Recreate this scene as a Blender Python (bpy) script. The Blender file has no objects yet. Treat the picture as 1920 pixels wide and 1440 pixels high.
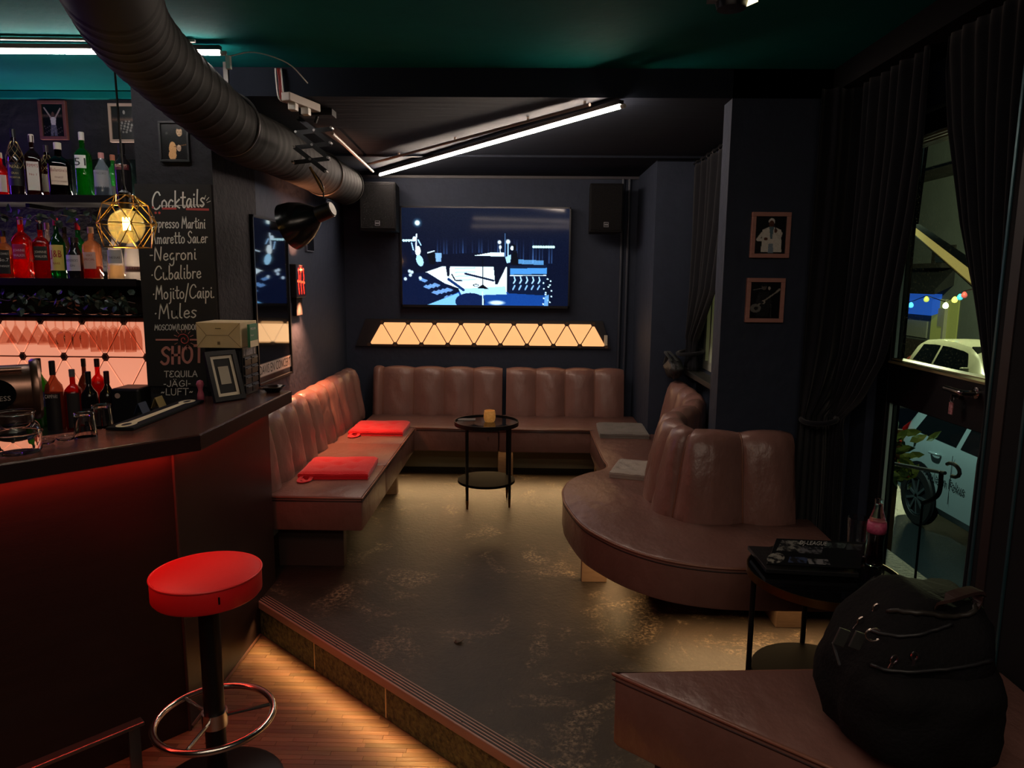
import bpy, bmesh, math, random
import numpy as np
from mathutils import Vector, Matrix
random.seed(7)
sc = bpy.context.scene
COL = sc.collection
PI = math.pi
# ---------------------------------------------------------------- camera, world, exposure
FPX = 1331.0                      # focal length in pixels of the 1920x1440 photograph
EYE = Vector((0.0, 0.0, 1.53))    # raised floor is z = 0, the bar floor lies one step lower
RC = Matrix(((0.9997699921, 0.0194838751, 0.0089633405),
             (0.0117377902, -0.1473095217, -0.9890207931),
             (-0.0179495722, 0.9888985203, -0.1475043370)))   # world -> (right, down, forward)
cd = bpy.data.cameras.new('camera')
cd.sensor_width = 36.0
cd.lens = FPX / 1920.0 * 36.0
cd.clip_start = 0.05
cam = bpy.data.objects.new('camera', cd)
COL.objects.link(cam)
M3 = Matrix((RC[0], -RC[1], -RC[2])).transposed()
cam.matrix_world = Matrix.Translation(EYE) @ M3.to_4x4()
sc.camera = cam
w = bpy.data.worlds.new('night_sky')
sc.world = w
w.use_nodes = True
w.node_tree.nodes['Background'].inputs[0].default_value = (0.25, 0.38, 0.50, 1)
w.node_tree.nodes['Background'].inputs[1].default_value = 0.035
vs = sc.view_settings
vs.view_transform = 'Standard'
vs.look = 'None'
vs.gamma = 1.0
vs.use_curve_mapping = False
vs.exposure = 0.0

def area_light(name, loc, size, power, color, direction, size_y=None, spread=PI):
    d = bpy.data.lights.new(name, 'AREA')
    d.energy = power
    d.color = color
    d.shape = 'RECTANGLE'
    d.size = size
    d.size_y = size_y or size
    d.spread = spread
    o = bpy.data.objects.new(name, d)
    COL.objects.link(o)
    o.location = loc
    o.rotation_euler = Vector(direction).to_track_quat('-Z', 'Y').to_euler()
    return o

def strip_light(name, a, b, power, color, direction, width=0.012, spread=PI):
    """a long thin LED strip from a to b shining towards direction"""
    a, b = Vector(a), Vector(b)
    d = bpy.data.lights.new(name, 'AREA')
    d.energy = power
    d.color = color
    d.shape = 'RECTANGLE'
    d.size = (b - a).length
    d.size_y = width
    d.spread = spread
    o = bpy.data.objects.new(name, d)
    COL.objects.link(o)
    x = (b - a).normalized()
    z = -Vector(direction)
    z = (z - x * z.dot(x)).normalized()
    y = z.cross(x)
    o.matrix_world = Matrix.Translation((a + b) / 2) @ Matrix((x, y, z)).transposed().to_4x4()
    return o

def point_light(name, loc, power, color, r=0.02):
    d = bpy.data.lights.new(name, 'POINT')
    d.energy = power
    d.color = color
    d.shadow_soft_size = r
    o = bpy.data.objects.new(name, d)
    COL.objects.link(o)
    o.location = loc
    return o

def spot_light(name, loc, target, power, color, angle, blend=0.5, r=0.02):
    d = bpy.data.lights.new(name, 'SPOT')
    d.energy = power
    d.color = color
    d.spot_size = math.radians(angle)
    d.spot_blend = blend
    d.shadow_soft_size = r
    o = bpy.data.objects.new(name, d)
    COL.objects.link(o)
    o.location = loc
    o.rotation_euler = (Vector(target) - Vector(loc)).to_track_quat('-Z', 'Y').to_euler()
    return o

WARM = (1.0, 0.80, 0.62)
AMBER = (1.0, 0.60, 0.26)
RED = (1.0, 0.05, 0.03)
# LED strips and lamps of the bar
strip_light('counter_led', (-2.20, 1.363, 0.905), (-1.232, 2.413, 0.905), 4.2, RED, (0.10, -0.10, -1))
strip_light('counter_led', (-1.228, 2.46, 0.905), (-1.228, 3.36, 0.905), 1.3, RED, (0.3, 0, -1))
strip_light('step_led', (-1.22, 3.10, -0.035), (0.25, 1.82, -0.035), 3.0, (1.0, 0.62, 0.24), (-0.30, -0.34, -0.9), spread=1.35)
strip_light('bench_led', (-1.15, 5.35, 0.225), (0.60, 5.35, 0.225), 5.5, AMBER, (0, -0.9, -1), spread=2.2)
strip_light('bench_led', (-1.02, 4.20, 0.225), (-1.02, 5.10, 0.225), 0.5, AMBER, (0.6, 0, -1))
strip_light('bench_led', (0.62, 2.98, 0.225), (1.45, 2.95, 0.225), 3.2, AMBER, (-0.25, -0.75, -1), spread=2.4)
strip_light('bench_led', (0.52, 3.85, 0.225), (0.50, 3.15, 0.225), 2.6, AMBER, (-0.85, -0.15, -1), spread=2.4)
strip_light('shelf_led', (-2.85, 3.77, 1.525), (-1.93, 3.77, 1.525), 4.0, (1.0, 0.80, 0.62), (0, -0.6, 1))
strip_light('shelf_led', (-2.85, 3.77, 1.925), (-1.93, 3.77, 1.925), 3.0, (1.0, 0.86, 0.8), (0, -0.6, 1))
strip_light('shelf_led', (-2.83, 3.45, 1.52), (-2.83, 3.45, 2.20), 1.6, (0.25, 0.05, 1.0), (1, 0.25, 0))  # unseen purple strip, assumed from the purple edges on the bottles
# unseen ceiling tubes assumed behind the camera, added as fill light
strip_light('fill_tube', (-1.2, 0.9, 2.40), (1.1, 0.2, 2.40), 12.5, WARM, (0, 0.25, -1), width=0.03)
strip_light('fill_tube', (-1.4, -0.8, 2.40), (1.0, -0.8, 2.40), 10.5, WARM, (0, 0.3, -1), width=0.03)
# street lighting outside
spot_light('street_lamp', (2.3, 8.6, 4.2), (4.9, 7.0, -0.9), 900, (0.75, 1.0, 0.92), 100, 0.7, 0.1)
point_light('street_lamp', (9.6, 17.0, 3.4), 1700, (1.0, 0.88, 0.50), 0.15)
point_light('doorway_lamp', (2.5, 3.9, 1.2), 12, (1.0, 0.78, 0.32), 0.06)

# ---------------------------------------------------------------- helpers
def ray(u, v):
    return RC.transposed() @ Vector(((u - 960) / FPX, (v - 720) / FPX, 1.0))
def PZ(u, v, z):
    d = ray(u, v)
    return EYE + d * ((z - EYE.z) / d.z)
def PY(u, v, y):
    d = ray(u, v)
    return EYE + d * (y / d.y)
def PX(u, v, x):
    d = ray(u, v)
    return EYE + d * (x / d.x)

def lin(c):
    return tuple(((x / 12.92) if x <= 0.04045 else ((x + 0.055) / 1.055) ** 2.4) for x in c)
def hx(h):
    return lin(tuple(int(h[i:i + 2], 16) / 255 for i in (0, 2, 4)))

MATS = {}
def mat(name, color='808080', rough=0.5, metal=0.0, spec=0.5, emit=None, es=0.0,
        var=None, bump=None, coat=0.0, attr=None, emit_attr=0.0, stretch=None, sheen=0.0):
    """principled material; var=(scale, amount, colour2) mottles the colour, bump=(scale, strength)"""
    if name in MATS:
        return MATS[name]
    m = bpy.data.materials.new(name)
    m.use_nodes = True
    nt = m.node_tree
    b = nt.nodes['Principled BSDF']
    c = hx(color) if isinstance(color, str) else color
    b.inputs['Base Color'].default_value = (*c, 1)
    b.inputs['Roughness'].default_value = rough
    b.inputs['Metallic'].default_value = metal
    b.inputs['Specular IOR Level'].default_value = spec
    b.inputs['Coat Weight'].default_value = coat
    b.inputs['Coat Roughness'].default_value = 0.05
    if sheen:
        b.inputs['Sheen Weight'].default_value = sheen
    if emit is not None:
        e = hx(emit) if isinstance(emit, str) else emit
        b.inputs['Emission Color'].default_value = (*e, 1)
        b.inputs['Emission Strength'].default_value = es
    co = None
    if var or bump:
        tc = nt.nodes.new('ShaderNodeTexCoord')
        mp = nt.nodes.new('ShaderNodeMapping')
        nt.links.new(tc.outputs['Object'], mp.inputs[0])
        if stretch:
            mp.inputs['Scale'].default_value = stretch
        co = mp.outputs[0]
    if var:
        n = nt.nodes.new('ShaderNodeTexNoise')
        n.inputs['Scale'].default_value = var[0]
        n.inputs['Detail'].default_value = 6
        n.inputs['Roughness'].default_value = 0.62
        nt.links.new(co, n.inputs['Vector'])
        r = nt.nodes.new('ShaderNodeValToRGB')
        r.color_ramp.elements[0].position = 0.5 - var[1]
        r.color_ramp.elements[1].position = 0.5 + var[1]
        r.color_ramp.elements[0].color = (*c, 1)
        r.color_ramp.elements[1].color = (*hx(var[2]), 1)
        nt.links.new(n.outputs['Fac'], r.inputs[0])
        nt.links.new(r.outputs[0], b.inputs['Base Color'])
    if bump:
        n = nt.nodes.new('ShaderNodeTexNoise')
        n.inputs['Scale'].default_value = bump[0]
        n.inputs['Detail'].default_value = 5
        nt.links.new(co, n.inputs['Vector'])
        bp = nt.nodes.new('ShaderNodeBump')
        bp.inputs['Strength'].default_value = bump[1]
        bp.inputs['Distance'].default_value = 0.02
        nt.links.new(n.outputs['Fac'], bp.inputs['Height'])
        nt.links.new(bp.outputs[0], b.inputs['Normal'])
    if attr:
        a = nt.nodes.new('ShaderNodeAttribute')
        a.attribute_name = attr
        nt.links.new(a.outputs['Color'], b.inputs['Base Color'])
        if emit_attr:
            nt.links.new(a.outputs['Color'], b.inputs['Emission Color'])
            b.inputs['Emission Strength'].default_value = emit_attr
    MATS[name] = m
    return m

def rglass(name, tint='ffffff', ior=1.46, rough=0.0):
    """solid refracting glass for thick drinkware"""
    if name in MATS:
        return MATS[name]
    m = bpy.data.materials.new(name)
    m.use_nodes = True
    nt = m.node_tree
    b = nt.nodes['Principled BSDF']
    b.inputs['Base Color'].default_value = (*hx(tint), 1)
    b.inputs['Roughness'].default_value = rough
    b.inputs['IOR'].default_value = ior
    b.inputs['Transmission Weight'].default_value = 1.0
    MATS[name] = m
    return m

def glass(name, tint='ffffff', rough=0.02, ior=1.45, trans=0.0, dirt=None):
    """thin glass: fresnel mix of clear (tinted) and mirror; trans adds scattering tinted glow"""
    if name in MATS:
        return MATS[name]
    m = bpy.data.materials.new(name)
    m.use_nodes = True
    nt = m.node_tree
    nt.nodes.remove(nt.nodes['Principled BSDF'])
    out = nt.nodes['Material Output']
    t = nt.nodes.new('ShaderNodeBsdfTransparent')
    t.inputs[0].default_value = (*hx(tint), 1)
    body = t.outputs[0]
    if trans:
        tr = nt.nodes.new('ShaderNodeBsdfTranslucent')
        tr.inputs[0].default_value = (*hx(tint), 1)
        mx = nt.nodes.new('ShaderNodeMixShader')
        mx.inputs[0].default_value = trans
        nt.links.new(body, mx.inputs[1])
        nt.links.new(tr.outputs[0], mx.inputs[2])
        body = mx.outputs[0]
    if dirt:
        tc = nt.nodes.new('ShaderNodeTexCoord')
        n = nt.nodes.new('ShaderNodeTexNoise')
        n.inputs['Scale'].default_value = dirt[0]
        n.inputs['Detail'].default_value = 3
        nt.links.new(tc.outputs['Object'], n.inputs['Vector'])
        r = nt.nodes.new('ShaderNodeValToRGB')
        r.color_ramp.elements[0].position = dirt[1]
        r.color_ramp.elements[1].position = dirt[1] + 0.12
        r.color_ramp.elements[1].color = (dirt[2],) * 3 + (1,)
        nt.links.new(n.outputs['Fac'], r.inputs[0])
        tr = nt.nodes.new('ShaderNodeBsdfTranslucent')
        tr.inputs[0].default_value = (0.8, 0.8, 0.7, 1)
        mx = nt.nodes.new('ShaderNodeMixShader')
        nt.links.new(r.outputs[0], mx.inputs[0])
        nt.links.new(body, mx.inputs[1])
        nt.links.new(tr.outputs[0], mx.inputs[2])
        body = mx.outputs[0]
    g = nt.nodes.new('ShaderNodeBsdfGlossy')
    g.inputs['Roughness'].default_value = rough
    fr = nt.nodes.new('ShaderNodeFresnel')
    fr.inputs['IOR'].default_value = ior
    ge = nt.nodes.new('ShaderNodeNewGeometry')
    iv = nt.nodes.new('ShaderNodeMath')
    iv.operation = 'SUBTRACT'
    iv.inputs[0].default_value = 1.0
    nt.links.new(ge.outputs['Backfacing'], iv.inputs[1])
    mf = nt.nodes.new('ShaderNodeMath')
    mf.operation = 'MULTIPLY'
    nt.links.new(fr.outputs[0], mf.inputs[0])
    nt.links.new(iv.outputs[0], mf.inputs[1])      # reflect on the outer skin only, a thin sheet does not trap light
    mx = nt.nodes.new('ShaderNodeMixShader')
    nt.links.new(mf.outputs[0], mx.inputs[0])
    nt.links.new(body, mx.inputs[1])
    nt.links.new(g.outputs[0], mx.inputs[2])
    nt.links.new(mx.outputs[0], out.inputs['Surface'])
    MATS[name] = m
    return m

ORG = {}
def link(o, parent=None):
    COL.objects.link(o)
    if parent is not None:
        o.parent = parent
    return o

def thing(name, label, cat, loc=(0, 0, 0), rotz=0.0, group=None, rot=None):
    o = bpy.data.objects.new(name, None)
    o.empty_display_size = 0.1
    COL.objects.link(o)
    o.location = loc
    o.rotation_euler = rot or (0, 0, rotz)
    o['label'] = label
    o['category'] = cat
    if group:
        o['group'] = group
    return o

def tag(o, label, cat, group=None):
    o['label'] = label
    o['category'] = cat
    if group:
        o['group'] = group
    return o

def struct(o, label=None):
    o['kind'] = 'structure'
    if label:
        o['label'] = label
    return o

class MB:
    """collects shapes; build() links them as ONE mesh object"""
    def __init__(s):
        s.v, s.f = [], []
    def add(s, vs, fs):
        n = len(s.v)
        s.v += [tuple(p) for p in vs]
        s.f += [tuple(i + n for i in f) for f in fs]
        return s
    def hexa(s, p):      # 4 bottom + 4 top corners
        return s.add(p, [(3, 2, 1, 0), (4, 5, 6, 7), (0, 1, 5, 4), (1, 2, 6, 5), (2, 3, 7, 6), (3, 0, 4, 7)])
    def box(s, x0, x1, y0, y1, z0, z1):
        return s.hexa([(x0, y0, z0), (x1, y0, z0), (x1, y1, z0), (x0, y1, z0),
                       (x0, y0, z1), (x1, y0, z1), (x1, y1, z1), (x0, y1, z1)])
    def cbox(s, c, size, rot=None, bev=0.0):
        """box centred at c, optionally rotated and with chamfered edges"""
        m = (rot.to_matrix() if hasattr(rot, 'to_matrix') else rot) if rot is not None else Matrix.Identity(3)
        c = Vector(c)
        h = Vector(size) / 2
        if bev <= 0:
            pts = [(-1, -1, -1), (1, -1, -1), (1, 1, -1), (-1, 1, -1), (-1, -1, 1), (1, -1, 1), (1, 1, 1), (-1, 1, 1)]
            return s.hexa([c + m @ Vector((a * h.x, b * h.y, d * h.z)) for a, b, d in pts])
        bm = bmesh.new()
        bmesh.ops.create_cube(bm, size=1.0)
        for q in bm.verts:
            q.co = Vector((q.co.x * size[0], q.co.y * size[1], q.co.z * size[2]))
        bmesh.ops.bevel(bm, geom=list(bm.edges), offset=bev, segments=3, affect='EDGES', profile=0.5)
        vs_ = [c + m @ q.co for q in bm.verts]
        bm.verts.index_update()
        fs_ = [[q.index for q in f.verts] for f in bm.faces]
        bm.free()
        return s.add(vs_, fs_)
    def tube(s, path, r, n=8, closed=False, cap=True):
        path = [Vector(p) for p in path]
        k = len(path)
        rs = r if isinstance(r, (list, tuple)) else [r] * k
        ring0 = len(s.v)
        up = None
        for i, p in enumerate(path):
            if closed:
                t = path[(i + 1) % k] - path[i - 1]
            else:
                t = path[min(i + 1, k - 1)] - path[max(i - 1, 0)]
            t.normalize()
            if up is None:
                up = Vector((0, 0, 1)) if abs(t.z) < 0.9 else Vector((1, 0, 0))
            x = t.cross(up)
            if x.length < 1e-5:
                x = t.cross(Vector((0.3, 1, 0.2)))
            x.normalize()
            up = x.cross(t)
            for j in range(n):
                a = 2 * PI * j / n
                s.v.append(tuple(p + (x * math.cos(a) + up * math.sin(a)) * rs[i]))
        for i in range(k if closed else k - 1):
            a0 = ring0 + i * n
            b0 = ring0 + ((i + 1) % k) * n
            for j in range(n):
                j2 = (j + 1) % n
                s.f.append((a0 + j, a0 + j2, b0 + j2, b0 + j))
        if cap and not closed:
            s.f.append(tuple(ring0 + j for j in reversed(range(n))))
            s.f.append(tuple(ring0 + (k - 1) * n + j for j in range(n)))
        return s
    def lathe(s, prof, c=(0, 0, 0), n=20, p=2.0, sx=1.0, sy=1.0, a0=0.0, a1=2 * PI, rot=None, cap=True):
        """profile [(r, z)] turned about the vertical through c; p>2 makes the section squarish"""
        c = Vector(c)
        full = abs(a1 - a0 - 2 * PI) < 1e-6
        cols = n if full else n + 1
        base = len(s.v)
        for (r, z) in prof:
            for j in range(cols):
                a = a0 + (a1 - a0) * j / n
                ca, sa = math.cos(a), math.sin(a)
                q = 1.0 if p == 2.0 else 1.0 / ((abs(ca) ** p + abs(sa) ** p) ** (1 / p))
                v = Vector((r * q * ca * sx, r * q * sa * sy, z))
                if rot is not None:
                    v = rot @ v
                s.v.append(tuple(c + v))
        for i in range(len(prof) - 1):
            for j in range(n):
                j2 = (j + 1) % cols
                s.f.append((base + i * cols + j, base + i * cols + j2, base + (i + 1) * cols + j2, base + (i + 1) * cols + j))
        if cap and full:
            if prof[0][0] > 1e-6:
                s.f.append(tuple(base + j for j in reversed(range(cols))))
            if prof[-1][0] > 1e-6:
                s.f.append(tuple(base + (len(prof) - 1) * cols + j for j in range(cols)))
        return s
    def prism(s, poly, z0, z1):
        """vertical prism on a ccw plan polygon"""
        n = len(poly)
        vs_ = [(x, y, z0) for x, y in poly] + [(x, y, z1) for x, y in poly]
        fs_ = [tuple(reversed(range(n))), tuple(range(n, 2 * n))]
        fs_ += [(i, (i + 1) % n, n + (i + 1) % n, n + i) for i in range(n)]
        return s.add(vs_, fs_)
    def extrude(s, pts, d):
        """closed planar loop of 3d points extruded by d"""
        n = len(pts)
        d = Vector(d)
        vs_ = [Vector(p) for p in pts] + [Vector(p) + d for p in pts]
        fs_ = [tuple(reversed(range(n))), tuple(range(n, 2 * n))]
        fs_ += [(i, (i + 1) % n, n + (i + 1) % n, n + i) for i in range(n)]
        return s.add(vs_, fs_)
    def grid(s, rows, wrap=False):
        """rows of equal length point lists -> quads"""
        nr, nc = len(rows), len(rows[0])
        base = len(s.v)
        for r_ in rows:
            s.v += [tuple(p) for p in r_]
        for i in range(nr - 1):
            for j in range(nc if wrap else nc - 1):
                j2 = (j + 1) % nc
                s.f.append((base + i * nc + j, base + i * nc + j2, base + (i + 1) * nc + j2, base + (i + 1) * nc + j))
        return s
    def mesh(s, name, m, smooth=False, off=(0, 0, 0), bevel=0.0):
        me = bpy.data.meshes.new(name)
        o = Vector(off)
        me.from_pydata([tuple(Vector(p) - o) for p in s.v] if off != (0, 0, 0) else s.v, [], s.f)
        bm = bmesh.new()
        bm.from_mesh(me)
        bmesh.ops.recalc_face_normals(bm, faces=bm.faces)
        if bevel:
            bmesh.ops.bevel(bm, geom=[e for e in bm.edges if len(e.link_faces) == 2 and e.calc_face_angle(0) > 0.5],
                            offset=bevel, segments=2, affect='EDGES', profile=0.5, clamp_overlap=True)
        bm.to_mesh(me)
        bm.free()
        if smooth:
            me.shade_smooth()
            if smooth is not True:
                me.set_sharp_from_angle(angle=smooth)
        me.materials.append(m if not isinstance(m, str) else MATS[m])
        return me
    def build(s, name, m, parent=None, smooth=False, bevel=0.0, local=False):
        """verts are world coordinates unless local; parts take their root's location as origin"""
        if parent is None:
            xs = np.array(s.v)
            off = tuple(float(q) for q in ((xs[:, 0].min() + xs[:, 0].max()) / 2, (xs[:, 1].min() + xs[:, 1].max()) / 2, xs[:, 2].min()))
        elif local:
            off = (0, 0, 0)
        else:
            r = parent
            while r.parent is not None:
                r = r.parent
            off = tuple(r.location)
        o = bpy.data.objects.new(name, s.mesh(name, m, smooth, off, bevel))
        if parent is None:
            o.location = off
        return link(o, parent)

SM = 0.7   # auto smooth angle

def copy_tree(o, parent=None):
    c = o.copy()
    COL.objects.link(c)
    c.parent = parent
    for ch in list(o.children):
        copy_tree(ch, c)
    return c

def smooth_path(pts, n=6, closed=False):
    pts = [Vector(p) for p in pts]
    k = len(pts)
    out = []
    rng = range(k) if closed else range(k - 1)
    for i in rng:
        if closed:
            p0, p1, p2, p3 = pts[i - 1], pts[i], pts[(i + 1) % k], pts[(i + 2) % k]
        else:
            p1, p2 = pts[i], pts[i + 1]
            p0 = pts[i - 1] if i else p1 * 2 - p2
            p3 = pts[i + 2] if i + 2 < k else p2 * 2 - p1
        for j in range(n):
            t = j / n
            out.append(0.5 * ((2 * p1) + (p2 - p0) * t + (2 * p0 - 5 * p1 + 4 * p2 - p3) * t * t + (3 * p1 - p0 - 3 * p2 + p3) * t ** 3))
    if not closed:
        out.append(pts[-1])
    return out

# ------- flat print: a small canvas painted with numpy, carried by vertex colours
class Canvas:
    def __init__(s, w_, h_, bg='000000'):
        s.w, s.h = w_, h_
        s.a = np.zeros((h_, w_, 3))
        s.a[:] = s.c(bg)
        s.Y, s.X = np.mgrid[0:h_, 0:w_]
        s.X = (s.X + 0.5) / w_
        s.Y = (s.Y + 0.5) / h_
    @staticmethod
    def c(h):
        return np.array([int(h[i:i + 2], 16) / 255 for i in (0, 2, 4)]) if isinstance(h, str) else np.array(h)
    def put(s, m, col, al=1.0):
        m = np.clip(m, 0, 1)[..., None] * al
        s.a = s.a * (1 - m) + s.c(col) * m
        return s
    def poly(s, pts, col, al=1.0):
        ins = np.zeros(s.X.shape, bool)
        n = len(pts)
        for i in range(n):
            x1, y1 = pts[i]
            x2, y2 = pts[(i + 1) % n]
            if y1 == y2:
                continue
            cnd = ((s.Y < y1) != (s.Y < y2)) & (s.X < (x2 - x1) * (s.Y - y1) / (y2 - y1) + x1)
            ins ^= cnd
        return s.put(ins.astype(float), col, al)
    def ell(s, cx, cy, rx, ry, col, al=1.0, soft=0.0, ang=0.0):
        dx, dy = s.X - cx, s.Y - cy
        if ang:
            k = s.h / s.w
            dy2 = dy * k
            ca, sa = math.cos(ang), math.sin(ang)
            dx, dy2 = dx * ca + dy2 * sa, -dx * sa + dy2 * ca
            dy = dy2 / k
        d = np.sqrt((dx / rx) ** 2 + (dy / ry) ** 2)
        return s.put((d < 1).astype(float) if not soft else np.clip((1 - d) / soft, 0, 1), col, al)
    def line(s, pts, wd, col, al=1.0):
        k = s.h / s.w
        for (x1, y1), (x2, y2) in zip(pts[:-1], pts[1:]):
            dx, dy = x2 - x1, (y2 - y1) * k
            L = dx * dx + dy * dy + 1e-12
            t = np.clip(((s.X - x1) * dx + (s.Y - y1) * k * dy) / L, 0, 1)
            d = np.hypot(s.X - x1 - t * dx, (s.Y - y1) * k - t * dy)
            s.put((d < wd / 2).astype(float), col, al)
        return s
    def noise(s, amt, seed=1):
        r = np.random.default_rng(seed)
        s.a = np.clip(s.a + r.normal(size=(s.h, s.w, 1)) * amt, 0, 1)
        return s

def picture(name, cv, tl, tr, bl, m, parent=None):
    """canvas -> vertex coloured sheet; tl, tr, bl are its corners"""
    tl, tr, bl = Vector(tl), Vector(tr), Vector(bl)
    r = parent
    while r is not None and r.parent is not None:
        r = r.parent
    off = Vector(r.location) if r is not None else tl
    H_, W_ = cv.h, cv.w
    ux, uy = (tr - tl) / (W_ - 1), (bl - tl) / (H_ - 1)
    jj, ii = np.meshgrid(np.arange(W_), np.arange(H_))
    P = np.array(tl - off)[None, None] + jj[..., None] * np.array(ux) + ii[..., None] * np.array(uy)
    idx = np.arange(H_ * W_).reshape(H_, W_)
    q = np.stack([idx[:-1, :-1], idx[1:, :-1], idx[1:, 1:], idx[:-1, 1:]], -1).reshape(-1, 4)
    me = bpy.data.meshes.new(name)
    me.from_pydata(P.reshape(-1, 3).tolist(), [], q.tolist())
    at = me.color_attributes.new('Col', 'FLOAT_COLOR', 'POINT')
    a = cv.a
    l_ = np.where(a <= 0.04045, a / 12.92, ((a + 0.055) / 1.055) ** 2.4)
    buf = np.ones((H_ * W_, 4), np.float32)
    buf[:, :3] = l_.reshape(-1, 3)
    at.data.foreach_set('color', buf.ravel())
    me.materials.append(m)
    o = bpy.data.objects.new(name, me)
    if parent is None:
        o.location = tl
    return link(o, parent)

def text(name, s, m, org, right, up, height, parent=None, width=None, align='LEFT', depth=0.0006, bold=0.0, local=False, shear=0.0):
    """printed lettering; org is the left end of the baseline, height the cap height"""
    cu = bpy.data.curves.new(name, 'FONT')
    cu.body = s
    cu.size = 1.0
    cu.extrude = 0.0
    cu.offset = bold
    cu.shear = shear
    cu.resolution_u = 2
    ob = bpy.data.objects.new(name, cu)
    COL.objects.link(ob)
    dg = bpy.context.evaluated_depsgraph_get()
    me = bpy.data.meshes.new_from_object(ob.evaluated_get(dg))
    bpy.data.objects.remove(ob)
    bpy.data.curves.remove(cu)
    n = len(me.vertices)
    co = np.empty(n * 3)
    me.vertices.foreach_get('co', co)
    co = co.reshape(-1, 3)
    k = height / 0.69
    kx = k
    x0, x1 = co[:, 0].min(), co[:, 0].max()
    if width:
        kx = width / (x1 - x0)
    sh = {'LEFT': 0.0, 'CENTER': -(x1 - x0) * kx / 2}[align]
    right, up, org = Vector(right).normalized(), Vector(up).normalized(), Vector(org)
    nrm = right.cross(up)
    r = parent
    while r is not None and r.parent is not None:
        r = r.parent
    off = Vector((0, 0, 0)) if local else (Vector(r.location) if r is not None else org)
    q = np.array(org - off + nrm * depth)[None] + ((co[:, 0:1] - x0) * kx + sh) * np.array(right) + co[:, 1:2] * k * np.array(up)
    me.vertices.foreach_set('co', q.ravel())
    me.update()
    me.name = name
    me.materials.clear()
    me.materials.append(m)
    o = bpy.data.objects.new(name, me)
    if parent is None:
        o.location = org
    return link(o, parent)
# ---------------------------------------------------------------- materials
WALL = mat('wall_paint', '2c3446', 0.7, spec=0.3, var=(9, 0.25, '272e3e'), bump=(16, 0.25))
WALLB = mat('bar_wall_paint', '2a292e', 0.8, spec=0.2, var=(14, 0.2, '222126'), bump=(30, 0.5))
TEAL = mat('ceiling_paint', '0c7874', 0.85, spec=0.1, var=(5, 0.3, '0b6a67'), bump=(20, 0.1))
SOFF = mat('soffit_paint', '1a202c', 0.75, spec=0.15, var=(3, 0.3, '161b26'), bump=(8, 0.1), stretch=(0.4, 3, 1))
LEATHER = mat('brown_leather', '86625a', 0.34, spec=0.5, var=(3.5, 0.3, '715049'), bump=(13, 0.5), stretch=(1, 1, 0.6))
LEATHERS = mat('brown_leather_seat', '77544c', 0.34, spec=0.5, var=(3.5, 0.3, '62443d'), bump=(10, 0.4), stretch=(1.4, 1, 1))
PIPING = mat('leather_piping', '7c5242', 0.35, spec=0.5)
SEAM = mat('leather_seam', '24130f', 0.6)
BLACK = mat('black_metal', '101012', 0.4, metal=0.4, spec=0.5)
BLACKP = mat('black_plastic', '141417', 0.45, spec=0.4)
MATTE = mat('matte_black', '101013', 0.8, spec=0.2)
CHROME = mat('chrome', 'c9c3bd', 0.18, metal=1.0)
STEEL = mat('brushed_steel', '8a8784', 0.35, metal=1.0)
GOLD = mat('gold_metal', 'e6bd6a', 0.30, metal=1.0)
BRASS = mat('brass_tip', '7d5f35', 0.35, metal=1.0)
COPPER = mat('copper_drum', '8a6a5c', 0.32, metal=0.9, var=(30, 0.3, '75574b'), stretch=(1, 1, 0.05))
REDV = mat('red_vinyl', 'd0181c', 0.45, spec=0.4, bump=(60, 0.04))
REDP = mat('red_piping', 'd8282a', 0.4)
REDF = mat('red_felt', 'c9202a', 0.9, spec=0.1, bump=(120, 0.3), sheen=0.3)
GREYF = mat('grey_felt', '6f6a66', 0.95, spec=0.1, bump=(120, 0.3), sheen=0.2)
CURT = mat('dark_curtain', '16171c', 0.95, spec=0.05, var=(20, 0.3, '1c1d22'), sheen=0.15)
WOODC = mat('counter_wood', '4e312b', 0.22, spec=0.5, var=(6, 0.3, '38221e'), bump=(40, 0.08), stretch=(1, 8, 1))
EDGEW = mat('counter_edge', '1c1516', 0.3, spec=0.5, var=(5, 0.3, '241a19'))
BARP = mat('bar_panel_laminate', '2a1a17', 0.42, spec=0.35, var=(4, 0.3, '221412'), bump=(40, 0.05), stretch=(1, 1, 9))
LEGW = mat('plinth_board', '7d6654', 0.6, var=(14, 0.3, '644f40'), stretch=(1, 1, 6))
WHITEP = mat('white_plastic', 'd8d4cc', 0.4)
CREAM = mat('cream_card', 'd9c7a6', 0.7)
CREAM2 = mat('ivory_mat', 'cfc3ac', 0.6)
CHALK = mat('chalk_white', 'd6d2cc', 0.9, spec=0.05, emit='d6d2cc', es=0.0)
CHALKR = mat('chalk_red', 'b5504e', 0.9, spec=0.05)
CHALKP = mat('chalk_pink', 'c08078', 0.9, spec=0.05)
BOARD = mat('chalkboard', '2a2829', 0.75, spec=0.25, var=(5, 0.3, '242223'))
CHALK2 = mat('print_white', 'd8d6d2', 0.7)
INK = mat('print_black', '0c0c0e', 0.7)
PRINT = mat('printed_picture', rough=0.28, spec=0.5, attr='Col')
DUCTM = mat('duct_paint', '1a1918', 0.75, spec=0.2, var=(8, 0.3, '161514'))
GLASSC = rglass('clear_glass', 'fbf8f4')
PANE = glass('window_glass', 'd8e4e0', 0.01, 1.45, dirt=(120, 0.60, 0.10))
RUBBER = mat('dark_rubber', '1a1614', 0.6)
NOSE = mat('nosing_brown', 'a07565', 0.4, spec=0.5, var=(20, 0.3, '8c6456'), stretch=(0.2, 0.2, 1))
TILE = mat('riser_tile', '1b1f17', 0.55, var=(45, 0.14, '62623c'), bump=(60, 0.5))
GROUT = mat('grout', 'd0ba80', 0.8)
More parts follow.
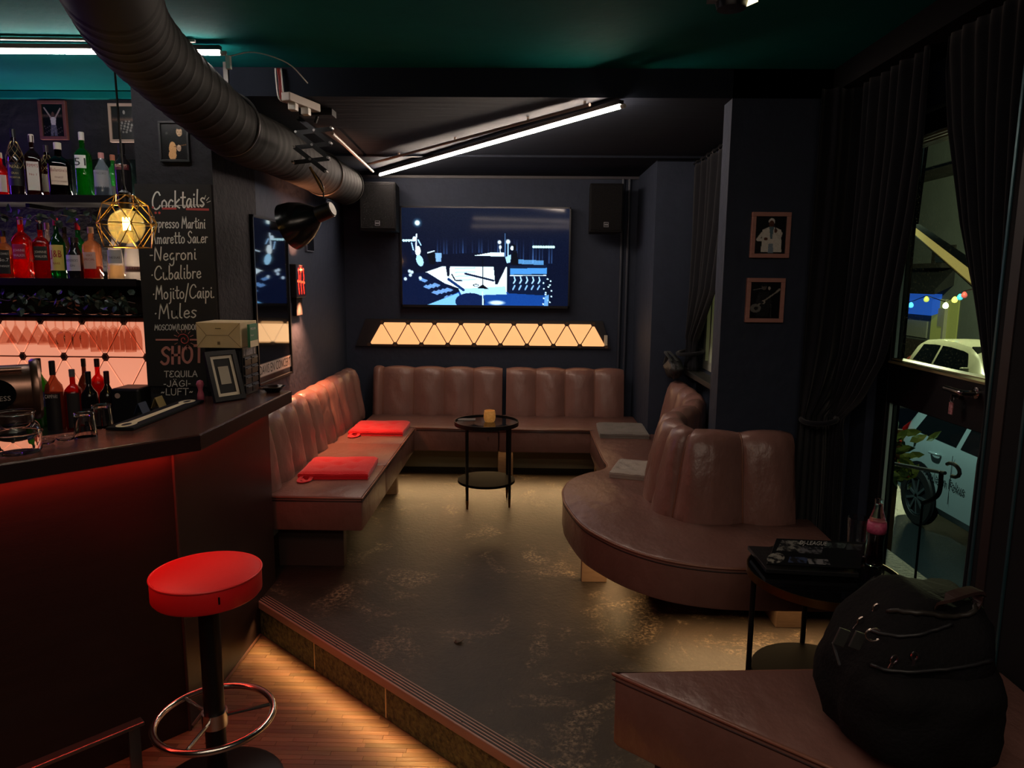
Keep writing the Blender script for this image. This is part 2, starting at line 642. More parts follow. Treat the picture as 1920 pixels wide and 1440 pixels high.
TUBEM = mat('led_tube', 'ffffff', 0.5, emit=(1.0, 0.80, 0.64), es=130.0)
TUBEB = mat('led_tube_bar', 'ffffff', 0.5, emit=(1.0, 0.90, 0.84), es=55.0)
LEDP = mat('light_panel_amber', 'e8c090', 0.5, emit=(0.86, 0.44, 0.17), es=1.0, var=(6, 0.3, 'e0b080'))
LEDB = mat('light_panel_rose', 'e8b090', 0.5, emit=(0.80, 0.285, 0.17), es=0.95)
NODE = mat('panel_node', '5a4a4c', 0.5)

def floor_material():
    m = bpy.data.materials.new('worn_floor_coating')
    m.use_nodes = True
    nt = m.node_tree
    b = nt.nodes['Principled BSDF']
    tc = nt.nodes.new('ShaderNodeTexCoord')
    def noise(scale, detail, rough=0.6, dist=0.0):
        n = nt.nodes.new('ShaderNodeTexNoise')
        n.inputs['Scale'].default_value = scale
        n.inputs['Detail'].default_value = detail
        n.inputs['Roughness'].default_value = rough
        n.inputs['Distortion'].default_value = dist
        nt.links.new(tc.outputs['Object'], n.inputs['Vector'])
        return n
    def ramp(n, p0, p1, c0, c1):
        r = nt.nodes.new('ShaderNodeValToRGB')
        r.color_ramp.elements[0].position = p0
        r.color_ramp.elements[1].position = p1
        r.color_ramp.elements[0].color = (*hx(c0), 1)
        r.color_ramp.elements[1].color = (*hx(c1), 1)
        nt.links.new(n.outputs['Fac'], r.inputs[0])
        return r
    base = ramp(noise(2.2, 8, 0.7), 0.35, 0.7, '1f1a17', '382f28')
    wear = ramp(noise(3.0, 10, 0.72, 0.6), 0.54, 0.68, '000000', 'ffffff')
    fine = ramp(noise(60, 4, 0.7), 0.45, 0.65, '000000', 'ffffff')
    mu = nt.nodes.new('ShaderNodeMath')
    mu.operation = 'MULTIPLY'
    nt.links.new(wear.outputs[0], mu.inputs[0])
    nt.links.new(fine.outputs[0], mu.inputs[1])
    mx = nt.nodes.new('ShaderNodeMix')
    mx.data_type = 'RGBA'
    nt.links.new(mu.outputs[0], mx.inputs['Factor'])
    nt.links.new(base.outputs[0], mx.inputs['A'])
    mx.inputs['B'].default_value = (*hx('9c886f'), 1)
    nt.links.new(mx.outputs['Result'], b.inputs['Base Color'])
    b.inputs['Roughness'].default_value = 0.5
    b.inputs['Specular IOR Level'].default_value = 0.3
    bp = nt.nodes.new('ShaderNodeBump')
    bp.inputs['Strength'].default_value = 0.25
    bp.inputs['Distance'].default_value = 0.01
    nt.links.new(noise(45, 6).outputs['Fac'], bp.inputs['Height'])
    nt.links.new(bp.outputs[0], b.inputs['Normal'])
    return m
FLOOR = floor_material()

# ---------------------------------------------------------------- the room
ZC, ZA, ZL = 2.46, 2.335, -0.17      # main ceiling, alcove ceiling, bar floor
XL, YB, XW = -1.48, 5.84, 1.55       # left wall, back wall, door wall
YP = 3.42                            # face of the chalkboard pillar
E0 = Vector((-1.254, 3.158, 0))      # step edge
ED = Vector((0.7506, -0.6607, 0))
EN = Vector((-0.6607, -0.7506, 0))   # towards the lower floor
def step(s, o=0.0, z=0.0):
    p = E0 + ED * s - EN * o
    return Vector((p.x, p.y, z))

a_, b_ = step(-0.04, 0.015), step(3.95, 0.015)
fl = MB().prism([(a_.x, a_.y), (b_.x, b_.y), (1.7, 5.98), (-1.62, 5.98), (-1.62, a_.y)], -0.165, 0.0).build('floor', FLOOR)
struct(fl, 'worn dark brown floor coating of the raised seating area')
fl2 = MB().box(-3.3, 1.7, -1.9, 3.95, -0.30, ZL - 0.004).build('floor_bar', mat('parquet_ground', '4a2d1c', 0.5))
struct(fl2, 'brown strip parquet of the lower bar floor')
# mosaic parquet: single strips, too many and too small to pick apart
def parquet():
    rng = random.Random(3)
    W_ = 0.024
    vs_, fs_, cs = [], [], []
    y = 1.35
    k = 0
    while y < 3.25:
        x = -1.9 + rng.random() * 0.2
        while x < 0.75:
            L = rng.choice((0.12, 0.15, 0.18, 0.22, 0.26))
            mid = Vector((x + L / 2, y, 0))
            if (mid - E0).dot(EN) > -0.12:
                c = rng.uniform(0.65, 1.25)
                z = ZL - 0.0005 * rng.random()
                n = len(vs_)
                g = 0.0006
                vs_ += [(x + g, y + g, ZL - .004), (x + L - g, y + g, ZL - .004), (x + L - g, y + W_ - g, ZL - .004), (x + g, y + W_ - g, ZL - .004),
                        (x + g, y + g, z), (x + L - g, y + g, z), (x + L - g, y + W_ - g, z), (x + g, y + W_ - g, z)]
                fs_ += [tuple(n + i for i in f) for f in ((4, 5, 6, 7), (0, 1, 5, 4), (1, 2, 6, 5), (2, 3, 7, 6), (3, 0, 4, 7))]
                cs += [(0.15 * c, 0.072 * c * rng.uniform(0.9, 1.08), 0.036 * c, 1.0)] * 8
                k += 1
            x += L
        y += W_
    me = bpy.data.meshes.new('parquet_strips')
    off = Vector(fl2.location)
    me.from_pydata([tuple(Vector(p) - off) for p in vs_], [], fs_)
    at = me.color_attributes.new('Col', 'FLOAT_COLOR', 'POINT')
    at.data.foreach_set('color', np.array(cs, np.float32).ravel())
    me.materials.append(mat('parquet_strip_oak', rough=0.42, spec=0.45, attr='Col', bump=(90, 0.15), stretch=(0.1, 1, 1)))
    o = link(bpy.data.objects.new('parquet_strips', me), fl2)
    o['kind'] = 'stuff'
    o['label'] = 'small warm brown oak strips laid end to end'
parquet()

# step: grooved nosing over a tiled riser
st = thing('trim_1', 'step edge with grooved brown nosing over dark speckled riser tiles', 'step', tuple(E0))
del st['category']
struct(st)
L0, L1 = -0.02, 3.9
def slab(o0, o1, z0, z1, s0=L0, s1=L1):
    return [step(s0, o0, z0), step(s1, o0, z0), step(s1, o1, z0), step(s0, o1, z0),
            step(s0, o0, z1), step(s1, o0, z1), step(s1, o1, z1), step(s0, o1, z1)]
MB().hexa(slab(-0.002, 0.062, -0.032, 0.004)).build('nosing', NOSE, st, bevel=0.003)
for k in range(4):
    o = 0.008 + k * 0.0135
    MB().hexa(slab(o, o + 0.006, 0.004, 0.0058)).build('rubber_groove', RUBBER, st)
for s_ in (0.28, 0.62, 1.0, 1.38, 1.76, 2.1):
    MB().lathe([(0.004, 0.004), (0.004, 0.0065), (0.0, 0.007)], step(s_, 0.0225), n=8).build('screw', BLACK, st)
j1 = (PZ(595, 1222, -0.09) - E0).dot(ED)
j2 = (PZ(726, 1310, -0.09) - E0).dot(ED)
joints = [L0, j1, j2, 2 * j2 - j1 + 0.28, 3 * j2 - 2 * j1 + 0.5, L1]
for a_, b_ in zip(joints[:-1], joints[1:]):
    MB().hexa(slab(0.010, 0.022, -0.168, -0.034, a_ + 0.005, b_ - 0.005)).build('riser_tile', TILE, st, bevel=0.0015)
MB().hexa(slab(0.012, 0.024, -0.168, -0.034)).build('grout', GROUT, st)

def wall(name, *boxes, m=None, label=None):
    mb = MB()
    for b_ in boxes:
        mb.box(*b_)
    return struct(mb.build(name, m or WALL), label)
wall('wall_left', (XL - 0.14, XL, 3.951, YB + 0.14, ZL, ZA), label='dark painted left wall of the seating alcove')
wall('wall_back', (XL, 1.45, YB, YB + 0.14, 0.0, ZA), label='dark navy back wall behind the television')
wall('wall_bar_pillar', (-1.842, XL, YP, 3.95, ZL, ZC), m=WALLB, label='dark pillar carrying the chalkboard')
wall('wall_bar', (-3.3, -1.842, 3.80, 3.95, ZL, ZC), m=WALLB, label='dark textured wall behind the bar shelves')
wall('wall_bar_side', (-3.3, -3.16, -1.9, 3.80, ZL, ZC), m=WALLB)
wall('wall_front', (-3.3, 1.7, -2.04, -1.9, ZL, ZC), m=WALLB)
wall('wall_alcove_corner', (0.887, 1.45, 5.03, YB, 0.0, ZA), label='dark boxed corner right of the television')
wall('wall_alcove_right', (1.2, 1.34, 3.48, 5.03, 0.0, 0.92), (1.2, 1.34, 3.48, 5.03, 2.08, ZA),
     (1.2, 1.34, 3.48, 3.62, 0.92, 2.08), (1.2, 1.34, 4.95, 5.03, 0.92, 2.08))
wall('wall_pillar_right', (0.915, XW, 3.35, 3.48, 0.0, ZC), label='narrow dark pillar with two hanging pictures')
wall('wall_right', (XW, 1.7, 3.20, 3.48, 0.0, ZC), (XW, 1.7, 2.22, 3.20, 2.20, ZC), (XW, 1.7, -1.9, 2.22, ZL, ZC))
struct(MB().box(-3.3, 1.7, -2.04, 3.95, ZC, ZC + 0.1).build('ceiling', TEAL), 'dark teal painted ceiling of the bar room')
struct(MB().box(XL, 1.45, 3.35, YB + 0.14, ZA, ZC).build('ceiling_alcove', SOFF), 'lowered dark ceiling over the seating alcove')
struct(MB().box(XL, 1.2, 4.86, 4.885, ZA - 0.014, ZA).build('trim_2', SOFF))
struct(MB().box(XL, 0.887, YB - 0.025, YB, ZA - 0.022, ZA - 0.002).build('trim_3', mat('cable_trunking', '34323a', 0.5)), 'thin cable trunking along the top of the back wall')
struct(MB().box(1.36, XW, 0.2, 3.35, ZC - 0.10, ZC).build('trim_4', MATTE), 'black pelmet over the curtains')
struct(MB().box(-3.16, -1.842, 3.765, 3.80, 2.422, 2.455).build('trim_5', TEAL), 'teal moulding under the ceiling behind the bar')

vp = thing('trim_7', 'pair of dark pipes running down the back wall right of the television', 'pipe', (0.80, YB, 0.0))
del vp['category']
struct(vp)
for x in (0.765, 0.815):
    MB().tube([(x, YB - 0.016, 0.0), (x, YB - 0.016, ZA - 0.02)], 0.014, 10).build('pipe', mat('pipe_paint', '262c3a', 0.5), vp, smooth=SM)
# ---------------------------------------------------------------- glazed door to the street
dr = thing('door_1', 'dark framed glazed door to the street with key in its lock', 'door', (XW + 0.06, 2.71, 0))
del dr['category']
struct(dr)
DY0, DY1 = 2.24, 3.18
FR = mat('door_frame_paint', '0b0c10', 0.5, spec=0.4)
X0, X1 = XW + 0.03, XW + 0.09
def dbox(name, y0, y1, z0, z1, m=FR, x0=X0, x1=X1, bevel=0.004, par=dr):
    return MB().box(x0, x1, y0, y1, z0, z1).build(name, m, par, bevel=bevel)
dbox('stile', 3.09, DY1, 0.02, 2.19)
dbox('stile', DY0, 2.33, 0.02, 2.19)
mr = dbox('mid_rail', 2.33, 3.09, 1.012, 1.183)
dbox('top_rail', 2.33, 3.09, 2.11, 2.19)
dbox('bottom_rail', 2.33, 3.09, 0.02, 0.16)
BEAD = mat('glazing_bead', '9a8a62', 0.4)
dbox('glazing_bead', 2.33, 3.09, 1.183, 1.191, BEAD, X0 - 0.006, X1, 0)
dbox('glazing_bead', 2.33, 3.09, 1.197, 1.201, BEAD, X0 + 0.01, X1, 0)
for k in range(3):
    dbox('glazing_bead', 2.33, 3.09, 2.078 + k * 0.011, 2.084 + k * 0.011, BEAD, X0 + 0.008, X1, 0)
BEADG = mat('glass_edge', '9fc9bb', 0.3, emit='9fc9bb', es=0.0)
dbox('glass_edge', 3.076, 3.081, 0.17, 1.008, BEADG, X0 + 0.012, X0 + 0.024, 0)
dbox('glass_edge', 3.076, 3.081, 1.205, 2.07, BEADG, X0 + 0.012, X0 + 0.024, 0)
dbox('pane', 2.331, 3.085, 1.19, 2.11, PANE, X0 + 0.027, X0 + 0.031, 0)
dbox('pane', 2.331, 3.085, 0.16, 1.012, glass('clean_window_glass', 'dce8e4', 0.01, 1.45), X0 + 0.027, X0 + 0.031, 0)
# handle and key
hy = PX(1822, 737, X0 - 0.02)
hd = MB().lathe([(0.021, 0), (0.021, 0.008), (0.012, 0.011)], (X0, hy.y, hy.z), n=16, rot=Matrix.Rotation(-PI / 2, 3, 'Y')).tube(
    smooth_path([(X0, hy.y, hy.z), (X0 - 0.045, hy.y, hy.z), (X0 - 0.055, hy.y + 0.012, hy.z), (X0 - 0.055, hy.y + 0.10, hy.z + 0.002)], 4), 0.010, 10)
hd.build('door_handle', CHROME, mr, smooth=SM)
ky = PX(1795, 757, X0 - 0.012)
MB().lathe([(0.013, 0), (0.013, 0.012)], (X0, ky.y + 0.004, ky.z + 0.03), n=12, rot=Matrix.Rotation(-PI / 2, 3, 'Y')).box(
    X0 - 0.035, X0, ky.y + 0.002, ky.y + 0.006, ky.z + 0.022, ky.z + 0.034).build('key', STEEL, mr)
MB().tube([(X0 - 0.03, ky.y + 0.004 + 0.011 * math.cos(a * PI / 6), ky.z + 0.016 + 0.011 * math.sin(a * PI / 6)) for a in range(12)], 0.0013, 5, closed=True).build('key_ring', STEEL, mr)
MB().cbox((X0 - 0.031, ky.y + 0.004, ky.z - 0.018), (0.004, 0.024, 0.044), bev=0.0015).build('key_tag', mat('pink_tag', 'c98f92', 0.5, var=(90, 0.1, '8a4a50')), mr)
# door post with thin blue-grey metal edges, nearest to the camera
pt = thing('trim_6', 'dark door post with two thin blue-grey metal edges at the right', 'post', (1.43, 2.06, 0))
del pt['category']
struct(pt)
MB().box(1.385, 1.545, 1.83, 2.115, ZL, ZC - 0.10).build('post', MATTE, pt)
EDG = mat('blue_grey_metal_edge', '31535c', 0.35, metal=0.6)
for yy in (2.108, 1.955):
    MB().box(1.381, 1.386, yy, yy + 0.009, ZL, ZC - 0.10).build('metal_edge', EDG, pt)
MB().box(1.382, 1.386, 2.04, 2.08, ZL, ZC - 0.10).build('wood_strip', mat('reddish_strip', '1e1312', 0.5), pt)

# window of the alcove, mostly behind its curtain
wn = thing('window_1', 'alcove window glimpsed between the curtain and the pillar', 'window', (1.27, 4.28, 0.92))
del wn['category']
struct(wn)
WF = mat('window_frame_white', 'cfd2c4', 0.5)
for y0, y1, z0, z1 in ((3.62, 3.68, 0.92, 2.08), (4.89, 4.95, 0.92, 2.08), (3.68, 4.89, 0.92, 0.98), (3.68, 4.89, 2.02, 2.08), (4.66, 4.70, 0.98, 2.02), (4.77, 4.80, 0.98, 2.02)):
    MB().box(1.24, 1.30, y0, y1, z0, z1).build('window_frame', WF, wn, bevel=0.003)
MB().box(1.268, 1.272, 3.66, 4.91, 0.96, 2.04).build('pane', PANE, wn)
MB().box(1.10, 1.198, 3.50, 5.02, 0.885, 0.92).build('window_sill', mat('sill_paint', '20201f', 0.6), wn, bevel=0.004)
# ---------------------------------------------------------------- upholstered benches
from mathutils import noise as mnoise

def resample(path, step_=0.01):
    pts = smooth_path([(x, y, 0) for x, y in path], 10) if len(path) > 2 else [Vector((*path[0], 0)), Vector((*path[1], 0))]
    acc = [0.0]
    for p, q in zip(pts[:-1], pts[1:]):
        acc.append(acc[-1] + (q - p).length)
    def at(s):
        s = max(0.0, min(acc[-1], s))
        lo = 0
        while lo < len(acc) - 2 and acc[lo + 1] < s:
            lo += 1
        t = (s - acc[lo]) / max(1e-9, acc[lo + 1] - acc[lo])
        p = pts[lo].lerp(pts[lo + 1], t)
        return p
    def nrm(s):
        d = (at(s + 0.03) - at(s - 0.03)).normalized()
        return Vector((-d.y, d.x, 0))
    return at, nrm, acc[-1]

def channels(parent, path, breaks, z0, z1, lean=0.06, thick=0.105, bulge=0.034, seed=0, pipes=True, nside=1):
    """upholstered backrest of separate channels along a plan path; outward normal is left of the path"""
    at, nrm, L = resample(path)
    h = z1 - z0
    prof = [(0.0, 0.0, 0.15), (0.0, 0.035, 0.8), (lean * 0.12, 0.15, 1), (lean * 0.28, 0.3, 1), (lean * 0.45, 0.46, 1), (lean * 0.62, 0.62, 1),
            (lean * 0.80, 0.77, 1), (lean * 0.95, 0.89, 0.95), (lean + 0.012, 0.955, 0.8), (lean + 0.035, 0.992, 0.55), (lean + 0.06, 1.0, 0.4),
            (lean + thick - 0.02, 0.975, 0.2), (lean + thick, 0.92, 0.0), (lean + thick, 0.0, 0.0)]
    nu = 14
    for ci, (a, b) in enumerate(zip(breaks[:-1], breaks[1:])):
        rows = []
        for i in range(nu + 1):
            u = i / nu
            s = a + 0.002 + (b - a - 0.004) * u
            p, n = at(s), nrm(s) * nside
            bu = bulge * (1 - abs(2 * u - 1) ** 2.4)
            row = []
            for (o, hz, f) in prof:
                wr = mnoise.noise(Vector((s * 16 + seed * 7 + hz * 3, hz * 2.2, ci * 3.7 + seed))) * 0.017 * f * (1 - abs(2 * u - 1) ** 3) * math.sin(min(1, hz * 1.02) * PI)
                q = p + n * (o - bu * f - wr)
                row.append((q.x, q.y, z0 + hz * h + (bu * 0.55 * (1 if hz > 0.9 and f > 0 else 0)) * (f if hz < 0.97 else 0.8)))
            rows.append(row)
        mb = MB().grid(rows)
        k = len(prof)
        n0 = 0
        mb.f.append(tuple(range(k)))
        mb.f.append(tuple(reversed(range(nu * k, nu * k + k))))
        mb.f.append(tuple([i * k for i in range(nu + 1)] + [i * k + k - 1 for i in reversed(range(nu + 1))]))
        o_ = mb.build('back_panel', LEATHER, parent, smooth=0.9)
        if pipes and ci > 0:
            p, n = at(a), nrm(a) * nside
            pp = [(*(p + n * (o - 0.001))[:2], z0 + hz * h) for (o, hz, f) in prof[1:11]]
            MB().tube(pp, 0.0035, 6).build('piping', PIPING, o_, smooth=True)

def seat(parent, poly, z0=0.245, z1=0.43, name='seat', front=None):
    mb = MB().prism(poly, z0, z1)
    o = mb.build(name, LEATHERS, parent, smooth=0.6, bevel=0.014)
    if front:
        MB().tube([(x, y, z1 - 0.010) for x, y in front], 0.0055, 6).build('piping', PIPING, o, smooth=True)
        MB().tube([(x, y, z1 - 0.026) for x, y in front], 0.0030, 6).build('piping', SEAM, o, smooth=True)
    return o

def plinth(parent, x0, x1, y0, y1, z1=0.247, m=None):
    return MB().box(x0, x1, y0, y1, 0.0, z1).build('plinth', m or LEGW, parent, bevel=0.003)

BG = 'brown leather channel-back benches'
lb = thing('banquette', 'brown leather bench with channelled back along the left wall, two red pads on it', 'bench', (-1.07, 4.3, 0), group=BG)
XF = -0.817
for y0, y1 in ((3.45, 4.07), (4.073, 4.62), (4.623, 5.148)):
    seat(lb, [(-1.33, y0), (XF, y0), (XF, y1), (-1.33, y1)], front=[(XF + 0.002, y1), (XF + 0.002, y0)] if y0 > 3.5 else [(XF + 0.002, y1), (XF + 0.002, y0 - 0.001), (-1.30, y0 - 0.001)])
channels(lb, [(-1.30, 3.46), (-1.30, 5.62)], [0, .20, .42, .64, .87, 1.09, 1.31, 1.53, 1.78, 2.02, 2.15], 0.40, 0.80, seed=1)
plinth(lb, -1.30, -0.95, 3.585, 3.64, m=mat('plinth_dark', '3a2a24', 0.6))
plinth(lb, -1.30, -0.90, 4.86, 4.92)

bb = thing('banquette', 'brown leather bench with channelled back under the television', 'bench', (-0.2, 5.45, 0), group=BG)
seat(bb, [(-1.235, 5.172), (-0.19, 5.152), (-0.19, 5.68), (-1.235, 5.68)], front=[(XF + 0.014, 5.162), (-0.19, 5.148)])
seat(bb, [(-0.186, 5.15), (0.885, 5.148), (0.885, 5.68), (-0.186, 5.68)], front=[(-0.186, 5.148), (0.487, 5.143)])
channels(bb, [(-1.235, 5.64), (0.80, 5.64)], [0, .087, .335, .585, .82, 1.055], 0.40, 0.80, seed=2)
channels(bb, [(-0.152, 5.64), (0.81, 5.64)], [0, .241, .478, .715, .955], 0.40, 0.80, seed=3)
plinth(bb, -0.20, -0.085, 5.36, 5.41)
plinth(bb, -1.15, -1.10, 5.36, 5.41)
plinth(bb, 0.55, 0.60, 5.36, 5.41)
plinth(bb, -1.22, 0.85, 5.62, 5.66, m=mat('back_board_pale', '8d8468', 0.7))
MB().box(-0.27, -0.262, 5.141, 5.15, 0.355, 0.362).build('lock', STEEL, bb)

cb = thing('banquette', 'brown leather bench curving round the right pillar with a rounded seat', 'bench', (0.8, 3.7, 0), group=BG)
arc = [(0.487, 5.12), (0.490, 4.35), (0.50, 4.16), (0.462, 4.05), (0.361, 3.964), (0.261, 3.827), (0.211, 3.652), (0.205, 3.50), (0.212, 3.382),
       (0.265, 3.114), (0.345, 2.948), (0.441, 2.817), (0.574, 2.709), (0.748, 2.647), (0.953, 2.635), (1.32, 2.64)]
arcs = [(p.x, p.y) for p in smooth_path([(x, y, 0) for x, y in arc], 4)]
seat(cb, arcs + [(1.34, 3.22), (0.86, 3.22), (0.75, 3.32), (0.73, 3.60), (0.82, 3.92), (0.98, 4.20), (1.03, 4.5), (1.03, 5.02), (0.885, 5.02), (0.885, 5.14), (0.6, 5.146)],
     front=[(x, y) for x, y in arcs])
rp = [(0.95, 4.98), (0.952, 4.6), (0.935, 4.3), (0.85, 4.03), (0.72, 3.82), (0.655, 3.62), (0.645, 3.42), (0.665, 3.27), (0.73, 3.17), (0.85, 3.142), (1.0, 3.14), (1.25, 3.145)]
_, _, RL = resample(rp)
brk = [RL - q for q in (0, .245, .575, .78, 1.0, 1.22, 1.44, 1.66, 1.88, 2.10)]
brk = [max(0, q) for q in brk if q > 0.05] + [0.0]
channels(cb, rp, list(reversed(brk)), 0.40, 0.825, lean=0.075, thick=0.095, bulge=0.040, seed=4)
plinth(cb, 0.30, 0.43, 3.44, 3.49)
plinth(cb, 1.13, 1.25, 2.99, 3.20)
plinth(cb, 0.60, 0.92, 4.66, 4.72)
plinth(cb, 0.60, 0.66, 3.30, 3.60)

# low bench in the foreground
ot = thing('bench', 'brown leather backless bench in the bottom right corner, backpack on it', 'bench', (0.9, 1.5, 0), group=None)
oa, ob_, oc = PZ(1150, 1258, 0.43), PZ(1380, 1354, 0.43), PZ(1568, 1437, 0.43)
od = (oc - oa).normalized()
oe = oa + od * 1.05
pol = [(oa.x, oa.y), (oe.x, oe.y), (1.375, oe.y), (1.375, 1.925), (0.9, 1.917)]
seat(ot, pol, 0.20, 0.43, front=[(1.37, 1.927), (0.9, 1.919), (oa.x, oa.y + .001), (oe.x, oe.y)])
MB().prism([(oa.x + 0.12, oa.y - 0.04), (oe.x + 0.10, oe.y + 0.05), (1.36, oe.y + 0.05), (1.36, 1.88)], 0.0, 0.21).build('plinth', mat('plinth_dark', '3a2a24', 0.6), ot)

# ---------------------------------------------------------------- seat pads
def pad(label, cat_group, px, m, rz, size=(0.40, 0.36), thick=0.042, z=0.431, tufts=True, tie=True):
    c = PZ(px[0], px[1], z + thick / 2)
    t = thing('seat_pad', label, 'cushion', (c.x, c.y, z), rz, group=cat_group)
    N = 22
    sx, sy = size
    tf = [(0, 0), (-.22, -.2), (.22, -.2), (-.22, .2), (.22, .2)]
    rows_t, rows_b = [], []
    for i in range(N + 1):
        rt, rb = [], []
        for j in range(N + 1):
            u, v = j / N * 2 - 1, i / N * 2 - 1
            e = max(abs(u), abs(v))
            z_ = thick * (1 - 0.28 * max(0, (e - 0.86) / 0.14) ** 2)
            if tufts:
                for a, b in tf:
                    d2 = ((u / 2 - a) * sx) ** 2 + ((v / 2 - b) * sy) ** 2
                    z_ -= 0.014 * math.exp(-d2 / 0.0006)
            z_ += 0.003 * mnoise.noise(Vector((u * 3, v * 3, c.x * 9)))
            rt.append((u * sx / 2, v * sy / 2, z_))
            rb.append((u * sx / 2, v * sy / 2, 0.0))
        rows_t.append(rt)
        rows_b.append(rb)
    mb = MB().grid(rows_t)
    K = N + 1
    mb2 = MB().grid(rows_b)
    base = len(mb.v)
    mb.v += mb2.v
    mb.f += [tuple(base + i for i in reversed(f)) for f in mb2.f]
    rim = [j for j in range(K)] + [i * K + N for i in range(1, K)] + [N * K + j for j in reversed(range(N))] + [i * K for i in reversed(range(1, N))]
    for a, b in zip(rim, rim[1:] + rim[:1]):
        mb.f.append((a, base + a, base + b, b))
    mb.build('pad', m, t, smooth=0.8, local=True)
    ring = [(-sx / 2, -sy / 2), (sx / 2, -sy / 2), (sx / 2, sy / 2), (-sx / 2, sy / 2)]
    MB().tube([(x * 1.004, y * 1.004, thick * 0.5) for x, y in ring], 0.003, 5, closed=True).build('seam', m, t, local=True)
    if tie:
        for a in (0, 1):
            x0 = -sx / 2 + 0.01
            y0 = -sy / 2 + 0.03 + 0.02 * a
            MB().add(*ribbon(smooth_path([(x0 + 0.02, y0 - 0.02, 0.022), (x0 + 0.006, y0 - 0.045, 0.010), (x0 + 0.008 + 0.02 * a, y0 - 0.085, 0.004), (x0 + 0.035 + 0.02 * a, y0 - 0.098, 0.004), (x0 + 0.06, y0 - 0.06, 0.004), (x0 + 0.065, y0 - 0.02, 0.018)], 5), 0.020)).build('tie_strap', m, t, local=True)
    return t

def ribbon(path, wd, thick=0.004):
    vs_, fs_ = [], []
    path = [Vector(p) for p in path]
    for i, p in enumerate(path):
        d = path[min(i + 1, len(path) - 1)] - path[max(0, i - 1)]
        sd = Vector((-d.y, d.x, 0))
        sd = sd.normalized() if sd.length > 1e-6 else Vector((1, 0, 0))
        for q in (p - sd * wd / 2, p + sd * wd / 2, p + sd * wd / 2 + Vector((0, 0, thick)), p - sd * wd / 2 + Vector((0, 0, thick))):
            vs_.append(q)
        if i:
            a = (i - 1) * 4
            fs_ += [(a, a + 1, a + 5, a + 4), (a + 1, a + 2, a + 6, a + 5), (a + 2, a + 3, a + 7, a + 6), (a + 3, a, a + 4, a + 7)]
    n = len(vs_)
    fs_ += [(3, 2, 1, 0), (n - 4, n - 3, n - 2, n - 1)]
    return vs_, fs_
pad('tufted red seat pad lying nearer the bar on the left bench', 'red seat pads', (637, 876), REDF, math.radians(3), (0.38, 0.36))
pad('tufted red seat pad lying farther back on the left bench', 'red seat pads', (713, 802), REDF, math.radians(1), (0.38, 0.36))
pad('dark grey seat pad near the back corner of the right bench', 'grey seat pads', (1166, 806), GREYF, math.radians(178), (0.34, 0.38))
pad('pale grey seat pad half hidden behind the rounded leather back', 'grey seat pads', (1184, 879), mat('pale_felt', '988f88', 0.95, spec=0.1, bump=(120, 0.3)), -0.30, (0.20, 0.30), tie=False)

# ---------------------------------------------------------------- bar stool
sx_, sy_ = -1.007, 2.13
bs = thing('bar_stool', 'round red vinyl bar stool with chrome foot ring at the counter', 'stool', (sx_, sy_, ZL))
zt = 0.60 - ZL
R0 = 0.166
stl = MB().lathe([(0.02, zt - 0.078), (R0 - 0.006, zt - 0.078), (R0, zt - 0.070), (R0, zt - 0.008), (R0 - 0.003, zt - 0.001), (R0 - 0.02, zt + 0.003), (R0 * 0.6, zt + 0.008), (0.0, zt + 0.009)], n=48).build('seat', REDV, bs, smooth=0.9, local=True)
MB().tube([(R0 * math.cos(a * PI / 32), R0 * math.sin(a * PI / 32), zt - 0.004) for a in range(64)], 0.0035, 8, closed=True).build('piping', REDP, stl, smooth=True, local=True)
MB().cbox((R0 * math.cos(-0.95), R0 * math.sin(-0.95), zt - 0.036), (0.006, 0.005, 0.022), Matrix.Rotation(-0.95, 3, 'Z')).build('zip_pull', BLACK, stl, local=True)
MB().lathe([(0.0325, 0.03), (0.0325, zt - 0.075)], n=24).build('column', BLACK, bs, smooth=SM, local=True)
MB().lathe([(0.21, 0.0), (0.21, 0.008), (0.19, 0.018), (0.06, 0.032), (0.034, 0.045)], n=40).build('base', BLACK, bs, smooth=SM, local=True)
zr = 0.263
MB().tube([(0.183 * math.cos(a * PI / 32), 0.183 * math.sin(a * PI / 32), zr) for a in range(64)], 0.0115, 12, closed=True).build('foot_ring', CHROME, bs, smooth=True, local=True)
MB().lathe([(0.034, zr - 0.028), (0.040, zr - 0.028), (0.040, zr + 0.022), (0.034, zr + 0.022)], n=24, cap=False).build('collar', CHROME, bs, smooth=SM, local=True)
for a in (0.45, 0.45 + 2 * PI / 3, 0.45 + 4 * PI / 3):
    MB().tube([(0.036 * math.cos(a), 0.036 * math.sin(a), zr), (0.178 * math.cos(a), 0.178 * math.sin(a), zr)], 0.006, 8).build('spoke', CHROME, bs, local=True)

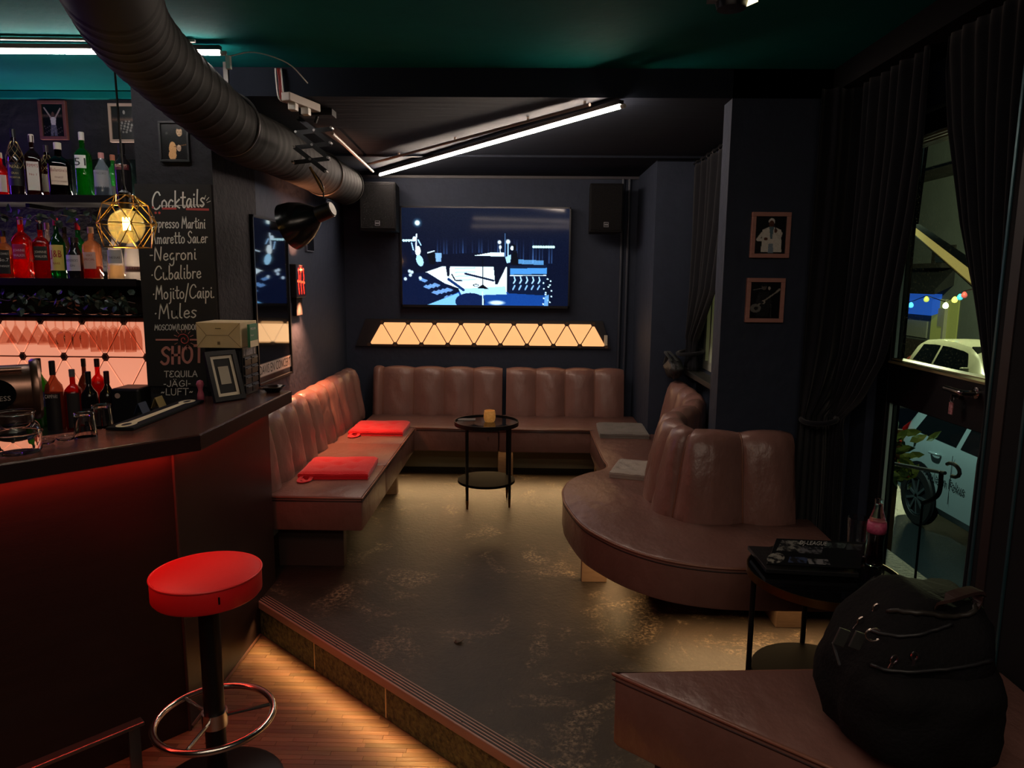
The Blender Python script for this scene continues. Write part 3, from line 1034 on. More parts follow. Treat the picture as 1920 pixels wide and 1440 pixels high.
# ---------------------------------------------------------------- small round tables
def round_table(label, c, r_top, z_top, r_sh, z_sh, angs, r_leg, gold=False, group='black round side tables'):
    t = thing('side_table', label, 'table', (c[0], c[1], 0), group=group)
    tt = MB().lathe([(0, z_top - 0.012), (r_top - 0.006, z_top - 0.012), (r_top - 0.006, z_top - 0.003), (0, z_top - 0.003)], n=48).build('table_top', mat('black_glass', '08080a', 0.06, spec=0.6), t, smooth=SM, local=True)
    MB().lathe([(r_top - 0.008, z_top - 0.022), (r_top, z_top - 0.022), (r_top, z_top + 0.006), (r_top - 0.004, z_top + 0.006), (r_top - 0.004, z_top - 0.003), (r_top - 0.008, z_top - 0.003), (r_top - 0.008, z_top - 0.022)], n=48).build('rim', BRASS if gold else BLACK, tt, smooth=SM, local=True)
    MB().lathe([(0, z_sh - 0.016), (r_sh, z_sh - 0.016), (r_sh, z_sh), (0, z_sh)], n=48).build('lower_shelf', mat('black_gloss', '050506', 0.7, spec=0.05), t, smooth=SM, local=True)
    for a in angs:
        a = math.radians(a)
        x, y = r_leg * math.cos(a), r_leg * math.sin(a)
        lg = MB().tube([(x, y, 0.06), (x, y, z_top - 0.012)], 0.0095, 10).build('leg', BLACK, t, smooth=SM, local=True)
        MB().tube([(x, y, 0.0), (x, y, 0.06)], [0.007, 0.0097], 10).build('brass_tip', BRASS, lg, smooth=SM, local=True)
    return t
round_table('black round side table in the middle of the alcove with candle glass on it', (-0.255, 4.705), 0.217, 0.57, 0.195, 0.17, (230, -30, 141, 42), 0.186)
round_table('black round side table with gold rim under the laptop', (1.03, 2.33), 0.25, 0.54, 0.215, 0.17, (170, 80, 350, 260), 0.225, gold=True)
ca = PZ(918, 789, 0.573)
cg = thing('candle_glass', 'frosted amber tealight glass on the middle side table', 'candle', (ca.x, ca.y, 0.567))
MB().lathe([(0.030, 0.0), (0.036, 0.008), (0.0405, 0.030), (0.039, 0.055), (0.0355, 0.078), (0.0335, 0.078), (0.036, 0.055), (0.037, 0.030), (0.030, 0.010), (0, 0.008)], n=24).build('glass', mat('amber_frosted_glass', 'd9a868', 0.35, spec=0.5, emit='d08a40', es=0.22, var=(60, 0.2, 'b98548')), cg, smooth=SM, local=True)
MB().lathe([(0, 0.009), (0.028, 0.009), (0.028, 0.03), (0, 0.03)], n=16).build('wax', CREAM, cg, local=True)
MB().tube([(0, 0, 0.03), (0.001, 0, 0.038)], 0.001, 5).build('wick', BLACK, cg, local=True)
cc = PZ(875, 786, 0.57)
tag(MB().cbox((cc.x, cc.y, 0.5685), (0.12, 0.07, 0.003), Matrix.Rotation(0.05, 3, 'Z')).build('menu_card', mat('grey_card', '4c4a4c', 0.6)), 'flat grey card lying beside the candle glass', 'card')
# ---------------------------------------------------------------- the bar counter
CT = 0.98
fd = Vector((0.391, 0.424, 0)).normalized()
fn = Vector((-fd.y, fd.x, 0))             # inwards
C1 = Vector((-1.138, 2.41, 0))
C0 = C1 - fd * 1.75
C2 = Vector((-1.138, 3.391, 0))
bar = thing('bar_counter', 'dark wooden bar counter lit red under its edge', 'counter', (-1.4, 2.6, ZL))
kb = C1 + fn * 0.34
tb = (-1.47 - kb.x) / fd.x
B1 = kb + fd * tb
B0 = C0 + fn * 0.34
top = [(C0.x, C0.y), (C1.x, C1.y), (C2.x, C2.y), (-1.47, 3.391), (B1.x, B1.y), (B0.x, B0.y)]
tp = MB().prism(top, CT - 0.06, CT).build('counter_top', WOODC, bar, bevel=0.005)
for a, b in ((C0, C1), (C1, C2)):
    d = (b - a).normalized()
    n = Vector((-d.y, d.x, 0))
    MB().hexa([a - n * 0.004 + Vector((0, 0, CT - 0.058)), b - n * 0.004 + Vector((0, 0, CT - 0.058)), b + Vector((0, 0, CT - 0.058)), a + Vector((0, 0, CT - 0.058)),
               a - n * 0.004 + Vector((0, 0, CT - 0.006)), b - n * 0.004 + Vector((0, 0, CT - 0.006)), b + Vector((0, 0, CT - 0.006)), a + Vector((0, 0, CT - 0.006))]).build('edge_band', EDGEW, tp)
A1 = C1 + fn * 0.10
A1 = A1 + fd * ((-1.25 - A1.x) / fd.x)
A0 = C0 + fn * 0.10
def vpanel(name, a, b, z0, z1, th, m, par):
    d = (b - a).normalized()
    n = Vector((-d.y, d.x, 0)) * th
    return MB().hexa([Vector((*p[:2], z)) for z in (z0, z1) for p in (a, b, b + n, a + n)]).build(name, m, par)
vpanel('front_panel', A0, A1 - fd * 0.002, ZL, CT - 0.06, 0.03, BARP, bar)
vpanel('side_panel', A1 + Vector((0, 0.003, 0)), Vector((-1.25, 3.386, 0)), ZL, CT - 0.06, 0.03, BARP, bar)
MB().box(-1.47, -1.28, 3.36, 3.386, 0.0, CT - 0.06).build('end_panel', BARP, bar)
MB().tube([(A1.x + 0.002, A1.y, ZL), (A1.x + 0.002, A1.y, CT - 0.061)], 0.006, 8).build('corner_bead', mat('bead_dark', '33211c', 0.5), bar)
MB().tube([(-1.247, A1.y + 0.01, ZL + 0.008), (-1.247, 3.15, ZL + 0.008)], 0.006, 6).build('base_bead', mat('bead_wood', '5b3a30', 0.4), bar)
# foot rail
f1 = PZ(272, 1360, 0.03)
fr = thing('foot_rail', 'flat steel foot rail in front of the bar, bottom left', 'rail', (f1.x, f1.y, ZL))
f0 = f1 - fd * 1.3
MB().hexa([p + fn * o + Vector((0, 0, z)) for z in (0.0, 0.014) for (p, o) in ((f0, 0), (f1, 0), (f1, 0.04), (f0, 0.04))]).build('rail_bar', STEEL, fr, bevel=0.003)
for q in (0.03, 0.62, 1.2):
    p = f1 - fd * q + fn * 0.02
    MB().cbox((p.x, p.y, (ZL + 0.03) / 2), (0.035, 0.014, 0.03 - ZL), Matrix.Rotation(math.atan2(fd.y, fd.x), 3, 'Z')).build('rail_post', STEEL, fr)

# ---------------------------------------------------------------- things on the counter
# beer tap drum
tc = PY(22, 732, 2.24)
tap = thing('beer_tap', 'copper beer tap drum with a black oval badge at the left edge', 'beer tap', (tc.x - 0.09, tc.y, CT))
tax = Vector((0.80, 0.60, 0))
tno = Vector((0.60, -0.80, 0))
rx90 = tax.to_track_quat('Z', 'Y').to_matrix()
MB().lathe([(0.0, -0.24), (0.083, -0.24), (0.083, 0.052), (0.0, 0.052)], tc, n=32, rot=rx90).build('drum', COPPER, tap, smooth=SM)
MB().lathe([(0.0, 0.052), (0.094, 0.052), (0.100, 0.060), (0.100, 0.072), (0.092, 0.080), (0.0, 0.082)], tc, n=32, rot=rx90).build('end_flange', COPPER, tap, smooth=SM)
tq = tc + tno * 0.05 + Vector((0, 0, 0.072))
MB().tube([tq - tax * 0.22, tq + tax * 0.03], 0.010, 10).build('top_tube', COPPER, tap, smooth=SM)
bd = tc - tax * 0.055 + tno * 0.0835
bg_ = MB().add([bd + tax * (0.066 * math.cos(k * PI / 16)) + Vector((0, 0, 0.052 * math.sin(k * PI / 16))) + tno * 0.002 for k in range(32)], [tuple(range(32))]).build('badge', mat('badge_black', '0a0a0c', 0.15), tap)
text('lettering', 'GUINNESS', mat('badge_letters', 'b9aaa2', 0.4, metal=0.6), bd - tax * 0.050 + Vector((0, 0, -0.020)) + tno * 0.003, tax, (0, 0, 1), 0.015, bg_, width=0.10)
MB().lathe([(0.05, CT), (0.05, CT + 0.012), (0.03, CT + 0.02), (0.028, tc.z - 0.07)], (tc.x - 0.13, tc.y - 0.10, 0), n=20).build('pillar', COPPER, tap, smooth=SM)

def at_counter(u, v, z=CT):
    p = PZ(u, v, z)
    return p
# glass jar under the tap
jp = at_counter(30, 848)
jp = tc + tno * 0.162
jar = thing('glass_jar', 'large clear glass jar in front of the copper tap drum', 'jar', (jp.x, jp.y, CT))
MB().lathe([(0.0, 0.004), (0.070, 0.004), (0.076, 0.012), (0.078, 0.075), (0.070, 0.095), (0.060, 0.105), (0.060, 0.135), (0.056, 0.135), (0.056, 0.106), (0.066, 0.092), (0.074, 0.075), (0.072, 0.015), (0.0, 0.010)], n=36).build('glass_body', GLASSC, jar, smooth=SM, local=True)
MB().tube([(0.061 * math.cos(a * PI / 16), 0.061 * math.sin(a * PI / 16), 0.135) for a in range(32)], 0.004, 8, closed=True).build('rim', GLASSC, jar, smooth=True, local=True)
MB().tube([(0.079 * math.cos(a * PI / 16), 0.079 * math.sin(a * PI / 16), 0.07) for a in range(32)], 0.003, 8, closed=True).build('ridge', GLASSC, jar, smooth=True, local=True)
jar.scale = (0.85, 0.85, 0.95)
# upturned tumblers
def tumbler(label, u, v, h=0.085, r=0.036):
    p = at_counter(u, v)
    t = thing('tumbler', label, 'glass', (p.x, p.y, CT), group='upturned tumblers on the bar')
    MB().lathe([(r, 0.0), (r * 0.98, 0.006), (r * 0.86, h - 0.006), (r * 0.80, h), (0.0, h), (0.0, h - 0.012), (r * 0.74, h - 0.014), (r * 0.90, 0.006), (r * 0.94, 0.0)], n=28).build('glass_body', GLASSC, t, smooth=SM, local=True)
    MB().tube([(r * 0.84 * math.cos(a * PI / 12), r * 0.84 * math.sin(a * PI / 12), h - 0.004) for a in range(24)], 0.0022, 6, closed=True).build('base_ring', GLASSC, t, smooth=True, local=True)
    return t
tumbler('upturned clear tumbler standing nearer the bar edge', 161, 818)
tumbler('upturned clear tumbler standing behind the other one', 193, 801)
for i, (u, v, lb_) in enumerate(((86, 832, 'small clear glass dish beside the jar'), (123, 826, 'small clear glass dish between jar and tumblers'))):
    p = at_counter(u, v)
    a_ = thing('glass_dish', lb_, 'dish', (p.x, p.y, CT), group='glass dishes on the bar')
    MB().lathe([(0.0, 0.003), (0.032, 0.003), (0.040, 0.016), (0.037, 0.016), (0.030, 0.007), (0.0, 0.007)], n=24).build('bowl', GLASSC, a_, smooth=SM, local=True)
    MB().tube([(0.0385 * math.cos(a * PI / 12), 0.0385 * math.sin(a * PI / 12), 0.016) for a in range(24)], 0.002, 6, closed=True).build('rim', GLASSC, a_, smooth=True, local=True)
    a_.scale = (0.72, 0.72, 0.9)
# bar runner
r0, r1 = at_counter(228, 806), at_counter(352, 758)
rd = (r1 - r0).normalized()
rn = Vector((-rd.y, rd.x, 0))
RL_ = (r1 - r0).length
run = thing('bar_runner', 'long black bar runner with a cream guitar-neck print', 'bar mat', (*((r0 + r1) / 2)[:2], CT))
def rq(s, o, z):
    p = r0 + rd * s + rn * o
    return Vector((p.x, p.y, z))
MB().hexa([rq(s, o, z) for z in (CT + 0.0005, CT + 0.012) for s, o in ((-0.015, -0.05), (RL_ + 0.05, -0.05), (RL_ + 0.05, 0.05), (-0.015, 0.05))]).build('mat', MATTE, run, bevel=0.003)
zz = CT + 0.0128
MB().add([rq(0.05, -0.018, zz), rq(RL_ - 0.02, -0.012, zz), rq(RL_ - 0.02, 0.012, zz), rq(0.05, 0.018, zz)], [(0, 1, 2, 3)]).build('neck_print', CREAM, run)
MB().add([rq(0.035 + 0.05 * math.cos(a * PI / 12), 0.030 * math.sin(a * PI / 12), zz + 0.0002) for a in range(24)], [tuple(range(24))]).build('body_print', CREAM, run)
MB().add([rq(0.035 + 0.026 * math.cos(a * PI / 8), 0.014 * math.sin(a * PI / 8), zz + 0.0006) for a in range(16)], [tuple(range(16))]).build('hole_print', INK, run)
MB().add([rq(RL_ - 0.005 + 0.048 * math.cos(a * PI / 12), 0.03 * math.sin(a * PI / 12), zz + 0.0002) for a in range(24)], [tuple(range(24))]).build('head_print', CREAM, run)
MB().add([rq(RL_ - 0.005 + 0.026 * math.cos(a * PI / 8), 0.012 * math.sin(a * PI / 8), zz + 0.0006) for a in range(16)], [tuple(range(16))]).build('head_print_dark', INK, run)
# picture frame on the counter (printed code left blank)
q0, q1 = PZ(402, 757, CT), PZ(462, 748, CT)
qx = (q1 - q0).normalized()
qn = Vector((-qx.y, qx.x, 0))
ql = Vector((qn.x * 0.30, qn.y * 0.30, 0.95)).normalized()
W_, H_ = 0.150, 0.225
fm = thing('photo_frame', 'black tabletop frame with cream mat leaning on the bar', 'picture frame', (*((q0 + q1) / 2)[:2], CT))
fc = (q0 + q1) / 2
def fq(a, b, o=0.0):
    return Vector((fc.x, fc.y, CT)) + qx * a + ql * (b + 0.004) + qx.cross(ql) * o
def ring(a0, a1, b0, b1, w_, o0, o1):
    mb = MB()
    for (p0, p1, p2, p3) in ((a0, a1, b0, b0 + w_), (a0, a1, b1 - w_, b1), (a0, a0 + w_, b0 + w_, b1 - w_), (a1 - w_, a1, b0 + w_, b1 - w_)):
        mb.hexa([fq(p0, p2, o0), fq(p1, p2, o0), fq(p1, p3, o0), fq(p0, p3, o0), fq(p0, p2, o1), fq(p1, p2, o1), fq(p1, p3, o1), fq(p0, p3, o1)])
    return mb
hw = W_ / 2
ring(-hw, hw, 0, H_, 0.020, -0.010, 0.008).build('frame', BLACKP, fm)
MB().hexa([fq(a, b, o) for o in (-0.006, -0.002) for a, b in ((-hw + .01, .01), (hw - .01, .01), (hw - .01, H_ - .01), (-hw + .01, H_ - .01))]).build('backing', INK, fm)
ring(-hw + .022, hw - .022, .022, H_ - .022, 0.013, -0.002, 0.001).build('ivory_mat', CREAM2, fm)
MB().add([fq(a, b, 0.0005) for a, b in ((-.025, .075), (.025, .075), (.025, .155), (-.025, .155))], [(0, 1, 2, 3)]).build('blank_card', mat('card_grey', 'a39a8a', 0.7), fm)
MB().tube([fq(0, H_ * 0.6, -0.010), Vector((fc.x, fc.y, CT + 0.003)) + qn * 0.11], 0.006, 6).build('stand', BLACKP, fm)
# pink tap-handle toy behind the frame
pk = PZ(377, 752, CT)
pg = thing('pink_bottle_stopper', 'small pink knob figure behind the tabletop frame', 'ornament', (pk.x, pk.y, CT))
MB().lathe([(0.016, 0), (0.014, 0.03), (0.009, 0.05), (0.012, 0.062), (0.017, 0.075), (0.012, 0.090), (0, 0.095)], n=16).build('figure', mat('pink_plastic', 'b3566c', 0.4), pg, smooth=True, local=True)
# black drawer box carrying the folded carton
d0 = PZ(462, 736, CT)
dbx = thing('drawer_box', 'black plastic drawer organiser standing on the bar against the wall', 'organiser', (-1.375, 3.27, CT))
MB().box(-1.462, -1.290, 3.20, 3.372, CT, CT + 0.225).build('body', BLACKP, dbx, bevel=0.003)
for i in range(2):
    for k in range(4):
        y0 = 3.208 + i * 0.082
        z0 = CT + 0.012 + k * 0.043
        dw = MB().box(-1.292, -1.283, y0, y0 + 0.074, z0, z0 + 0.037).build('drawer', mat('drawer_plastic', '1b1b20', 0.35), dbx, bevel=0.002)
        MB().box(-1.284, -1.276, y0 + 0.012, y0 + 0.062, z0 + 0.026, z0 + 0.030).build('pull', mat('drawer_pull', '4a4a52', 0.3), dw)
lbm = mat('paper_label', '8f8a90', 0.6, var=(120, 0.1, '6b666c'))
for y0, y1 in ((3.212, 3.232), (3.240, 3.322), (3.330, 3.350)):
    MB().box(-1.290, -1.2885, y0, y1, CT + 0.185, CT + 0.215).build('paper_label', lbm, dbx)
for i in range(2):
    z0 = CT + 0.02 + i * 0.1
    dw = MB().box(-1.455, -1.298, 3.192, 3.201, z0, z0 + 0.088).build('drawer', mat('drawer_plastic', '1b1b20', 0.35), dbx, bevel=0.002)
    MB().box(-1.43, -1.33, 3.186, 3.193, z0 + 0.07, z0 + 0.075).build('pull', mat('drawer_pull', '4a4a52', 0.3), dw)
ZB = CT + 0.2255
bx = thing('carton', 'folded cream carton lying on top of the black drawer box', 'box', (-1.41, 3.25, ZB))
MB().box(-1.485, -1.285, 3.175, 3.372, ZB, ZB + 0.115).build('body', mat('carton_board', 'c9b48e', 0.75, var=(30, 0.3, 'bfa983')), bx, bevel=0.002)
for p, q in (((-1.485, ZB + .113), (-1.44, ZB + .058)), ((-1.285, ZB + .113), (-1.34, ZB + .058)), ((-1.485, ZB + .003), (-1.44, ZB + .058)), ((-1.285, ZB + .003), (-1.34, ZB + .058)), ((-1.44, ZB + .058), (-1.34, ZB + .058))):
    MB().tube([(p[0], 3.1745, p[1]), (q[0], 3.1745, q[1])], 0.0009, 4).build('fold_line', mat('fold_brown', '6d5a40', 0.8), bx)
MB().cbox((-1.385, 3.174, ZB + 0.022), (0.012, 0.001, 0.014)).build('emblem', mat('fold_brown', '6d5a40', 0.8), bx)
MB().cbox((-1.385, 3.174, ZB + 0.088), (0.026, 0.001, 0.004)).build('emblem', mat('fold_brown', '6d5a40', 0.8), bx)
tg = Matrix.Rotation(0.9, 3, 'Z')
gb = thing('tea_box', 'small green and cream packet beside the carton', 'box', (-1.245, 3.29, ZB))
MB().cbox((-1.2585, 3.25, ZB + 0.053), (0.012, 0.095, 0.105)).build('packet', mat('packet_green', '2f6f52', 0.55), gb, bevel=0.0015)
MB().box(-1.2524, -1.2518, 3.203, 3.297, ZB + 0.001, ZB + 0.030).build('lower_band', CREAM, gb)
text('lettering', 'MELISSE', CHALK2, (-1.2522, 3.212, ZB + 0.080), (0, 1, 0), (0, 0, 1), 0.010, gb, width=0.062)
text('lettering', 'Kräuter', CHALK2, (-1.2522, 3.212, ZB + 0.052), (0, 1, 0), (0, 0, 1), 0.007, gb, width=0.035)
# black dish at the end of the counter
dp = PZ(515, 733, CT)
tag(MB().lathe([(0.0, 0.0), (0.03, 0.0), (0.055, 0.022), (0.060, 0.026), (0.057, 0.026), (0.03, 0.006), (0.0, 0.006)], (dp.x, dp.y - 0.02, CT), n=24).build('dish', mat('black_dish', '0c0c0e', 0.2), smooth=SM), 'small black dish at the far end of the bar', 'dish')
# folded cards behind the runner
for i, (u, v, c, rz, lb_) in enumerate(((288, 772, '22304a', 0.5, 'dark blue folded card standing behind the bar runner'), (312, 766, '8f7d52', 0.8, 'yellowish folded card standing behind the bar runner'))):
    p = PZ(u, v, CT)
    p = r0 + rd * (RL_ * (0.60 + 0.26 * i)) + rn * 0.088
    k = thing('folded_card', lb_, 'card', (p.x, p.y, CT), math.atan2(rd.y, rd.x), group='folded cards on the bar')
    for sg in (-1, 1):
        MB().hexa([Vector(q) for q in ((-.03, sg * .018 - .001, 0), (.03, sg * .018 - .001, 0), (.03, sg * .018 + .001, 0), (-.03, sg * .018 + .001, 0), (-.03, -.001, .045), (.03, -.001, .045), (.03, .001, .045), (-.03, .001, .045))]).build('flap', mat('card_' + c, c, 0.5), k, local=True)

# ---------------------------------------------------------------- back bar
bk = thing('back_counter', 'dark low back counter under the lit panel', 'counter', (-2.5, 3.5, ZL))
MB().box(-3.15, -1.85, 3.22, 3.79, ZL, 0.73).build('cabinet_body', MATTE, bk)
MB().box(-3.15, -1.85, 3.20, 3.79, 0.73, 0.76).build('worktop', mat('back_worktop', '1a1718', 0.3), bk, bevel=0.003)
ZS1, ZS2 = 1.505, 1.908
for z, lb_ in ((ZS1, 'dark lower bottle shelf on the back bar wall'), (ZS2, 'dark upper bottle shelf on the back bar wall')):
    sh = thing('wall_shelf', lb_, 'shelf', (-2.5, 3.66, z - 0.03), group='back bar shelves')
    MB().box(-3.15, -1.93, 3.52, 3.795, z - 0.03, z).build('board', mat('shelf_board', '151416', 0.4), sh, bevel=0.002)
    MB().box(-3.15, -1.93, 3.513, 3.52, z - 0.032, z + 0.004).build('edge_strip', mat('shelf_edge', '2a2727', 0.3, metal=0.5), sh)
    for x in (-2.95, -2.5, -2.05):
        MB().box(x - 0.01, x + 0.01, 3.60, 3.79, z - 0.05, z - 0.03).build('bracket', BLACK, sh)
MB_ = thing('mirror_strip', 'dull mirror strip behind the upper bottles', 'mirror', (-2.5, 3.79, ZS2 + 0.01))
MB().box(-3.15, -1.9, 3.788, 3.799, ZS2 + 0.01, ZS2 + 0.215).build('glass_sheet', mat('tarnished_mirror', '3b4a4a', 0.12, metal=0.9), MB_)
# rose lit triangle panel
def tri_panel(root, x_nodes_mid, z_rows, side, y, m, flip0, xmin, xmax, nodes_m, gap=0.004, th=0.012):
    """rows of triangles; z_rows ascending; nodes on row r at x0 + k*side (+ side/2 on odd rows)"""
    x0 = x_nodes_mid
    for ri, (za, zb) in enumerate(zip(z_rows[:-1], z_rows[1:])):
        oa = (0.0 if (ri + flip0) % 2 == 0 else side / 2)
        ob2 = (side / 2 if (ri + flip0) % 2 == 0 else 0.0)
        for k in range(-8, 12):
            for T in (((x0 + k * side + oa, za), (x0 + (k + 1) * side + oa, za), (x0 + (k + 0.5) * side + oa, zb)),
                      ((x0 + k * side + ob2, zb), (x0 + (k + 1) * side + ob2, zb), (x0 + (k + 0.5) * side + ob2, za))):
                xs = [p[0] for p in T]
                if min(xs) < xmin or max(xs) > xmax:
                    continue
                cx, cz = sum(xs) / 3, sum(p[1] for p in T) / 3
                pts = []
                for i in range(3):
                    a, b, c = T[i], T[(i + 1) % 3], T[i - 1]
                    ins = [(cx + (q[0] - cx) * (1 - gap / side * 4), cz + (q[1] - cz) * (1 - gap / side * 4)) for q in (a, b, c)]
                    f = 0.075
                    pts.append((ins[0][0] + (ins[2][0] - ins[0][0]) * f, ins[0][1] + (ins[2][1] - ins[0][1]) * f))
                    pts.append((ins[0][0] + (ins[1][0] - ins[0][0]) * f, ins[0][1] + (ins[1][1] - ins[0][1]) * f))
                MB().extrude([(px_, y, pz_) for px_, pz_ in pts], (0, th, 0)).build('light_triangle', m, root)
    for ri, z in enumerate(z_rows):
        oo = 0.0 if (ri + flip0) % 2 == 0 else side / 2
        for k in range(-8, 12):
            x = x0 + k * side + oo
            if xmin - 0.01 <= x <= xmax + 0.01:
                MB().lathe([(0.0, 0.0), (0.0145, 0.0), (0.0145, 0.006), (0, 0.006)], (x, y + 0.008, z), n=6, rot=Matrix.Rotation(PI / 2, 3, 'X')).build('connector', nodes_m, root)
rp_ = thing('light_panel', 'rose lit triangle panel wall behind the hanging glasses', 'light panel', (-2.4, 3.785, 0.89))
MB().box(-3.1, -1.845, 3.785, 3.797, 0.865, 1.30).build('backing_board', mat('panel_back', '3a2320', 0.6), rp_)
tri_panel(rp_, -2.271, (0.8915, 1.0875, 1.2835), 0.2265, 3.772, LEDB, 1, -3.1, -1.845, NODE)
# glass rack
rk = thing('glass_rack', 'dark wire rack holding stemmed glasses upside down', 'rack', (-2.45, 3.6, 1.315))
for i in range(6):
    y = 3.50 + i * 0.05
    MB().tube([(-3.1, y, 1.325), (-1.93, y, 1.325)], 0.004, 6).build('rail', BLACK, rk)
for x in (-3.05, -2.7, -2.331, -1.945):
    MB().tube([(x, 3.50, 1.325), (x, 3.75, 1.325)], 0.004, 6).tube([(x, 3.62, 1.325), (x, 3.62, 1.475)], 0.004, 6).build('hanger', BLACK, rk)
GLP = {
 'martini': [(0.030, 0.160), (0.030, 0.157), (0.004, 0.152), (0.0035, 0.095), (0.006, 0.088), (0.047, 0.0), (0.045, 0.0), (0.004, 0.084)],
 'wine': [(0.031, 0.185), (0.031, 0.182), (0.004, 0.177), (0.0035, 0.105), (0.014, 0.098), (0.034, 0.080), (0.040, 0.055), (0.037, 0.025), (0.031, 0.0), (0.0295, 0.0), (0.0355, 0.025), (0.0385, 0.055), (0.032, 0.079), (0.003, 0.095)],
 'flute': [(0.028, 0.195), (0.028, 0.192), (0.004, 0.187), (0.0035, 0.130), (0.012, 0.122), (0.023, 0.100), (0.027, 0.060), (0.025, 0.0), (0.0235, 0.0), (0.0255, 0.060), (0.021, 0.099), (0.003, 0.118)]}
GLM = glass('stemware_glass', 'f6e8e2', 0.02, 1.6)
NAMES = {'martini': ('cocktail_glass', 'conical cocktail glass hanging upside down in the rack', 'upside-down cocktail glasses'),
         'wine': ('wine_glass', 'wine glass hanging upside down in the rack', 'upside-down wine glasses'),
         'flute': ('flute_glass', 'slim flute glass hanging upside down in the rack', 'upside-down flute glasses')}
protos = {}
def hang(kind, u, depth, i):
    p = PY(u, 600, depth)
    nm, lb_, gp = NAMES[kind]
    hz = GLP[kind][0][1]
    if kind not in protos:
        t = thing(nm, lb_, 'glass', group=gp)
        pr = GLP[kind]
        bi = next(k for k in range(len(pr)) if pr[k][1] < 0.75 * hz)
        MB().lathe(pr[bi - 1:], n=22).build('bowl', GLM, t, smooth=SM, local=True)
        MB().lathe(pr[2:bi], n=10, cap=False).build('stem', GLM, t, smooth=True, local=True)
        MB().lathe(pr[:3], n=22).build('foot', GLM, t, smooth=SM, local=True)
        protos[kind] = t
    else:
        t = copy_tree(protos[kind])
    t.location = (p.x, p.y, 1.331 - hz + 0.003)
    return t
ORD = ('first', 'second', 'third', 'fourth', 'fifth', 'sixth', 'seventh', 'eighth')
for kind, spots in (('martini', ((10, 3.575), (28, 3.675), (48, 3.575), (68, 3.675), (86, 3.575))), ('wine', ((103, 3.675), (118, 3.575), (133, 3.675), (148, 3.575), (163, 3.675))),
                    ('flute', ((176, 3.575), (189, 3.675), (198, 3.575), (211, 3.675), (220, 3.575), (233, 3.675), (242, 3.575), (254, 3.675)))):
    for i, (u, y) in enumerate(spots):
        hang(kind, u, y, i)['label'] = ORD[i] + ' ' + NAMES[kind][1].replace(' hanging upside down in the rack', ' from the left in the hanging rack')

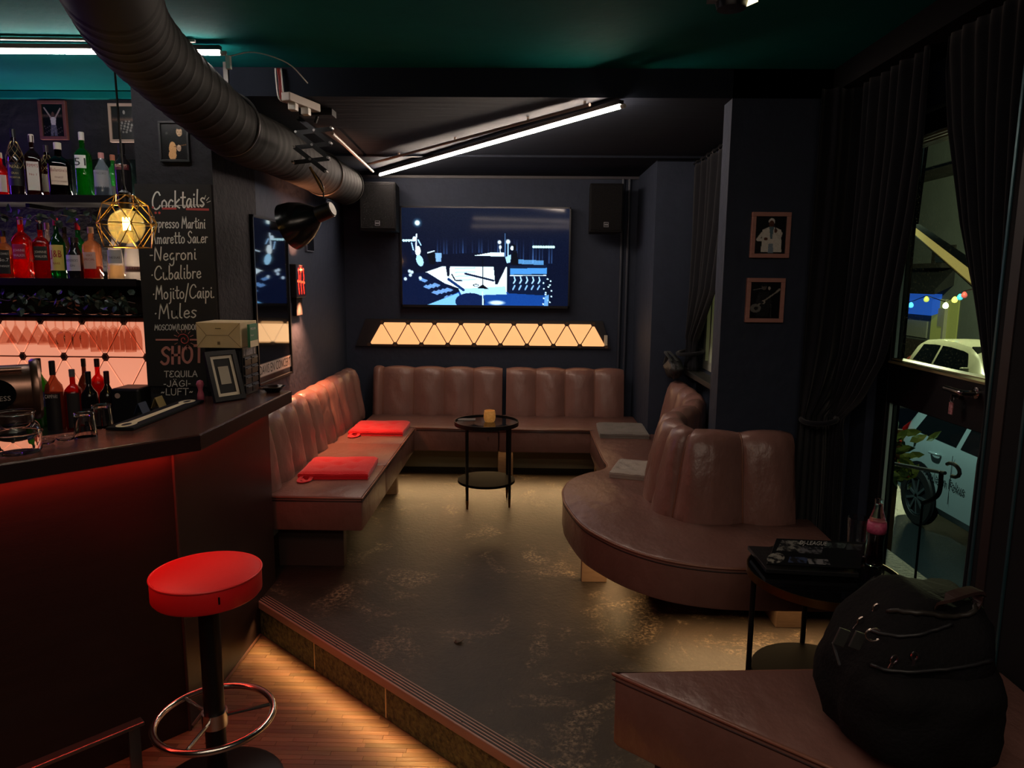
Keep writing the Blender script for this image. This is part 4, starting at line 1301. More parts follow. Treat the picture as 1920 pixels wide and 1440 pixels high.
# ---------------------------------------------------------------- bottles
CAPM = {}
def bottle(u, y, zb, h, r, tint, label, capc, lab=None, txt=None, p=2.0, style='spirit', lz=(0.12, 0.5), trans=0.30, neck=0.30, sy=1.0, opaque=False, txtc='101012', liquid=None, net=False, grp=None, tint2=None, txth=None):
    P_ = PY(u, 330 if zb > 1.8 else 480 if zb > 1.4 else 740, y)
    t = thing('bottle', label, 'bottle', (P_.x, y, zb + 0.0005), 0.34 + 0.16 * math.sin(u * 1.7), group=grp)
    nk = r * neck
    if style == 'wine':
        prof = [(0, 0.0), (r * 0.92, 0.0), (r, 0.012), (r, h * 0.58), (r * 0.9, h * 0.65), (r * 0.5, h * 0.72), (nk, h * 0.78), (nk * 0.95, h * 0.97), (nk * 1.1, h * 0.975), (nk * 1.1, h), (0, h)]
    elif style == 'square':
        prof = [(0, 0.0), (r * 0.93, 0.0), (r, 0.010), (r, h * 0.60), (r * 0.93, h * 0.665), (r * 0.62, h * 0.72), (nk * 1.05, h * 0.76), (nk, h * 0.80), (nk, h * 0.985), (0, h * 0.985)]
    elif style == 'taper':
        prof = [(0, 0.0), (r * 1.05, 0.0), (r * 1.08, 0.01), (r * 0.95, h * 0.45), (r * 0.80, h * 0.66), (r * 0.45, h * 0.78), (nk, h * 0.84), (nk, h * 0.985), (0, h * 0.985)]
    else:
        prof = [(0, 0.0), (r * 0.94, 0.0), (r, 0.010), (r, h * 0.52), (r * 0.95, h * 0.60), (r * 0.7, h * 0.68), (nk * 1.15, h * 0.75), (nk, h * 0.80), (nk, h * 0.985), (0, h * 0.985)]
    gm = mat('bottle_dark_' + tint, tint, 0.12, spec=0.6) if opaque else glass('bottle_glass_' + tint, tint, 0.03, 1.5, trans=trans)
    MB().lathe(prof, n=24, p=p, sy=sy).build('glass_body', gm, t, smooth=SM, local=True)
    cz0 = h * (0.88 if style != 'wine' else 0.80)
    MB().lathe([(nk * 1.12, cz0), (nk * 1.14, h * 1.0), (nk * 0.9, h * 1.008), (0, h * 1.008)], n=16).build('cap', mat('cap_' + capc, capc, 0.4), t, smooth=SM, local=True)
    if liquid:
        z1 = h * liquid[1]
        prl = [(0, 0.006)] + [(q * 0.93, max(0.006, z)) for q, z in prof[1:] if z < z1] + [(0.9 * r, z1), (0, z1)]
        MB().lathe(prl, n=20, p=p, sy=sy).build('liquid', glass('liquid_' + liquid[0], liquid[0], 0.05, 1.33, trans=0.75), t, smooth=SM, local=True)
    if lab:
        z0, z1 = h * lz[0], h * lz[1]
        a0, a1 = (-PI / 2 - 0.95, -PI / 2 + 0.95) if p == 2.0 else (-PI / 2 - 0.66, -PI / 2 + 0.66)
        lo = MB().lathe([(r * 1.018, z0), (r * 1.018, z1)], n=12, p=p, sy=sy, a0=a0, a1=a1).build('label', mat('label_' + lab, lab, 0.55), t, smooth=True, local=True)
        if txt:
            for k, (s, hz, th) in enumerate(txt):
                wd = min(r * 1.35, 0.75 * th * len(s))
                text('lettering', s, mat('ink_' + txtc, txtc, 0.5), (0, -r * sy * 1.035, h * hz), (1, 0, 0), (0, 0, 1), th, lo, width=wd, align='CENTER', local=True)
    if net:
        mb = MB()
        for s_ in (1, -1):
            for k in range(7):
                mb.tube([((r * 1.05 if q < 5 else r * (1.05 - 0.13 * (q - 4))) * math.cos(k * 2 * PI / 7 + s_ * q * 0.28), (r * 1.05 if q < 5 else r * (1.05 - 0.13 * (q - 4))) * math.sin(k * 2 * PI / 7 + s_ * q * 0.28), h * (0.42 + q * 0.045)) for q in range(10)], 0.0012, 4)
        mb.build('wire_net', mat('gold_wire', 'b99a62', 0.35, metal=0.8), t, local=True)
    return t
GU, GM, GD = 'bottles on the upper shelf', 'bottles on the lower shelf', 'bottles on the back counter'
z = ZS2
bottle(2, 3.64, z, 0.22, 0.036, 'd02018', 'short red bottle at the left end of the upper shelf', 'c8b8a0', 'd8c8b8', grp=GU, liquid=('d01810', .6))
bottle(31, 3.60, z, 0.325, 0.037, '1a0e12', 'black bottle with gold wire net on the upper shelf', '14141a', '15151a', [('REAL', .42, .014), ('GRAN', .33, .010), ('RESERVA', .27, .008)], lz=(.16, .5), net=True, grp=GU, opaque=True, txtc='c9b27a')
bottle(64, 3.60, z, 0.30, 0.034, '5a2418', 'square whiskey bottle with white label and cream cap on the upper shelf', 'cdbfae', 'd9cfc6', [("PIMM'S", .47, .016), ('No 1', .34, .010)], p=5, style='square', lz=(.10, .56), grp=GU, txtc='9a2020')
bottle(90, 3.72, z, 0.27, 0.034, '4a2a18', 'small netted bottle standing behind on the upper shelf', '2a2020', 'c9bda8', lz=(.14, .46), net=True, grp=GU)
bottle(112, 3.60, z, 0.262, 0.050, '38140f', 'broad whisky bottle with shield label on the upper shelf', 'd8cbb8', 'd9c2ae', [("Ballantine's", .46, .016), ('FINEST', .34, .008), ('SCOTCH WHISKY', .27, .007)], p=3.2, style='square', lz=(.22, .56), grp=GU, sy=.7, txtc='7a2a20', liquid=('c02018', .22))
bottle(158, 3.60, z, 0.312, 0.038, '2f8a3a', 'green bottle with number 51 label on the upper shelf', 'c9c2ba', 'd8d8d2', [('51', .48, .036)], lz=(.44, .64), grp=GU, style='square', p=2.6, txtc='101010')
bottle(192, 3.60, z, 0.215, 0.039, 'a8b0b8', 'squat pale grey bottle with blue triangle label on the upper shelf', 'c98a8a', '8f8f95', [('CINCORO', .50, .011)], lz=(.02, .60), grp=GU, txtc='55565c', style='taper')
bottle(213, 3.72, z, 0.225, 0.034, '58a060', 'green bottle with wide shoulders half hidden on the upper shelf', 'b06a50', 'c9c9b8', lz=(.1, .3), grp=GU)
bottle(231, 3.57, z, 0.255, 0.037, '1c1a1c', 'dark cream liqueur bottle behind the pendant cage', '0e0e10', '5a1a20', [('BAILEYS', .545, .013)], lz=(.50, .60), grp=GU, opaque=True, txtc='d8b8a0', style='wine', neck=.38)
z = ZS1
bottle(9, 3.58, z, 0.235, 0.037, 'b88a60', 'square whiskey bottle with black label on the lower shelf', '101012', '18161a', [("JACK DANIEL'S", .50, .010), ('No.7', .36, .016), ('WHISKEY', .24, .010)], p=5, style='square', lz=(.10, .60), grp=GM, txtc='d8d0c8', liquid=('d05020', .5))
bottle(43, 3.60, z, 0.305, 0.038, 'd8342a', 'square red whisky bottle with slanted red label on the lower shelf', 'c07a60', 'a01c20', [('JOHNNIE', .44, .012), ('WALKER', .36, .012)], p=5, style='square', lz=(.32, .56), grp=GM, txtc='e0b8a0', liquid=('e02018', .6))
bottle(79, 3.58, z, 0.275, 0.038, 'c83028', 'square red whisky bottle with slanted black label on the lower shelf', '1a1a1e', '161418', [('JOHNNIE', .46, .012), ('WALKER', .38, .012)], p=5, style='square', lz=(.33, .58), grp=GM, txtc='c8b8a8', liquid=('e02018', .55))
bottle(92, 3.71, z, 0.285, 0.034, 'b0a098', 'clear bottle with cream cap standing behind the red whisky bottles', 'b88a70', 'c0b0a0', lz=(.1, .3), grp=GM)
bottle(109, 3.58, z, 0.300, 0.036, '2f7a48', 'green whisky bottle with yellow label and red cap on the lower shelf', 'b02028', 'd8c060', [('J&B', .36, .034), ('RARE', .24, .010)], lz=(.14, .56), grp=GM, txtc='a01c24')
bottle(124, 3.71, z, 0.265, 0.034, '7a6a60', 'clear bottle with dark cap standing behind the green one', '201a1c', None, grp=GM)
bottle(140, 3.58, z, 0.205, 0.038, '181418', 'black apothecary gin bottle with diamond label on the lower shelf', '201c20', 'b8b0b8', [("HENDRICK'S", .42, .012), ('GIN', .30, .010)], lz=(.20, .58), grp=GM, opaque=True, txtc='30282c', neck=.5)
bottle(149, 3.71, z, 0.285, 0.036, '3a8a58', 'green bottle with bright red cap standing behind on the lower shelf', 'b81c22', None, grp=GM)
bottle(173, 3.60, z, 0.258, 0.041, 'c89878', 'short cognac bottle with amber neck on the lower shelf', 'b98a6a', 'c8a098', [('VERY', .44, .010), ('SPECIAL', .36, .010)], lz=(.20, .52), grp=GM, style='square', p=3, txtc='8a2a20', liquid=('c83018', .25))
bottle(216, 3.60, z, 0.235, 0.038, 'd8cfc8', 'clear bottle with grey label under the pendant lamp', 'b8b0a8', 'a8a4a4', [('THE DUKE', .44, .010)], lz=(.34, .62), grp=GM, style='taper', liquid=('f0d8b0', .3))
bottle(248, 3.60, z, 0.235, 0.040, 'e0d8d0', 'clear bottle with copper print at the right end of the lower shelf', 'c0b8b0', 'b89088', [('BRAKE', .20, .016)], lz=(.16, .28), grp=GM, style='taper', txtc='7a3028')
z = 0.76
bottle(76, 3.52, z, 0.345, 0.042, '58a848', 'green vermouth bottle with pourer beside the tap drum', '1a1a1c', '2a3a6a', [('MARTINI', .40, .016)], lz=(.30, .52), grp=GD, style='wine', txtc='d8d8d8')
bottle(102, 3.45, z, 0.342, 0.041, 'c09078', 'aperitif bottle with dark label and pourer on the back counter', '2a2426', '1a1418', [('CAMPARI', .475, .018)], lz=(.0, .54), grp=GD, style='wine', txtc='d8c8c0')
bottle(138, 3.46, z, 0.300, 0.040, 'c02820', 'red bottle with grey cap on the back counter', '6a6268', '221a1e', lz=(.04, .62), grp=GD, style='square', p=3)
bottle(161, 3.66, z, 0.330, 0.034, '7a5848', 'clear bottle with dark cap behind the wine bottles', '2a2426', None, grp=GD)
bottle(168, 3.42, z, 0.295, 0.038, '141014', 'dark wine bottle in front on the back counter', '15151a', '221a24', lz=(.1, .4), grp=GD, style='wine', opaque=True)
bottle(186, 3.62, z, 0.335, 0.038, 'e04828', 'bright orange-red aperitif bottle behind the wine bottles', '3a2a28', None, grp=GD, style='square', p=3, liquid=('e83818', .66))
bottle(202, 3.42, z, 0.298, 0.037, '18100f', 'dark wine bottle with maroon capsule beside the black box', '3a1418', '2a1c1c', lz=(.1, .42), grp=GD, style='wine', opaque=True)
# pourers on two bottles
# black box at the end of the back counter
kp = PY(246, 760, 3.40)
kbx = thing('black_tin', 'black box with round emblem on the back counter', 'box', (kp.x, kp.y, 0.76))
MB().box(kp.x - 0.070, kp.x + 0.070, kp.y - 0.05, kp.y + 0.10, 0.76, 0.985).build('body', BLACKP, kbx, bevel=0.012)
MB().lathe([(0, 0.0), (0.013, 0.0), (0.013, 0.002), (0, 0.002)], (kp.x - 0.035, kp.y - 0.050, 0.95), n=14, rot=Matrix.Rotation(PI / 2, 3, 'X')).build('emblem', mat('emblem_pink', 'c0a098', 0.5), kbx)

# leaf garlands under both shelves
lm = [mat('ivy_leaf_a', '25362c', 0.35), mat('ivy_leaf_b', '323d36', 0.3), mat('ivy_leaf_c', '1c2621', 0.4)]
def leaf_mesh(i):
    mb = MB()
    mb.add([(0, 0, 0), (0.016, -0.004, 0.010), (0.014, -0.007, 0.028), (0, -0.003, 0.045), (-0.014, -0.007, 0.028), (-0.016, -0.004, 0.010), (0, 0.002, 0.016)],
           [(0, 1, 6), (1, 2, 6), (2, 3, 6), (3, 4, 6), (4, 5, 6), (5, 0, 6)])
    return mb.mesh('leaf', lm[i])
LEAF = [leaf_mesh(i) for i in range(3)]
def garland(label, zc, y, amp, n, xa, xb, seed):
    rg = random.Random(seed)
    t = thing('leaf_garland', label, 'garland', ((xa + xb) / 2, y, zc), group='leaf garlands under the shelves')
    path = [(xa + (xb - xa) * k / 24, y + rg.uniform(-.01, .01), zc + rg.uniform(-amp, amp)) for k in range(25)]
    MB().tube(smooth_path(path, 3), 0.0025, 5).build('stem', mat('garland_stem', '5a4638', 0.6), t)
    for k in range(n):
        o = link(bpy.data.objects.new('leaf', LEAF[rg.randrange(3)]), t)
        x = xa + (xb - xa) * (k + rg.random()) / n
        o.location = (x - t.location.x, rg.uniform(-0.03, 0.02), rg.uniform(-amp * 2.2, amp * 1.6))
        o.rotation_euler = (rg.uniform(-1, 1) + PI * (rg.random() < .5), rg.uniform(-1.2, 1.2), rg.uniform(-1, 1))
        s_ = rg.uniform(0.7, 1.25)
        o.scale = (s_, s_, s_)
garland('leaf garland strung between the two bottle shelves', 1.805, 3.53, 0.012, 44, -2.95, -1.95, 5)
garland('dense dark leaf garland below the lower shelf', 1.405, 3.49, 0.018, 120, -2.95, -1.93, 6)
# ---------------------------------------------------------------- television
def tv_canvas():
    c = Canvas(352, 204, '020a20')
    c.put(np.clip(1 - c.Y * 2.2, 0, 1) * 0.5, '0a1626')
    m = ((c.X > 0.19) & (c.X < 0.90) & (c.Y > 0.31 + 0.08 * np.abs(c.X - 0.75) * 0) & (c.Y < 0.56)).astype(float)
    st_ = (np.sin(c.X * 330) * 0.5 + np.sin(c.X * 121 + 1) * 0.35 + np.sin(c.X * 57) * 0.3)
    c.put(m * np.clip(st_ * 0.6, 0, 1) * np.clip((c.Y - 0.30) * 5, 0, 1), '5a8fe0', 0.85)
    c.poly([(0.14, 0.66), (0.24, 0.60), (0.63, 0.60), (0.63, 0.86), (0.40, 0.86), (0.14, 0.70)], 'd8f0ff')
    c.poly([(0.0, 0.68), (0.15, 0.66), (0.33, 0.85), (0.16, 1.0), (0.0, 1.0)], '04102e')
    for i in range(5):
        for j in range(4):
            if (i + j) % 2 == 0:
                x, y = 0.13 + i * 0.038 + j * 0.012 - 0.01, 0.72 + i * 0.028 + j * 0.035 - i * 0.004
                c.poly([(x, y), (x + 0.036, y + 0.024), (x + 0.018, y + 0.045), (x - 0.018, y + 0.022)], '7fb8ff', 0.75)
    c.poly([(0.16, 1.0), (0.34, 0.86), (0.86, 0.86), (0.86, 1.0)], '0c3a86')
    c.poly([(0.15, 1.0), (0.34, 0.87), (0.36, 0.97), (0.33, 1.0)], '6fb4f0')
    c.poly([(0.34, 0.83), (0.62, 0.80), (0.63, 0.88), (0.36, 0.90)], '9fd6ff')
    c.ell(0.41, 0.96, 0.09, 0.09, '071a44')
    c.ell(0.57, 0.97, 0.06, 0.03, 'd8f4ff', 0.9, 0.5)
    c.line([(0.485, 0.86), (0.487, 0.99)], 0.008, 'bfe6ff')
    for y in (0.62, 0.66, 0.70, 0.74):
        c.line([(0.32, y), (0.44, y - 0.01)], 0.006, '7fc0ff', 0.6)
    # grand piano
    c.poly([(0.23, 0.475), (0.42, 0.455), (0.60, 0.46), (0.63, 0.50), (0.63, 0.60), (0.48, 0.59), (0.29, 0.57), (0.23, 0.56)], '030a1e')
    c.poly([(0.43, 0.485), (0.54, 0.45), (0.615, 0.45), (0.615, 0.49)], 'd8f2ff')
    c.poly([(0.26, 0.56), (0.29, 0.57), (0.285, 0.70), (0.272, 0.70)], '030a1e')
    c.poly([(0.55, 0.58), (0.63, 0.58), (0.575, 0.78), (0.56, 0.78)], '030a1e')
    c.line([(0.30, 0.68), (0.32, 0.74), (0.36, 0.745)], 0.008, '030a1e')
    c.line([(0.38, 0.67), (0.55, 0.74)], 0.012, '051230')
    c.line([(0.28, 0.73), (0.37, 0.84)], 0.016, '0a2a60')
    c.poly([(0.20, 0.46), (0.24, 0.46), (0.235, 0.55), (0.205, 0.55)], '8fc8ff', 0.8)
    # microphone stand
    c.line([(0.484, 0.50), (0.487, 0.80)], 0.006, '02060f')
    c.poly([(0.45, 0.82), (0.485, 0.78), (0.525, 0.83)], '02060f')
    c.ell(0.445, 0.79, 0.018, 0.014, '02060f')
    c.ell(0.445, 0.79, 0.012, 0.008, 'cfeaff')
    # organ cabinet
    c.poly([(0.645, 0.61), (0.875, 0.61), (0.855, 0.89), (0.64, 0.87)], '04122e')
    c.poly([(0.65, 0.615), (0.87, 0.605), (0.868, 0.665), (0.652, 0.675)], '3f86cf')
    c.poly([(0.645, 0.585), (0.865, 0.575), (0.875, 0.605), (0.65, 0.612)], '071630')
    for k in range(5):
        x = 0.675 + k * 0.037
        c.line([(x, 0.70), (x + 0.006, 0.735), (x - 0.004, 0.765)], 0.007, '9fd0ff')
        c.line([(x + 0.004, 0.79), (x - 0.008, 0.83)], 0.007, '7fb4f0')
    c.line([(0.65, 0.687), (0.865, 0.682)], 0.004, 'cfeaff')
    c.poly([(0.70, 0.52), (0.85, 0.53), (0.85, 0.575), (0.70, 0.565)], '5fa8e8', 0.75)
    # pianist
    c.ell(0.668, 0.40, 0.018, 0.035, '02060f')
    c.ell(0.660, 0.405, 0.009, 0.022, 'cfeaff')
    c.poly([(0.665, 0.44), (0.69, 0.43), (0.70, 0.58), (0.655, 0.57)], '02060f')
    c.poly([(0.62, 0.50), (0.655, 0.47), (0.65, 0.55), (0.63, 0.56)], '9fd4ff')
    c.ell(0.585, 0.345, 0.014, 0.025, 'dff4ff', 1, 0.5)
    c.ell(0.590, 0.395, 0.010, 0.025, 'dff4ff', 1, 0.5)
    c.line([(0.589, 0.41), (0.590, 0.45)], 0.005, 'cfeaff')
    c.ell(0.636, 0.34, 0.017, 0.03, 'dff4ff', 1, 0.5)
    c.line([(0.636, 0.36), (0.638, 0.50)], 0.006, '9fd0ff')
    c.line([(0.618, 0.26), (0.620, 0.50)], 0.004, '6fa8ee', 0.7)
    # light chains
    for k in range(9):
        c.ell(0.79 + k * 0.0145, 0.39, 0.008, 0.014, 'bff4f4')
    for k in range(5):
        c.ell(0.012 + k * 0.016, 0.335, 0.008, 0.013, 'bff0ff')
    # spot light
    c.ell(0.095, 0.155, 0.034, 0.058, '7fd8ff', 0.5, 1.0)
    c.ell(0.095, 0.155, 0.019, 0.033, 'e8ffff', 1, 0.5)
    # bass player
    c.ell(0.077, 0.315, 0.011, 0.022, 'cfeaff')
    c.poly([(0.055, 0.345), (0.10, 0.34), (0.105, 0.48), (0.06, 0.48)], '061432')
    c.line([(0.060, 0.36), (0.070, 0.43)], 0.007, '9fd0ff')
    c.line([(0.090, 0.27), (0.084, 0.45)], 0.007, 'cfeaff')
    c.ell(0.097, 0.44, 0.016, 0.05, 'dff4ff')
    c.ell(0.108, 0.54, 0.020, 0.06, '9fd8ff', ang=-0.3)
    c.line([(0.10, 0.33), (0.115, 0.38)], 0.007, '9fd0ff')
    c.poly([(0.15, 0.47), (0.20, 0.45), (0.20, 0.58), (0.17, 0.58)], '02060f')
    c.line([(0.155, 0.46), (0.195, 0.44)], 0.006, 'cfeaff')
    for x, y in ((0.045, 0.65), (0.06, 0.66), (0.05, 0.69), (0.02, 0.73), (0.11, 0.72)):
        c.ell(x, y, 0.012, 0.022, 'cfeaff', 0.9, 0.4)
    for k in range(14):
        c.ell(0.875 + 0.025 * math.sin(k * 2.3), 0.72 + k * 0.02, 0.005, 0.008, 'bfe6ff')
    c.poly([(0.86, 0.90), (0.885, 0.88), (0.88, 1.0), (0.855, 1.0)], '6fb4ff', 0.8)
    return c.noise(0.012)
TY = 5.765
tl, tr, bl = PY(750, 384.5, TY), PY(1072, 390, TY), PY(752, 575.5, TY)
tx0, tx1, tz1, tz0 = -1.008, 0.351, 2.088, 1.291
tv = thing('television', 'large flat screen showing a blue concert stage on the back wall', 'television', ((tx0 + tx1) / 2, TY, tz0))
MB().box(tx0, tx1, TY, TY + 0.05, tz0, tz1).build('housing', BLACKP, tv, bevel=0.004)
SCR = mat('tv_screen', rough=0.06, spec=0.1, attr='Col', emit_attr=1.6)
nt = SCR.node_tree
for l in list(nt.links):
    if l.to_socket.name == 'Base Color':
        nt.links.remove(l)
nt.nodes['Principled BSDF'].inputs['Base Color'].default_value = (0.01, 0.01, 0.012, 1)
picture('screen', tv_canvas(), (tx0 + 0.012, TY - 0.0012, tz1 - 0.012), (tx1 - 0.012, TY - 0.0012, tz1 - 0.012), (tx0 + 0.012, TY - 0.0012, tz0 + 0.020), SCR, tv)
bz = MB()
for b_ in ((tx0, tx1, tz1 - 0.012, tz1), (tx0, tx1, tz0, tz0 + 0.020), (tx0, tx0 + 0.012, tz0, tz1), (tx1 - 0.012, tx1, tz0, tz1)):
    bz.box(b_[0], b_[1], TY - 0.006, TY, b_[2], b_[3])
bz.build('bezel', mat('tv_bezel', '2a2a2e', 0.3, metal=0.6), tv)
MB().box(-0.55, -0.1, TY + 0.05, YB, 1.5, 1.85).build('wall_mount', BLACK, tv)

# amber triangle panel below it
lp = thing('light_panel', 'long amber lit triangle panel under the television', 'light panel', (-0.31, 5.8, 0.96))
MB().extrude([(-1.40, 5.815, 0.965), (0.70, 5.815, 0.965), (0.63, 5.815, 1.19), (-1.31, 5.815, 1.19)], (0, 0.024, 0)).build('backing_board', mat('panel_board', '1c1c22', 0.5), lp)
tri_panel(lp, -1.286, (0.980, 1.167), 0.2166, 5.797, LEDP, 0, -1.30, 0.68, mat('panel_node_brown', '4a3426', 0.5))
MB().box(0.645, 0.672, 5.80, 5.815, 0.985, 1.075).build('control_unit', CREAM2, lp, bevel=0.003)
strip_light('panel_glow', (-1.2, 5.78, 1.07), (0.58, 5.78, 1.07), 1.2, (1.0, 0.6, 0.3), (0, -1, -0.1), width=0.15)

# ---------------------------------------------------------------- loudspeakers
def speaker(label, x0, x1, z0, z1, y0=5.46, y1=5.74, yaw=0.0):
    t = thing('loudspeaker', label, 'loudspeaker', ((x0 + x1) / 2, (y0 + y1) / 2, z0), yaw, group='black wall speakers')
    w2, d2, h = (x1 - x0) / 2, (y1 - y0) / 2, z1 - z0
    MB().prism([(-w2, -d2), (w2, -d2), (w2 * 0.85, d2), (-w2 * 0.85, d2)], 0, h).build('cabinet', mat('speaker_body', '0b0b0e', 0.8, spec=0.2), t, bevel=0.008, local=True)
    MB().cbox((0, -d2 - 0.004, h / 2), (2 * w2 - 0.02, 0.008, h - 0.03), bev=0.003).build('grille', mat('speaker_grille', '0b0b0e', 0.7, spec=0.2, bump=(400, 0.5)), t, local=True)
    bd_ = MB().cbox((0.0, -d2 - 0.0085, 0.055), (0.036, 0.002, 0.036)).build('badge', mat('badge_rim', '8a8a92', 0.4), t, local=True)
    MB().cbox((0.0, -d2 - 0.0098, 0.055), (0.030, 0.002, 0.030)).build('badge_face', BLACKP, bd_, local=True)
    MB().cbox((0.0, -d2 - 0.0110, 0.055), (0.026, 0.001, 0.007)).build('badge_bar', mat('badge_rim', '8a8a92', 0.4), bd_, local=True)
    MB().cbox((0, d2 + (YB - y1) / 2, h * 0.5), (0.08, YB - y1, 0.10)).build('bracket', BLACK, t, local=True)
    return t
speaker('black loudspeaker on the wall left of the television', -1.265, -0.985, 1.876, 2.235)
speaker('black loudspeaker on the wall right of the television', 0.470, 0.722, 1.878, 2.235)

# ---------------------------------------------------------------- LED tubes and cables
def led_tube(label, a, b, m, holder=True, r=0.0075, group='warm white LED tubes'):
    a, b = Vector(a), Vector(b)
    c = (a + b) / 2
    t = thing('led_tube', label, 'tube light', c, group=group)
    d = (b - a).normalized()
    MB().tube([a, b], r, 12).build('tube', m, t, smooth=SM)
    up = Vector((0, 0, 1))
    sd = d.cross(up).normalized()
    q = Vector((0, 0, r + 0.003))
    MB().hexa([p + sd * o + q + Vector((0, 0, z)) for z in (0, 0.018) for p, o in ((a, -0.013), (b, -0.013), (b, 0.013), (a, 0.013))]).build('carrier', mat('tube_carrier', '2a2624', 0.5), t)
    for p, s_ in ((a, -1), (b, 1)):
        MB().tube([p, p + d * (0.022 * s_)], r * 1.25, 10).build('end_cap', WHITEP, t, smooth=SM)
    return t
ta, tb_ = PZ(713, 328, 2.290), PZ(1165, 200, 2.290)
led_tube('long slanting LED tube under the alcove ceiling', ta, tb_, TUBEM)
ra, rb = PZ(690, 308, 2.312), PZ(1140, 187, 2.312)
rb = ra.lerp(rb, min(1.0, (ra.y - 3.38) / (ra.y - rb.y)))
cdm = mat('pale_conduit', '8a7a70', 0.5)
cn = thing('cable_conduit', 'thin pale conduit beside the slanting LED tube', 'conduit', ra)
MB().tube([ra, rb], 0.008, 8).build('pipe', cdm, cn, smooth=SM)
for f in (0.2, 0.5, 0.8, 0.985):
    p = ra.lerp(rb, f)
    MB().box(p.x - 0.006, p.x + 0.006, p.y - 0.006, p.y + 0.006, p.z, ZA - 0.002).build('clip', cdm, cn)
# second conduit from the front edge to the back corner
ca_, cb_ = PZ(623, 250, 2.288), PZ(708, 330, 2.288)
cb_ = ca_.lerp(cb_, 0.86)
tag(MB().tube([ca_, cb_], 0.009, 8).build('cable_conduit', cdm, smooth=SM), 'pale conduit running back along the ceiling beside the duct', 'conduit')
# bar tube
ba, bb_ = PZ(-120, 96, 2.415), PZ(414, 100, 2.415)
led_tube('long white LED tube on the teal ceiling over the bar', ba, bb_, TUBEB)
ga, gb_ = PZ(-80, 71, 2.45), PZ(366, 77, 2.45)
tag(MB().cbox((ga + gb_) / 2, ((gb_ - ga).length, 0.012, 0.010), Matrix.Rotation(math.atan2(gb_.y - ga.y, gb_.x - ga.x), 3, 'Z')).build('mounting_rail', mat('pale_rail', 'a08c80', 0.5)), 'pale mounting rail beside the tube over the bar', 'rail')
pgx = bb_ + Vector((0.03, 0, 0))
pl_ = thing('cable_plug', 'white plug hanging from a thin cable at the tube end', 'plug', pgx)
MB().cbox(pgx + Vector((0.0, 0, -0.035)), (0.018, 0.018, 0.05)).build('plug_body', WHITEP, pl_)
MB().tube(smooth_path([pgx + Vector((0, 0, -0.012)), pgx + Vector((0.10, 0.02, 0.01)), pgx + Vector((0.22, 0.06, -0.02)), pgx + Vector((0.28, 0.13, -0.08))], 5), 0.0025, 6).build('cable', WHITEP, pl_, smooth=True)
# cable bundle and power strip at the soffit edge
s0 = PY(520, 170, 3.335)
cbn = thing('cable_bundle', 'bundle of white and red cables at the soffit edge', 'cables', (s0.x, 3.33, s0.z))
for k, (dx, m_) in enumerate(((0, WHITEP), (0.010, mat('red_cable', '8a2a26', 0.5)), (0.018, mat('red_cable', '8a2a26', 0.5)), (0.026, WHITEP))):
    MB().tube(smooth_path([(s0.x - 0.005 + dx, 3.335, ZC - 0.01), (s0.x + dx + 0.004 * math.sin(k), 3.325, s0.z + 0.05), (s0.x + dx + 0.006, 3.335, ZA - 0.012), (s0.x + dx + 0.02, 3.40, ZA - 0.016)], 4), 0.004, 6).build('cable', m_, cbn, smooth=True)
ps0 = PZ(545, 182, ZA - 0.02)
psr = thing('power_strip', 'pale multi-socket power strip under the soffit', 'power strip', (ps0.x, ps0.y, ZA - 0.04))
MB().cbox((ps0.x + 0.02, ps0.y + 0.09, ZA - 0.022), (0.045, 0.24, 0.036), Matrix.Rotation(-0.3, 3, 'Z'), bev=0.004).build('body', mat('pale_strip', 'a2968c', 0.5), psr)
for k in range(2):
    MB().cbox((ps0.x + 0.0 + 0.03 * k, ps0.y + 0.03 + 0.09 * k, ZA - 0.055), (0.035, 0.045, 0.032), bev=0.004).build('plug', WHITEP, psr)

# ---------------------------------------------------------------- ventilation duct
def duct():
    path = smooth_path([(-1.335, 5.36, 2.19), (-1.335, 4.6, 2.19), (-1.335, 3.9, 2.192), (-1.335, 3.4, 2.180), (-1.335, 3.05, 2.226), (-1.33, 2.75, 2.272), (-1.285, 2.42, 2.305), (-1.18, 2.12, 2.32), (-1.02, 1.75, 2.325), (-0.86, 1.35, 2.325)], 24)
    t = thing('ventilation_duct', 'large dark spiral ventilation duct under the ceiling', 'duct', (-1.335, 5.36, 2.06))
    acc, rs, out = 0.0, [], []
    # even spacing
    dense = [path[0]]
    for p, q in zip(path[:-1], path[1:]):
        n = max(1, int((q - p).length / 0.012))
        for k in range(1, n + 1):
            dense.append(p.lerp(q, k / n))
    s = 0.0
    for i, p in enumerate(dense):
        if i:
            s += (p - dense[i - 1]).length
        ph = (s / 0.085) % 1.0
        rs.append(0.130 + (0.0035 if ph < 0.16 else 0.0))
    MB().tube(dense, rs, 40).build('pipe', DUCTM, t, smooth=0.5)
    MB().tube([(-1.335, 5.33, 2.19), (-1.335, 5.345, 2.19)], 0.138, 40).build('end_collar', DUCTM, t, smooth=SM)
    for y in (3.28, 4.75):
        mb = MB()
        mb.tube([(-1.335 + 0.1365 * math.cos(a * PI / 20), y, (2.19 if y > 4 else 2.20) + 0.1365 * math.sin(a * PI / 20)) for a in range(40)], 0.006, 6, closed=True)
        mb.box(-1.345, -1.325, y - 0.008, y + 0.008, 2.33, ZA if y > 3.36 else ZC)
        mb.build('hanger_strap', mat('strap_steel', '4a4744', 0.4, metal=0.7), t)
duct()

